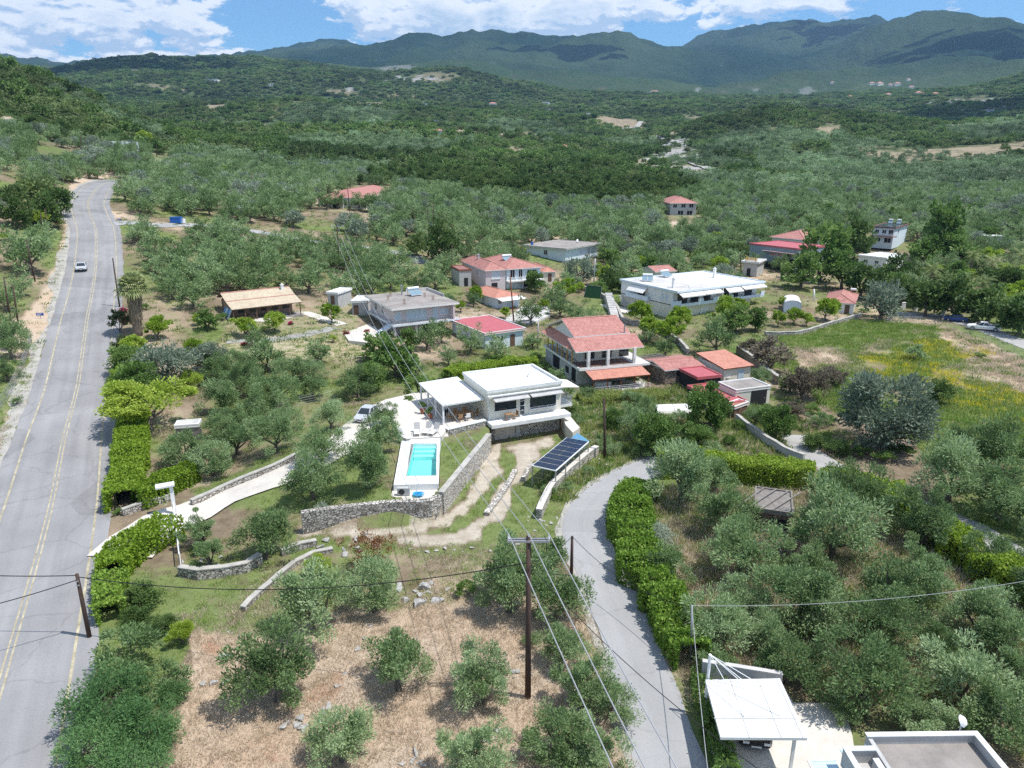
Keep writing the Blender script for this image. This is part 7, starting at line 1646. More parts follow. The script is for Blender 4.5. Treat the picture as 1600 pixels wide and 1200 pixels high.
# ================================================================= vehicles
def car(name, label, p, rz, paint, pickup=False, L=4.3, W=1.75, estate=False):
    p = Vector(p); r = empty(name, p, rz, label, 'car' if not pickup else 'pickup truck')
    h = .8 if not pickup else .95; hw = W/2
    # body: lofted sections front (-x) to back (+x)
    def loft(secs, nm, m, par):
        b = MB(); rings = []
        for x, w, z0, z1, tw in secs:
            ring = [(x, -w, z0), (x, -w, (z0+z1)*.55), (x, -w*tw, z1), (x, w*tw, z1), (x, w, (z0+z1)*.55), (x, w, z0)]; rings.append(ring)
        for a, c in zip(rings[:-1], rings[1:]):
            for k in range(6): b.face([a[k], a[(k+1) % 6], c[(k+1) % 6], c[k]][::-1])
        b.face(rings[0]); b.face(rings[-1][::-1]); return b.build(nm, m, par, bevel=.03)
    z0 = .25 if not pickup else .38; e = L/2
    body = loft([(-e, hw*.78, z0+.08, h*.72, .92), (-e+.25, hw*.95, z0, h*.86, .9), (-e+1.1, hw, z0, h, .92), (0, hw, z0, h+.02, .93), (e-.5, hw, z0, h+.02, .92), (e-.1, hw*.95, z0+.03, h-.03, .9), (e, hw*.85, z0+.1, h*.75, .9)], 'body', paint, r)
    ch = .55; c0, c1 = (-e+1.0, e-.55) if not pickup else (-e+1.35, .75)
    ca = MB(); bt, tp = (hw*.90, hw*.72)
    P = [(c0, -bt, h-.02), (c1, -bt, h-.02), (c1, bt, h-.02), (c0, bt, h-.02)]; Q = [(c0+.75, -tp, h+ch), (c1-(.55 if not pickup else .15), -tp, h+ch), (c1-(.55 if not pickup else .15), tp, h+ch), (c0+.75, tp, h+ch)]
    for a, c, d, g in ((0, 1, 1, 0), (1, 2, 2, 1), (2, 3, 3, 2), (3, 0, 0, 3)): ca.face([P[a], P[c], Q[d], Q[g]])
    ca.face(Q); cab = ca.build('cabin', paint, r, bevel=.04)
    def glass(quad, shr=.1):
        c = sum((Vector(q) for q in quad), Vector())/4; n = (Vector(quad[1])-Vector(quad[0])).cross(Vector(quad[2])-Vector(quad[0])).normalized()
        b = MB(); b.face([tuple(c+(Vector(q)-c)*(1-shr)+n*.015) for q in quad]); b.build('window', M_GLASS, cab)
    glass([P[3], P[0], Q[0], Q[3]], .14); glass([P[1], P[2], Q[2], Q[1]], .16)
    for a, c in ((0, 1), (2, 3)):
        A0, A1, B0, B1 = Vector(P[a]), Vector(P[c]), Vector(Q[a]), Vector(Q[c]); mA = A0.lerp(A1, .52); mB = B0.lerp(B1, .5)
        glass([A0, mA, mB, B0], .14); glass([mA, A1, B1, mB], .14)
    if pickup:
        b = MB(); b.box(c1+.1, e-.1, -hw*.78, hw*.78, h+.022, h+.03); b.build('cargo_bed', M_DARK, r)
        b = MB(); b.box(c1+.05, e-.02, -hw*.93, -hw*.80, h+.0, h+.14); b.box(c1+.05, e-.02, hw*.80, hw*.93, h+.0, h+.14); b.box(e-.1, e, -hw*.8, hw*.8, h-.02, h+.14); b.build('bed_side', paint, r)
    for sx in (-e+.8, e-.85):
        for sy in (-1, 1):
            b = MB(); R_ = .32 if not pickup else .38; b.tube([(sx, sy*(hw-.2), R_), (sx, sy*(hw+.02), R_)], R_, 18); t_ = b.build('wheel', M_DMETAL, r); b = MB(); b.tube([(sx, sy*(hw+.0), R_), (sx, sy*(hw+.03), R_)], R_*.55, 12); b.build('rim', M_METAL, t_)
    for sy in (-1, 1):
        b = MB(); b.box(-e-.01, -e+.12, sy*hw*.62-.16, sy*hw*.62+.16, h*.58, h*.74); b.build('headlight', M_WMET, r)
        b = MB(); b.box(e-.1, e+.01, sy*hw*.68-.12, sy*hw*.68+.12, h*.6, h*.78); b.build('tail_light', mat('tail_light_red', (.4, .02, .02), .3), r)
        b = MB(); b.box(-e+1.35, -e+1.5, sy*(hw+.02)-.08, sy*(hw+.02)+.08, h+.02, h+.14); b.build('mirror', paint, r)
    b = MB(); b.box(-e-.02, -e+.02, -hw*.35, hw*.35, h*.4, h*.62); b.build('grille', M_DMETAL, r)
    b = MB(); b.box(-e-.03, -e-.022, -.26, .26, h*.36, h*.48); b.build('number_plate', M_WMET, r)
    return r
M_SILV = mat('silver_car_paint', (.62, .63, .66), .3, .6, .3, var=.03); M_WCAR = mat('white_car_paint', (.80, .80, .80), .35, .5, var=.03); M_BCAR = mat('blue_car_paint', (.02, .05, .22), .3, .6, .1, var=.05); M_RCAR = mat('dark_red_car_paint', (.12, .01, .02), .3, .6)
def on_road(px, py):
    p = at(px, py, 0); g = G(px, py); return g
pc = G(128, 421); k = min(range(len(RC)-1), key=lambda i: (RC[i]-pc).length); d = RC[k+1]-RC[k]; pc.z = RC[k].z+.07
car('parked_car', 'silver car driving towards the viewer on the main road', pc, math.atan2(d.y, d.x), M_SILV, L=4.4, W=2.0)
bpy.data.objects['parked_car'].name = 'moving_car'
p0 = G(1536, 516); p0.z += .06; d = GLANE[-6]-GLANE[-14]; car('pickup_truck', 'white double-cab pickup truck parked at the lane edge', p0, R(-28), M_WCAR, True, 5.3, 1.9)
p1 = G(1492, 502); p1.z += .06; car('parked_car', 'dark blue car parked in the shade in front of the white pickup', p1, R(-25), M_BCAR, L=4.2)
p1 = at(1172, 1128, .1); car('parked_car', 'dark car parked in the shade under the white stayed carport', p1, R(80), mat('black_car_paint', (.02, .02, .025), .3, .6))

p1 = G(574, 655); p1.z += .12; car('parked_car', 'pale silver-blue car parked on the driveway behind the olives left of the pool terrace', p1, R(75), M_SILV, L=4.0)
p1 = G(977, 416); p1.z += .08; car('parked_van', 'light blue van parked between trees behind the small lawn', p1, R(170), mat('pale_blue_car_paint', (.35, .52, .62), .35, .5), L=4.6, W=1.9)
ty_ = G(815, 490).z+.13
for i_, (px_, py_) in enumerate(((818,486),(828,491),(838,484))):
    table('%s white plastic table on the paved yard of the small tiled house' % ('left', 'middle', 'right')[i_], at(px_, py_, ty_), i_*.7, 1.1, .9, m=M_WMET, name='plastic_table', group='plastic tables in the paved yard')
    for j_ in range(2): chair('%s white plastic chair by the %s yard table' % (('left', 'right')[j_], ('left', 'middle', 'right')[i_]), at(px_+(-7 if j_ == 0 else 7), py_+1, ty_), R(90 if j_ == 0 else -90), M_WMET, 'plastic chairs in the paved yard')
# ================================================================= poles and wires
def pole(bx, by, tx, ty, label, m=None, r=.13, arm=0, name='utility_pole', z=None, lamp=False, group=None, ang=0.0, ins=0):
    g = G(bx, by) if z is None else at(bx, by, z)
    x, y, d = ray(tx, ty); t = (g.y)/y; top = Vector((x*t, y*t, CAMH+d*t))
    root = empty(name, g, 0, label, 'utility pole' if name == 'utility_pole' else name.replace('_', ' '), group); T = top-g
    b = MB(); b.tube([(0, 0, -.5), tuple(T*.5), tuple(T)], [r*1.15, r, r*.8], 9); b.build('shaft', m or M_POLE, root, smooth=True)
    ends = [top.copy()]
    if arm:
        ca, sa = math.cos(ang), math.sin(ang); b = MB()
        for o in (-.12, .12): b.beam((T.x-arm*ca-o*sa, T.y-arm*sa+o*ca, T.z-.25), (T.x+arm*ca-o*sa, T.y+arm*sa+o*ca, T.z-.25), .1, .12)
        b.build('crossarm', M_METAL, root); ends = []
        for k in (-1, 0, 1):
            q = Vector((T.x+k*arm*.95*ca, T.y+k*arm*.95*sa, T.z-.15)); b = MB(); b.tube([tuple(q), tuple(q+Vector((0, 0, .3)))], [.07, .04], 6); b.build('insulator', M_WMET, root); ends.append(g+q+Vector((0, 0, .3)))
    if ins:
        b = MB(); [b.box(T.x-.1, T.x+.1, T.y-.14, T.y-.08, T.z-.5-.3*i, T.z-.42-.3*i) for i in range(ins)]; b.build('bracket', M_METAL, root)
    if lamp:
        b = MB(); b.tube([tuple(T), tuple(T+Vector((.5, -.1, .15))), tuple(T+Vector((1.1, -.2, .12)))], .035, 5); b.build('lamp_arm', M_METAL, root); b = MB(); b.box(T.x+1.0, T.x+1.5, T.y-.3, T.y-.1, T.z+.06, T.z+.16); b.build('lamp_head', M_METAL, root)
    return root, ends, top
def wire(a, b, label, sag=.6, r=.02, m=None, group='overhead power lines'):
    a, b = Vector(a), Vector(b); P = [a.lerp(b, k/24)-Vector((0, 0, sag*4*(k/24)*(1-k/24))) for k in range(25)]
    q = MB(); q.tube([tuple(p-a) for p in P], r, 5); o = q.build('power_line', m or M_WIRE); o.location = a; tag(o, label, 'power line', group); return o
PM, EM, TM = pole(825, 1090, 826, 838, 'tall dark wooden utility pole with steel crossarm in the dry olive lot', arm=1.15, r=.16)
PB, EB, TB = pole(530, 421, 527, 352, 'wooden utility pole with crossarm in the grove beyond the taverna', arm=1.3, r=.14, ang=.1)
nxt = Vector((13, -14, 10.6)); dn = Vector((nxt.x-TM.x, nxt.y-TM.y, 0)).normalized(); sd = Vector((dn.y, -dn.x, 0))
for k, nm in ((-1, 'left'), (0, 'middle'), (1, 'right')):
    wire(EM[k+1], nxt-sd*k*1.1, nm+' pale power line from the tall wooden pole towards the bottom edge', .9, .028)
    wire(EB[k+1], EM[k+1], nm+' pale power line running from the grove down over the villa to the tall pole', 4.0, .024)
PL_, EL, TL = pole(140, 996, 120, 897, 'dark leaning utility pole at the road edge in the lower left', r=.13, ins=2)
wire(TL-Vector((0, 0, .2)), TM-Vector((0, 0, 1.6)), 'long black cable across the dry lot between the leaning pole and the tall pole', 1.3, .03, M_BWIRE)
wire(TL-Vector((0, 0, .1)), at(-220, 884, TL.z+.4), 'upper black cable crossing the main road to the left edge', .3, .03, M_BWIRE)
wire(TL-Vector((0, 0, .4)), at(-200, 985, TL.z-.4), 'lower black cable crossing the main road to the left edge', .3, .03, M_BWIRE)
PS, ES, TS = pole(893, 900, 894, 838, 'short dark wooden pole at the left verge of the lane', r=.12)
PG, EG, TG = pole(1080, 1032, 1081, 946, 'slim grey steel pole in the hedge right of the lane', M_METAL, r=.07)
wire(TM-Vector((0, 0, 1.7)), TS, 'black cable from the tall pole to the short pole by the lane', .3, .02, M_BWIRE)
wire(TS, TG-Vector((0, 0, .1)), 'black cable sagging across the lane', 1.0, .02, M_BWIRE)
wire(TM-Vector((0, 0, 1.7)), at(1240, 1240, 6.5), 'black cable descending over the lane to the bottom right', .8, .02, M_BWIRE)
wire(TG, at(1700, 890, 6), 'thin pale cable over the overgrown grove to the right edge', .8, .016)
wire(TG, at(1110, 1240, 3), 'twin cable falling from the steel pole along the hedge', .3, .02)
pole(945, 716, 944, 622, 'black wooden pole between the villa and the overgrown garden', r=.13)
pole(187, 480, 176, 403, 'thin dark pole leaning beside the main road above the palm', r=.12)
pole(55, 440, 41, 375, 'wooden pole in front of the large olive left of the main road', r=.12, ins=3)
pole(16, 500, 6, 433, 'wooden pole at the left edge with several brackets', r=.13, ins=4)
pole(28, 505, 20, 445, 'leaning wooden pole left of the straw verge', r=.13)
pole(69, 370, 63, 333, 'wooden pole before the yellow-green tree, left of a pair', r=.12, ins=2)
pole(76, 369, 70, 326, 'wooden pole before the yellow-green tree, right of a pair', r=.12, ins=2)
pole(579, 398, 577, 352, 'slim pole beside the side lane in the grove', r=.1)
pole(669, 366, 668, 327, 'left pole of a transformer pair in the grove', r=.13)
q_ = pole(677, 367, 677, 316, 'right pole of a transformer pair carrying a grey transformer', r=.15)
b = MB(); b.box(-1.1, -.1, -.4, .4, 2.2, 3.4); b.build('transformer', M_METAL, q_[0])
pole(707, 424, 706, 383, 'dark pole left of the red-roofed house', r=.12)
pole(803, 503, 797, 430, 'reddish dark pole in front of the small tiled house', M_RUST, r=.13)
pole(840, 545, 841, 504, 'grey concrete post at the left corner of the big tiled house', M_METAL, r=.1)
pole(927, 457, 930, 404, 'pale concrete lamp pole beside the green netting', M_METAL, r=.13)
pole(943, 407, 944, 370, 'dark pole behind the citrus trees right of the flat concrete roof', r=.12)
pole(1158, 430, 1157, 396, 'dark wooden pole beside the small outbuilding with yellow railing', r=.16)
pole(546, 330, 543, 290, 'tall thin pole in front of the colonnaded villa', r=.13)
pole(1272, 470, 1272, 452, 'white ornamental column behind the arched tent', M_WHITE, r=.2, name='garden_column')
pole(127, 240, 126, 212, 'pole on the left hillside near the long white house', r=.14); pole(269, 310, 267, 285, 'pole in the grove right of the road bend', r=.13); pole(245, 245, 244, 226, 'pole beside the far bend of the road', r=.15); pole(314, 240, 313, 215, 'pole by the far stretch of road', r=.15)
pole(117, 216, 116, 208, 'white minaret-like chimney stack near the long white house', M_WHITE, r=.35, name='chimney_stack')

# chain link fence left of the road
def fence(label, pts, h=1.5, step=2.2):
    P = resample([G(*p) for p in pts], step); c = P[0].copy(); r = empty('wire_fence', c, 0, label, 'fence')
    for p in P: p.z = hgt(p.x, p.y)
    for p in P: b = MB(); q = p-c; b.tube([(q.x, q.y, q.z-.2), (q.x, q.y, q.z+h)], .03, 5); b.build('fence_post', M_METAL, r)
    b = MB()
    for a, d in zip(P[:-1], P[1:]):
        for z in (.1, .4, .7, 1.0, 1.3, h-.04): b.tube([tuple(a-c+Vector((0, 0, z))), tuple(d-c+Vector((0, 0, z)))], .010, 3, cap=False)
        for k in range(6): t0 = a.lerp(d, k/6)-c; t1 = a.lerp(d, (k+1)/6)-c; b.tube([(t0.x, t0.y, t0.z+.1), (t1.x, t1.y, t1.z+h-.05)], .007, 3, cap=False); b.tube([(t1.x, t1.y, t1.z+.1), (t0.x, t0.y, t0.z+h-.05)], .007, 3, cap=False)
    b.build('wire_mesh', M_METAL, r)
fence('wire fence on grey posts along the left verge of the main road', [(-15,660),(12,625),(30,590),(42,562),(50,535)])
fence('wire fence along the field edge in front of the white pickup', [(1385,505),(1440,505),(1490,515),(1540,530),(1600,560)], 1.1, 3.5)
fence('wire fence across the olive slope left of the villa yard', [(400,648),(440,640),(500,628),(540,618)], 1.1, 3.0)
fence('metal fence above the pale stone wall at the lane', [(845,800),(866,762),(890,738),(915,716)], 1.3, 1.8)

# ================================================================= tall palm by the road
def frond(b, base, az, el0, length, droop, w=.35, nseg=7, m=0):
    pts = []; p = Vector(base); el = el0
    for k in range(nseg+1):
        pts.append(p.copy()); d = Vector((math.cos(az)*math.cos(el), math.sin(az)*math.cos(el), math.sin(el))); p = p+d*(length/nseg); el -= droop/nseg
    s = Vector((-math.sin(az), math.cos(az), 0))
    for k in range(nseg):
        t = (k+.5)/nseg; ww = w*math.sin(math.pi*min(.95, t*.8+.15))
        for q in (0, .5):
            c = pts[k].lerp(pts[k+1], q); d = (pts[k+1]-pts[k]).normalized()
            for sg in (-1, 1):
                tip = c+s*sg*ww+d*ww*.6-Vector((0, 0, ww*.35)); b.face([tuple(c), tuple(c+d*.10*length/3), tuple(tip+d*.05), tuple(tip)], m)
def fan_leaf(b, base, az, el, ln, rnd):
    d = Vector((math.cos(az)*math.cos(el), math.sin(az)*math.cos(el), math.sin(el))); s = Vector((-math.sin(az), math.cos(az), 0)); u = s.cross(d)*-1
    c = Vector(base)+d*ln*.45-Vector((0, 0, ln*.05)); b.face([tuple(Vector(base)-s*.03), tuple(Vector(base)+s*.03), tuple(c+s*.02), tuple(c-s*.02)])
    for i in range(13):
        a = R(-80+160*i/12); v = d*math.cos(a)+s*math.sin(a); w_ = (s*math.cos(a)-d*math.sin(a))*.06*ln/3; L2 = ln*.55*(1-.25*abs(math.sin(a)))*rnd.uniform(.9, 1.1)
        m = c+v*L2*.6; t = c+v*L2-Vector((0, 0, L2*.32)); b.face([tuple(c), tuple(m+w_*1.6), tuple(t), tuple(m-w_*1.6)])
def palm(label, bx, by, tx, ty, crown_px, trunk_r=.3, nf=44, skirt=False, group=None, fan=True, h=None):
    g = G(bx, by); x, y, d = ray(tx, ty); t = g.y/y; top = Vector((x*t, y*t, CAMH+d*t)); T = top-g
    if h: T = Vector((0, 0, h))
    zc = proj(g.x, g.y, g.z)[2]; ln = crown_px*zc/FPX/2
    r = empty('palm_tree', g, 0, label, 'palm tree', group)
    b = MB(); n = 10
    if skirt: b.tube([tuple(T*(k/n)-Vector((0, 0, .3 if k == 0 else 0))) for k in range(n+1)], [trunk_r*(.75+.55*(k/n)+.06*math.sin(k*2.1)) for k in range(n+1)], 14)
    else: b.tube([tuple(T*(k/n)-Vector((0, 0, .3 if k == 0 else 0))) for k in range(n+1)], [trunk_r*(1.2-.35*k/n) for k in range(n+1)], 10)
    tr = b.build('trunk', M_PBARK, r, smooth=True)
    rnd = random.Random(int(bx)); b = MB()
    for k in range(nf):
        az = k*2.399+rnd.uniform(-.2, .2); el = R(78)-R(105)*(k/nf)
        if skirt: fan_leaf(b, T, az, el, ln*rnd.uniform(.85, 1.1), rnd); continue
        frond(b, T, az, el, ln*rnd.uniform(.9, 1.1), R(rnd.uniform(30, 70) if skirt else rnd.uniform(55, 100)), w=ln*(.30 if skirt else .2))
    o = b.build('crown', L_PALM, r); a = o.data.attributes.new('tint', 'FLOAT', 'POINT'); a.data.foreach_set('value', np.repeat(RNG.random(len(b.v)//4), 4).astype(np.float32))
    if skirt:
        b = MB()
        for k in range(260):
            az = rnd.uniform(0, 6.28); zz = rnd.uniform(.35, 1.0); rr = trunk_r*(.75+.55*zz)+.02; c, s_ = math.cos(az), math.sin(az); p = T*zz+Vector((c*rr, s_*rr, 0)); l_ = rnd.uniform(.5, 1.1)
            q = p+Vector((c*.12, s_*.12, -l_)); wv = Vector((-s_, c, 0))*.07; b.face([tuple(p-wv), tuple(p+wv), tuple(q+wv*.4), tuple(q-wv*.4)])
        o = b.build('dead_frond_skirt', L_DRY, r); a = o.data.attributes.new('tint', 'FLOAT', 'POINT'); a.data.foreach_set('value', np.repeat(RNG.random(len(b.v)//4), 4).astype(np.float32))
    return r
palm('tall fan palm with a thick shaggy trunk beside the main road', 216, 524, 208, 448, 62, .85, 60, skirt=True)
PALMS = [(1470,475,1464,428,44),(1500,478,1492,425,46),(1530,480,1525,428,46),(1452,455,1448,412,36),(1575,455,1572,410,50),(1545,440,1540,400,40),(1590,430,1588,392,40),(1515,430,1512,392,36)]
PLB = ['leftmost front palm of the arching palm group at right','second front palm from the left in the palm group at right','front palm with wide arching fronds above the pickup','back left palm near the dark tree at right','tall palm at the right edge of the photo','middle back palm of the group at right','topmost palm at the right edge','small back palm between the broad trees at right']
for (a, b_, c, d, w_), lb in zip(PALMS, PLB): palm(lb, a, b_, c, d, w_, .22, 26, group='palms in the garden at right', h=5.2)

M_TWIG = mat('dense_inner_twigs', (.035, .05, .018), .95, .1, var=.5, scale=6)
# ================================================================= hedges
def hedge(label, pts, w, h, mt, seed, name='hedge', n=None, ll=.17, lw=.11, rag=.18, group=None, wpts=None):
    P = resample([G(*p) for p in pts], .5); c = P[0].copy(); rng = np.random.default_rng(seed)
    r = empty(name, c, 0, label, 'hedge', group)
    L_ = sum((b-a).length for a, b in zip(P[:-1], P[1:])); n = n or int(L_*(w+2*h)*150); n = min(n, 70000); ll *= 1.35; lw *= 1.5
    A = np.array([(p.x, p.y) for p in P]); d = np.gradient(A, axis=0); d /= np.linalg.norm(d, axis=1, keepdims=True); s = np.stack([d[:, 1], -d[:, 0]], -1)
    k = rng.integers(0, len(P)-1, n); t = rng.random(n); base = A[k]*(1-t)[:, None]+A[k+1]*t[:, None]
    per = rng.random(n)*(w+2*h); side = per < h; top = (per >= h) & (per < h+w)
    XB, YB = base[:, 0], base[:, 1]; bul = 1+rag*4.2*fbm(XB/1.6, YB/1.6, seed+20, 3)
    off = np.where(top, (rng.random(n)-.5)*w, np.where(side, -w/2, w/2))*bul; zz = np.where(top, h, rng.random(n)*h)*(.93+(rag*2.8)*fbm(XB/1.9, YB/1.9, seed+40, 3))
    nrm = np.stack([np.where(top, 0, np.where(side, -1, 1))*s[k, 0], np.where(top, 0, np.where(side, -1, 1))*s[k, 1], np.where(top, 1, .15)], -1)
    off = off+rng.normal(size=n)*.10; zz = zz+rng.normal(size=n)*.08
    X = base+s[k]*off[:, None]; gz = hgt(X[:, 0], X[:, 1]); pos = np.stack([X[:, 0]-c.x, X[:, 1]-c.y, gz-c.z+zz], -1)
    pos += nrm*(fbm(X[:, 0]*2.2, X[:, 1]*2.2, seed, 3)*.5)[:, None]
    axis = unit(nrm*.6+rng.normal(size=(n, 3))*.6+np.array([0, 0, .4])); nor = unit(nrm+rng.normal(size=(n, 3))*.6)
    tint = np.clip(.25+.5*rng.random(n)+.2*fbm(X[:, 0], X[:, 1], seed+3, 3), 0, 1)
    v, tt = leaf_cards(pos, axis, nor, ll*(.6+.8*rng.random(n)), lw*(.7+.6*rng.random(n)), tint, rng)
    o = bpy.data.objects.new('foliage', leaf_mesh('foliage', v, tt, mt)); COL.objects.link(o); o.parent = r
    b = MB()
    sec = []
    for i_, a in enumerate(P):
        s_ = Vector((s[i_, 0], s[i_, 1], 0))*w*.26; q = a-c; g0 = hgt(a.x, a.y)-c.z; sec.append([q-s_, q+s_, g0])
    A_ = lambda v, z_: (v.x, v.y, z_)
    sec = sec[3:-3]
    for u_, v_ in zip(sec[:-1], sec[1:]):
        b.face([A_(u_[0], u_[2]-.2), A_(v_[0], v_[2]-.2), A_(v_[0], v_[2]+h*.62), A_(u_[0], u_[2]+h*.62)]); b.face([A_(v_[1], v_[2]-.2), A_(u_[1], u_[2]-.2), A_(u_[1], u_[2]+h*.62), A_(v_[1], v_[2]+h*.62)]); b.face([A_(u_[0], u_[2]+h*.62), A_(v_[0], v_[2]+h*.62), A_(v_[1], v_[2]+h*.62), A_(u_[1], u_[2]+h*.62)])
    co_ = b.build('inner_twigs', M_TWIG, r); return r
hedge('tall clipped bright green hedge along the main road above the gate', [(212,672),(208,700),(204,740),(200,775),(195,800)], 2.6, 2.2, L_BRIGHT, 3)
hedge('clipped bright green hedge turning along the driveway wall to the two round bushes', [(215,792),(240,783),(262,770),(285,760),(302,750)], 2.0, 2.0, L_BRIGHT, 4)
hedge('bright green hedge along the near side of the driveway up to the gate', [(178,915),(185,890),(215,868),(245,850),(268,835)], 2.0, 1.9, L_BRIGHT, 5)
hedge('darker end of the hedge behind the leaning utility pole', [(178,918),(172,945),(175,975)], 1.7, 1.5, L_HEDGE, 6)
hedge('long dark green hedge along the right side of the lane', [(1000,775),(985,800),(985,840),(995,880),(1012,915),(1030,945),(1050,980),(1068,1020),(1080,1050)], 2.6, 2.4, L_HEDGE, 7, rag=.4)
hedge('clipped green hedge closing the top of the overgrown grove', [(1030,742),(1080,742),(1130,748),(1180,752),(1230,756),(1270,762)], 2.2, 2.5, L_BRIGHT, 8)
hedge('ragged green hedge running down the right side of the grove', [(1275,765),(1330,778),(1385,795),(1440,825),(1480,860),(1530,900),(1580,930),(1640,960)], 2.2, 2.2, L_YELLOW if False else L_BRIGHT, 9, rag=.35)
hedge('narrow shrubby hedge between the lane and the white carport', [(1092,1065),(1100,1100),(1112,1140),(1125,1180),(1138,1230)], .9, 1.2, L_GREEN, 10, ll=.15, lw=.07)
hedge('dark clipped hedge at the back of the small lawn', [(955,448),(985,447),(990,440)], 1.6, 2.4, L_DARK, 12, ll=.25, lw=.15)
hedge('low green creeper and vines along the terrace behind the villa', [(700,592),(740,582),(790,573),(840,572)], 2.2, 1.2, L_BRIGHT, 13, ll=.2, lw=.12, rag=.4)
hedge('tall weeds and grass bank below the porch of the tiled house', [(905,628),(950,625),(1000,622),(1045,622)], 2.6, .9, L_GRASS, 14, ll=.35, lw=.05, rag=.3)
hedge('flowering roadside shrub bank with bright pink bougainvillea', [(186,628),(192,600),(205,580)], 2.2, 1.6, L_GREEN, 15)
for (px, py, w_, mt, lb) in ((195,572,22,L_PINK,'magenta bougainvillea on top of the roadside shrubs'),(193,485,14,L_PINK,'pink oleander blossoms beside the palm crown'),(382,537,9,L_PINK,'small pink rose bush on the grass below the taverna'),(541,520,9,L_PINK,'pink flowering pots at the paved corner of the stair'),(455,505,8,L_PINK,'red geranium mound beside the dark lawn tree'),(75,365,40,L_RED,'oleander shrubs at the foot of the two poles'),(573,518,9,L_PINK,'red geranium at the bottom of the outside stair')):
    g = G(px, py+w_*.3); zc = proj(g.x, g.y, g.z)[2]; s = w_*zc/FPX/2
    r = empty('flowering_shrub', g, 0, lb, 'flowering shrub'); me, c, cr = crown_mesh('blossom', int(px), mt, rx=s, rz=s*.6, zc=s*.6+(1.6 if px == 195 else 0), nclump=10, nleaf=500, ll=.16, lw=.12, crad=1.2); o = bpy.data.objects.new('blossom', me); COL.objects.link(o); o.parent = r
    me, c, cr = crown_mesh('foliage', int(px)+1, L_GREEN, rx=s*.95, rz=s*.6, zc=s*.45, nclump=10, nleaf=400, ll=.18, lw=.1, crad=1.1); o = bpy.data.objects.new('foliage', me); COL.objects.link(o); o.parent = r

# ================================================================= rocks
def rock(p, s, seed):
    rnd = random.Random(seed); import bmesh
    bm = bmesh.new(); bmesh.ops.create_icosphere(bm, subdivisions=2, radius=1)
    ax = [Vector((rnd.gauss(0, 1), rnd.gauss(0, 1), rnd.gauss(0, 1))).normalized() for _ in range(11)]; dd = [rnd.uniform(.28, .7) for _ in ax]
    for v in bm.verts:
        for a, d in zip(ax, dd):
            t = v.co.dot(a)
            if t > d: v.co -= a*(t-d)
        v.co = Vector((v.co.x*s*rnd.uniform(.97, 1.03), v.co.y*s*.8, v.co.z*s*.55))
    me = bpy.data.meshes.new('rock'); bm.to_mesh(me); bm.free(); me.materials.append(M_ROCK); return me
RKM = [rock(None, 1, i) for i in range(6)]
RK = []
for cx, cy, n, sp, s, lb in ((655,928,15,26,.42,'tumbled grey boulders above the dry lot'),(540,858,9,26,.45,'rocks at the end of the thin curved kerb wall'),(700,860,16,32,.22,'stones along the lower edge of the track'),(560,1010,9,0,.2,'line of small stones across the dry lot'),(505,1115,5,16,.35,'pale stones on the bare red patch'),(455,1130,9,12,.3,'heap of broken limestone slabs'),(652,1190,7,12,.3,'white stone heap at the bottom of the lot'),(785,1150,8,14,.2,'stones right of the dry lot'),(820,1050,8,14,.2,'stones near the foot of the tall pole'),(352,1030,2,6,.5,'grey boulder left of the olives'),(345,990,8,10,.12,'ashes and rubble pile on the red earth'),(330,1073,4,14,.25,'flat slabs at the edge of the dry lot'),(325,880,12,20,.22,'rubble inside the curved garden wall'),(845,815,8,12,.25,'rubble by the lane wall'),(935,720,8,10,.3,'boulders at the top of the lane wall')):
    rnd = random.Random(cx); grp_ = []
    for i in range(n):
        if cx == 560: px, py = 590-60*(i/8)*1.4, 960+150*(i/8)
        elif cx == 700: px, py = 640+i*14, 862-(max(0, i-9)**2)*1.2+rnd.uniform(-5, 5)
        else: px, py = cx+rnd.gauss(0, sp), cy+rnd.gauss(0, sp*.5)
        g = G(px, py); o = bpy.data.objects.new('rock', RKM[rnd.randrange(6)]); COL.objects.link(o); k = s*rnd.uniform(.5, 1.5); o.location = g+Vector((0, 0, k*.15)); o.scale = (k, k*rnd.uniform(.7, 1.2), k*rnd.uniform(.7, 1.3)); o.rotation_euler = (rnd.uniform(-.3, .3), rnd.uniform(-.3, .3), rnd.uniform(0, 6)); o['category'] = 'rock'; o['group'] = lb; grp_.append((px, o))
    grp_.sort(key=lambda q: q[0])
    for i, (q, o) in enumerate(grp_): o['label'] = '%s from the left of the %s' % (NTH[i], lb)

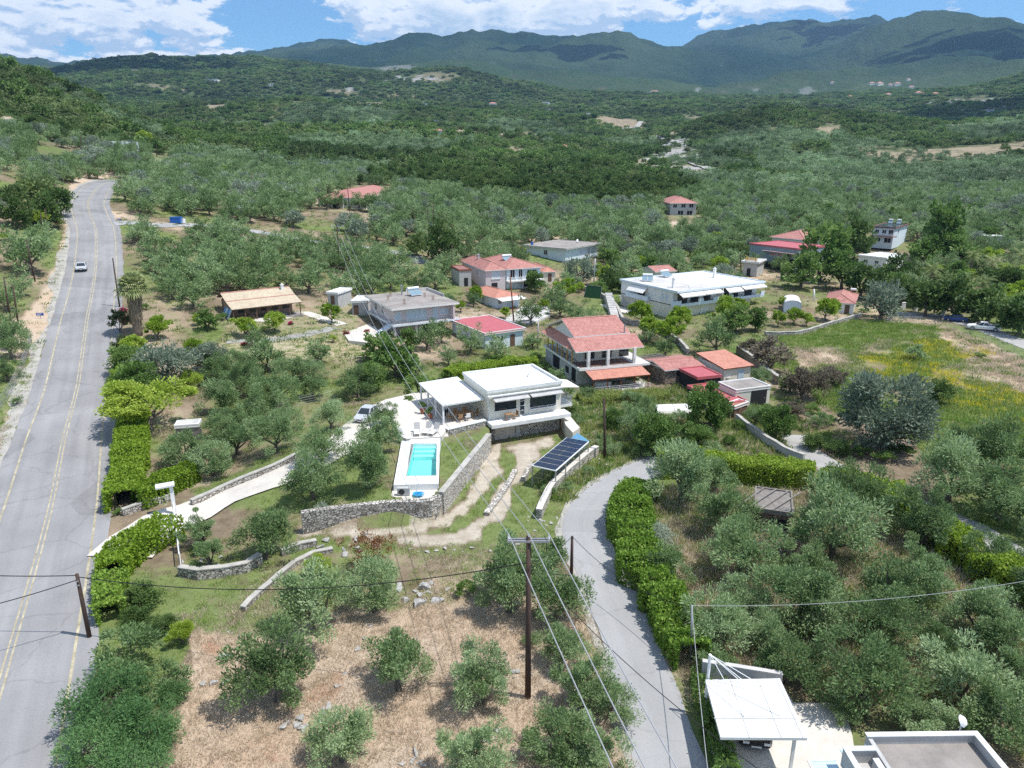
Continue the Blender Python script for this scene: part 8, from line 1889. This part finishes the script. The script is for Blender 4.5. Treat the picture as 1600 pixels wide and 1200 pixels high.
# ================================================================= single trees
def plants_out():
    LM = [(f_[0], Vector(f_[1])) for f_ in LMK]
    groups = {}
    ordn = ['nearest', 'second nearest', 'third nearest', 'fourth nearest', 'fifth nearest', 'sixth nearest', 'seventh nearest', 'eighth nearest', 'ninth nearest', 'tenth nearest']+[q+' nearest' for q in NTH[10:]]
    look = {'olive': 'grey-green olive tree', 'sparse_olive': 'thin open-crowned olive tree', 'silver': 'silvery round tree', 'feather': 'large feathery tree', 'grey': 'silvery-leaved olive tree', 'citrus': 'bright green citrus tree', 'broad': 'leafy green tree', 'dark': 'dark evergreen tree', 'maquis': 'low olive-brown shrub', 'yellow': 'yellow-green tree',
            'purple': 'dusky purple-leaved shrub', 'russet': 'russet shrub', 'oleander': 'oleander shrub with red flowers', 'bush': 'small green bush', 'greybush': 'small grey-green bush'}
    for p in single:
        px, py, zc = proj(p['x'], p['y'], p['z']); p['px'], p['py'], p['zc'] = px, py, zc
        if p['label']: continue
        best = min(LM, key=lambda m: math.hypot(m[1].x-p['x'], m[1].y-p['y'])); bx, by, _ = proj(*best[1])
        dx, dy = px-bx, (py-by)*2.2
        rel = ('right of' if dx > 0 else 'left of') if abs(dx) > abs(dy) else ('in front of' if dy > 0 else 'behind')
        p['d'] = math.hypot(best[1].x-p['x'], best[1].y-p['y']); groups.setdefault((best[0], rel, look[p['key']]), []).append(p)
    for (nm, rel, lk), ps in groups.items():
        ps.sort(key=lambda q: q['d'])
        for i, q in enumerate(ps):
            if len(ps) == 1: q['label'] = '%s %s %s' % (lk, rel, nm)
            elif i < 20: q['label'] = '%s %s %s %s' % (ordn[i], lk, rel, nm)
            else: q['label'] = 'outlying %s well %s %s' % (lk, rel, nm); q['grp'] = 'outer trees %s %s' % (rel, nm)
    for i, p in enumerate(single):
        name, cat = CATN[p['key']]; grp = p.get('grp') or ('olive trees' if is_olive(p) else cat+'s')
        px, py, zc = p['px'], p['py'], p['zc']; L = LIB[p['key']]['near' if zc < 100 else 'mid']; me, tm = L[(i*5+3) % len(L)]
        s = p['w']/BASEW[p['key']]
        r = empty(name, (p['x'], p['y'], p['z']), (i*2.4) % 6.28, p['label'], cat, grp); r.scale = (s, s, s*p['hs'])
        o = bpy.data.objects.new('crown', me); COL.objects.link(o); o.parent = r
        if tm is not None: q = bpy.data.objects.new('trunk', tm); COL.objects.link(q); q.parent = r
def lmk(*a): return [(n, G(x, y)) for n, x, y in a]
LMK = lmk(('the swimming pool', 655, 720), ('the white villa', 820, 660), ('the solar panels', 870, 730), ('the open white gate', 276, 840), ('the tool hut', 290, 675), ('the tall palm', 216, 524), ('the tan-roofed taverna', 410, 500), ('the grey flat-roofed house', 650, 530),
          ('the wide pinkish roof', 775, 540), ('the big tiled house', 950, 600), ('the red sheds', 1100, 610), ('the white duplex', 1100, 510), ('the red-roofed house', 790, 455), ('the flat concrete roof', 885, 415), ('the warehouse', 1205, 433), ('the arched tent', 1245, 490), ('the white pickup', 1536, 515),
          ('the blue-white far house', 1388, 376), ('the colonnaded villa', 532, 328), ('the tall crossarm pole', 825, 1090), ('the leaning road pole', 140, 996), ('the lane bend', 930, 790), ('the ruined hut', 1205, 820), ('the white carport', 1180, 1110), ('the silvery round tree', 1375, 700),
          ('the flat roof at bottom right', 1450, 1180), ('the curved garden wall', 340, 905), ('the silver car', 128, 420), ('the road bend', 150, 300), ('the side lane', 450, 370), ('the transformer poles', 673, 366), ('the boulders', 655, 930), ('the green netting', 925, 466), ('the arched hill house', 1067, 336), ('the stone steps', 960, 500), ('the limestone heap', 455, 1130), ('the blue road sign', 64, 498), ('the white far building at right', 1551, 390))
def in_foot(x, y, m=0.0):
    for f, a, b, c, d in FOOT:
        q = f.l(Vector((x, y, 0)))
        if a-m < q.x < b+m and c-m < q.y < d+m: return True
    return False
single = [p for p in single if not in_foot(p['x'], p['y'], p['w']*.22)]
MIDS = [p for p in MIDS if not in_foot(p['x'], p['y'], p['w']*.3)]
instancer('olive_grove', '', [(p['x'], p['y'], p['z'], p['w']/4.85) for p in MIDS], ol_src_mid)
plants_out()

# ================================================================= grass and weeds near the camera (ground cover)
def tuft_mesh(seed, mt, n=26, h=.35, r=.22, w=.03):
    rng = np.random.default_rng(seed); a = rng.random(n)*6.28; rr = r*np.sqrt(rng.random(n)); pos = np.stack([rr*np.cos(a), rr*np.sin(a), np.zeros(n)], -1)
    axis = unit(np.stack([np.cos(a)*.5, np.sin(a)*.5, np.ones(n)], -1)+rng.normal(size=(n, 3))*.3); l = h*(.5+.8*rng.random(n)); nor = unit(rng.normal(size=(n, 3)))
    v, t = leaf_cards(pos+axis*l[:, None]*.45, axis, nor, l, np.full(n, w), rng.random(n), rng); return leaf_mesh('tuft', v, t, mt)
def cover(name, n, poly, ch, lo, meshes, smin=.6, smax=1.4, rmin=25, rmax=110, test=None):
    rng = np.random.default_rng(len(name)*n); px = rng.uniform(0, 1, n*6); 
    a = rng.uniform(R(-44), R(44), n*6); r = np.sqrt(rng.uniform(rmin**2, rmax**2, n*6)); X, Y = r*np.sin(a), r*np.cos(a); z = hgt(X, Y)
    zc = Y*CP-(z-CAMH)*SP; PX = 800+FPX*X/zc; PY = 600+FPX*(-(z-CAMH)*CP-Y*SP)/zc
    fa, fr = gi(X, Y); c = cov[fr.astype(int), fa.astype(int)]
    ok = (PX > -30) & (PX < 1630) & (PY < 1260)
    if poly: ok &= inpoly(PX, PY, poly)
    if ch is not None: ok &= c[:, ch]+fbm(X/3, Y/3, 8, 3)*.8 > lo
    if ch != 2: ok &= c[:, 2] < .7
    for pl in NOGRASS: ok &= ~inpoly(PX, PY, pl)
    idx = np.nonzero(ok)[0][:n]; out = []
    for i in idx:
        if any(near_road(X[i], Y[i], cl, d) for cl, d in ((RC, 5.6), (LANE, 2.1), (DRIVE, 2.5), (GLANE, 2.4), (PLANE, 1.8))): continue
        out.append((X[i], Y[i], z[i], rng.uniform(smin, smax)))
    if out: o = instancer(name, '', out, meshes); return o
NOGRASS = [[(560,640),(620,615),(700,585),(885,600),(890,680),(690,690),(690,770),(610,785),(618,690)], [(1095,1060),(1230,1055),(1350,1100),(1600,1140),(1620,1250),(1100,1250)]]
cover('dry_grass', 16000, None, 1, .55, [tuft_mesh(1, L_STRAW, 18, .22, .3, .02), tuft_mesh(2, L_STRAW, 18, .3, .3, .025)], rmax=95)
cover('green_weeds', 15000, None, 0, .45, [tuft_mesh(3, L_GRASS, 20, .25, .25, .03), tuft_mesh(4, L_LAWN, 20, .22, .3, .03)], rmax=125)
cover('orchard_grass', 16000, None, None, 0, [tuft_mesh(21, L_STRAW, 16, .32, .5, .05), tuft_mesh(22, L_GRASS, 18, .32, .5, .05), tuft_mesh(23, L_GRASS, 14, .28, .45, .06), tuft_mesh(24, L_GREEN, 22, .5, .5, .09)], rmin=95, rmax=240)
fldp = [(1215,525),(1330,500),(1480,510),(1640,580),(1640,700),(1430,740),(1400,700),(1290,700),(1200,600)]
L_FLOW = leafmat('yellow_wild_flowers', (.40, .38, .02), (.62, .55, .03), (.78, .70, .06), .4)
cover('meadow_dry_grass', 9000, fldp, 1, .62, [tuft_mesh(5, L_STRAW, 20, .5, .5, .05), tuft_mesh(8, L_STRAW, 20, .4, .5, .05)], rmin=70, rmax=160)
cover('meadow_green_grass', 9000, fldp, 0, .50, [tuft_mesh(6, L_GRASS, 20, .5, .5, .05), tuft_mesh(9, L_LAWN, 22, .4, .5, .05)], rmin=70, rmax=160)
_c = cov[..., 3].copy(); cov[..., 3] = cov2[..., 0]
cover('meadow_yellow_flowers', 5000, fldp, 3, .45, [tuft_mesh(7, L_FLOW, 12, .5, .45, .07), tuft_mesh(17, L_FLOW, 9, .55, .5, .07)], rmin=70, rmax=160)
wd = [(880,640),(1060,600),(1260,660),(1330,740),(1000,730),(860,800),(840,760),(935,700)]
cover('bank_weeds', 6000, wd, None, 0, [tuft_mesh(10, L_GRASS, 22, .6, .45, .06), tuft_mesh(11, L_STRAW, 20, .5, .4, .05), tuft_mesh(12, L_GREEN, 24, .5, .45, .09)], rmin=60, rmax=130)
gr = [(1000,760),(1280,770),(1500,860),(1640,960),(1640,1260),(1400,1140),(1250,1090),(1090,1050),(1000,880)]
cover('grove_undergrowth', 7000, gr, None, 0, [tuft_mesh(13, L_GRASS, 22, .5, .45, .05), tuft_mesh(14, L_STRAW, 22, .55, .45, .04), tuft_mesh(15, L_STRAW, 22, .45, .45, .04)], rmin=35, rmax=90)

for nm_, pts_, w_ in (('dirt_track', [(1068,254),(1085,258),(1105,264),(1125,268),(1150,268)], 3), ('dirt_track', [(972,204),(985,200),(1000,194),(1010,188)], 4), ('dirt_track', [(1028,212),(1045,220),(1062,224)], 4)): ribbon(nm_, pxline(pts_, 8), -w_, w_, M_GRAV, 1.0, rag=3)
# ================================================================= clouds overhead: their shadows lie on the far ridges
def cloud(px, py, rx, ry, seed):
    g = G(px, py); zc_ = 2700.0; k = (zc_-g.z)/sdir.z; c = Vector((g.x+sdir.x*k, g.y+sdir.y*k, zc_)); rnd = random.Random(seed); import bmesh
    bm = bmesh.new()
    for i in range(46):
        a = rnd.uniform(0, 6.28); q = rnd.random()**.6; s_ = (1.15-q)*rnd.uniform(.5, 1.2); m = Matrix.Translation((rx*q*math.cos(a), ry*q*math.sin(a), rnd.uniform(0, 60))) @ Matrix.Diagonal((rx*.30*s_, ry*.30*s_, rnd.uniform(60, 130)*s_, 1))
        bmesh.ops.create_icosphere(bm, subdivisions=2, radius=1, matrix=m)
    me = bpy.data.meshes.new('cloud'); bm.to_mesh(me); bm.free(); me.materials.append(mat('cloud_white', (.9, .9, .9), 1, 0)); o = bpy.data.objects.new('cloud', me); COL.objects.link(o); o.location = c; o['kind'] = 'stuff'
for i, q in enumerate(((1520,70,520,300),(1290,52,420,400),(1575,165,380,260),(210,100,420,200),(880,80,480,240))): cloud(*q, i)
# ================================================================= haze
def haze():
    b = MB(); b.box(-9500, 9500, -600, 9600, -60, 2200); o = b.build('haze', [])
    m = bpy.data.materials.new('haze'); m.use_nodes = True; nt = m.node_tree
    for n in list(nt.nodes): nt.nodes.remove(n)
    out = nt.nodes.new('ShaderNodeOutputMaterial'); v = nt.nodes.new('ShaderNodeVolumePrincipled'); v.inputs['Color'].default_value = (.36, .62, 1.0, 1); v.inputs['Density'].default_value = HAZE; v.inputs['Anisotropy'].default_value = .2
    nt.links.new(v.outputs[0], out.inputs['Volume']); o.data.materials.append(m); o['kind'] = 'stuff'
HAZE = 6e-5
haze()
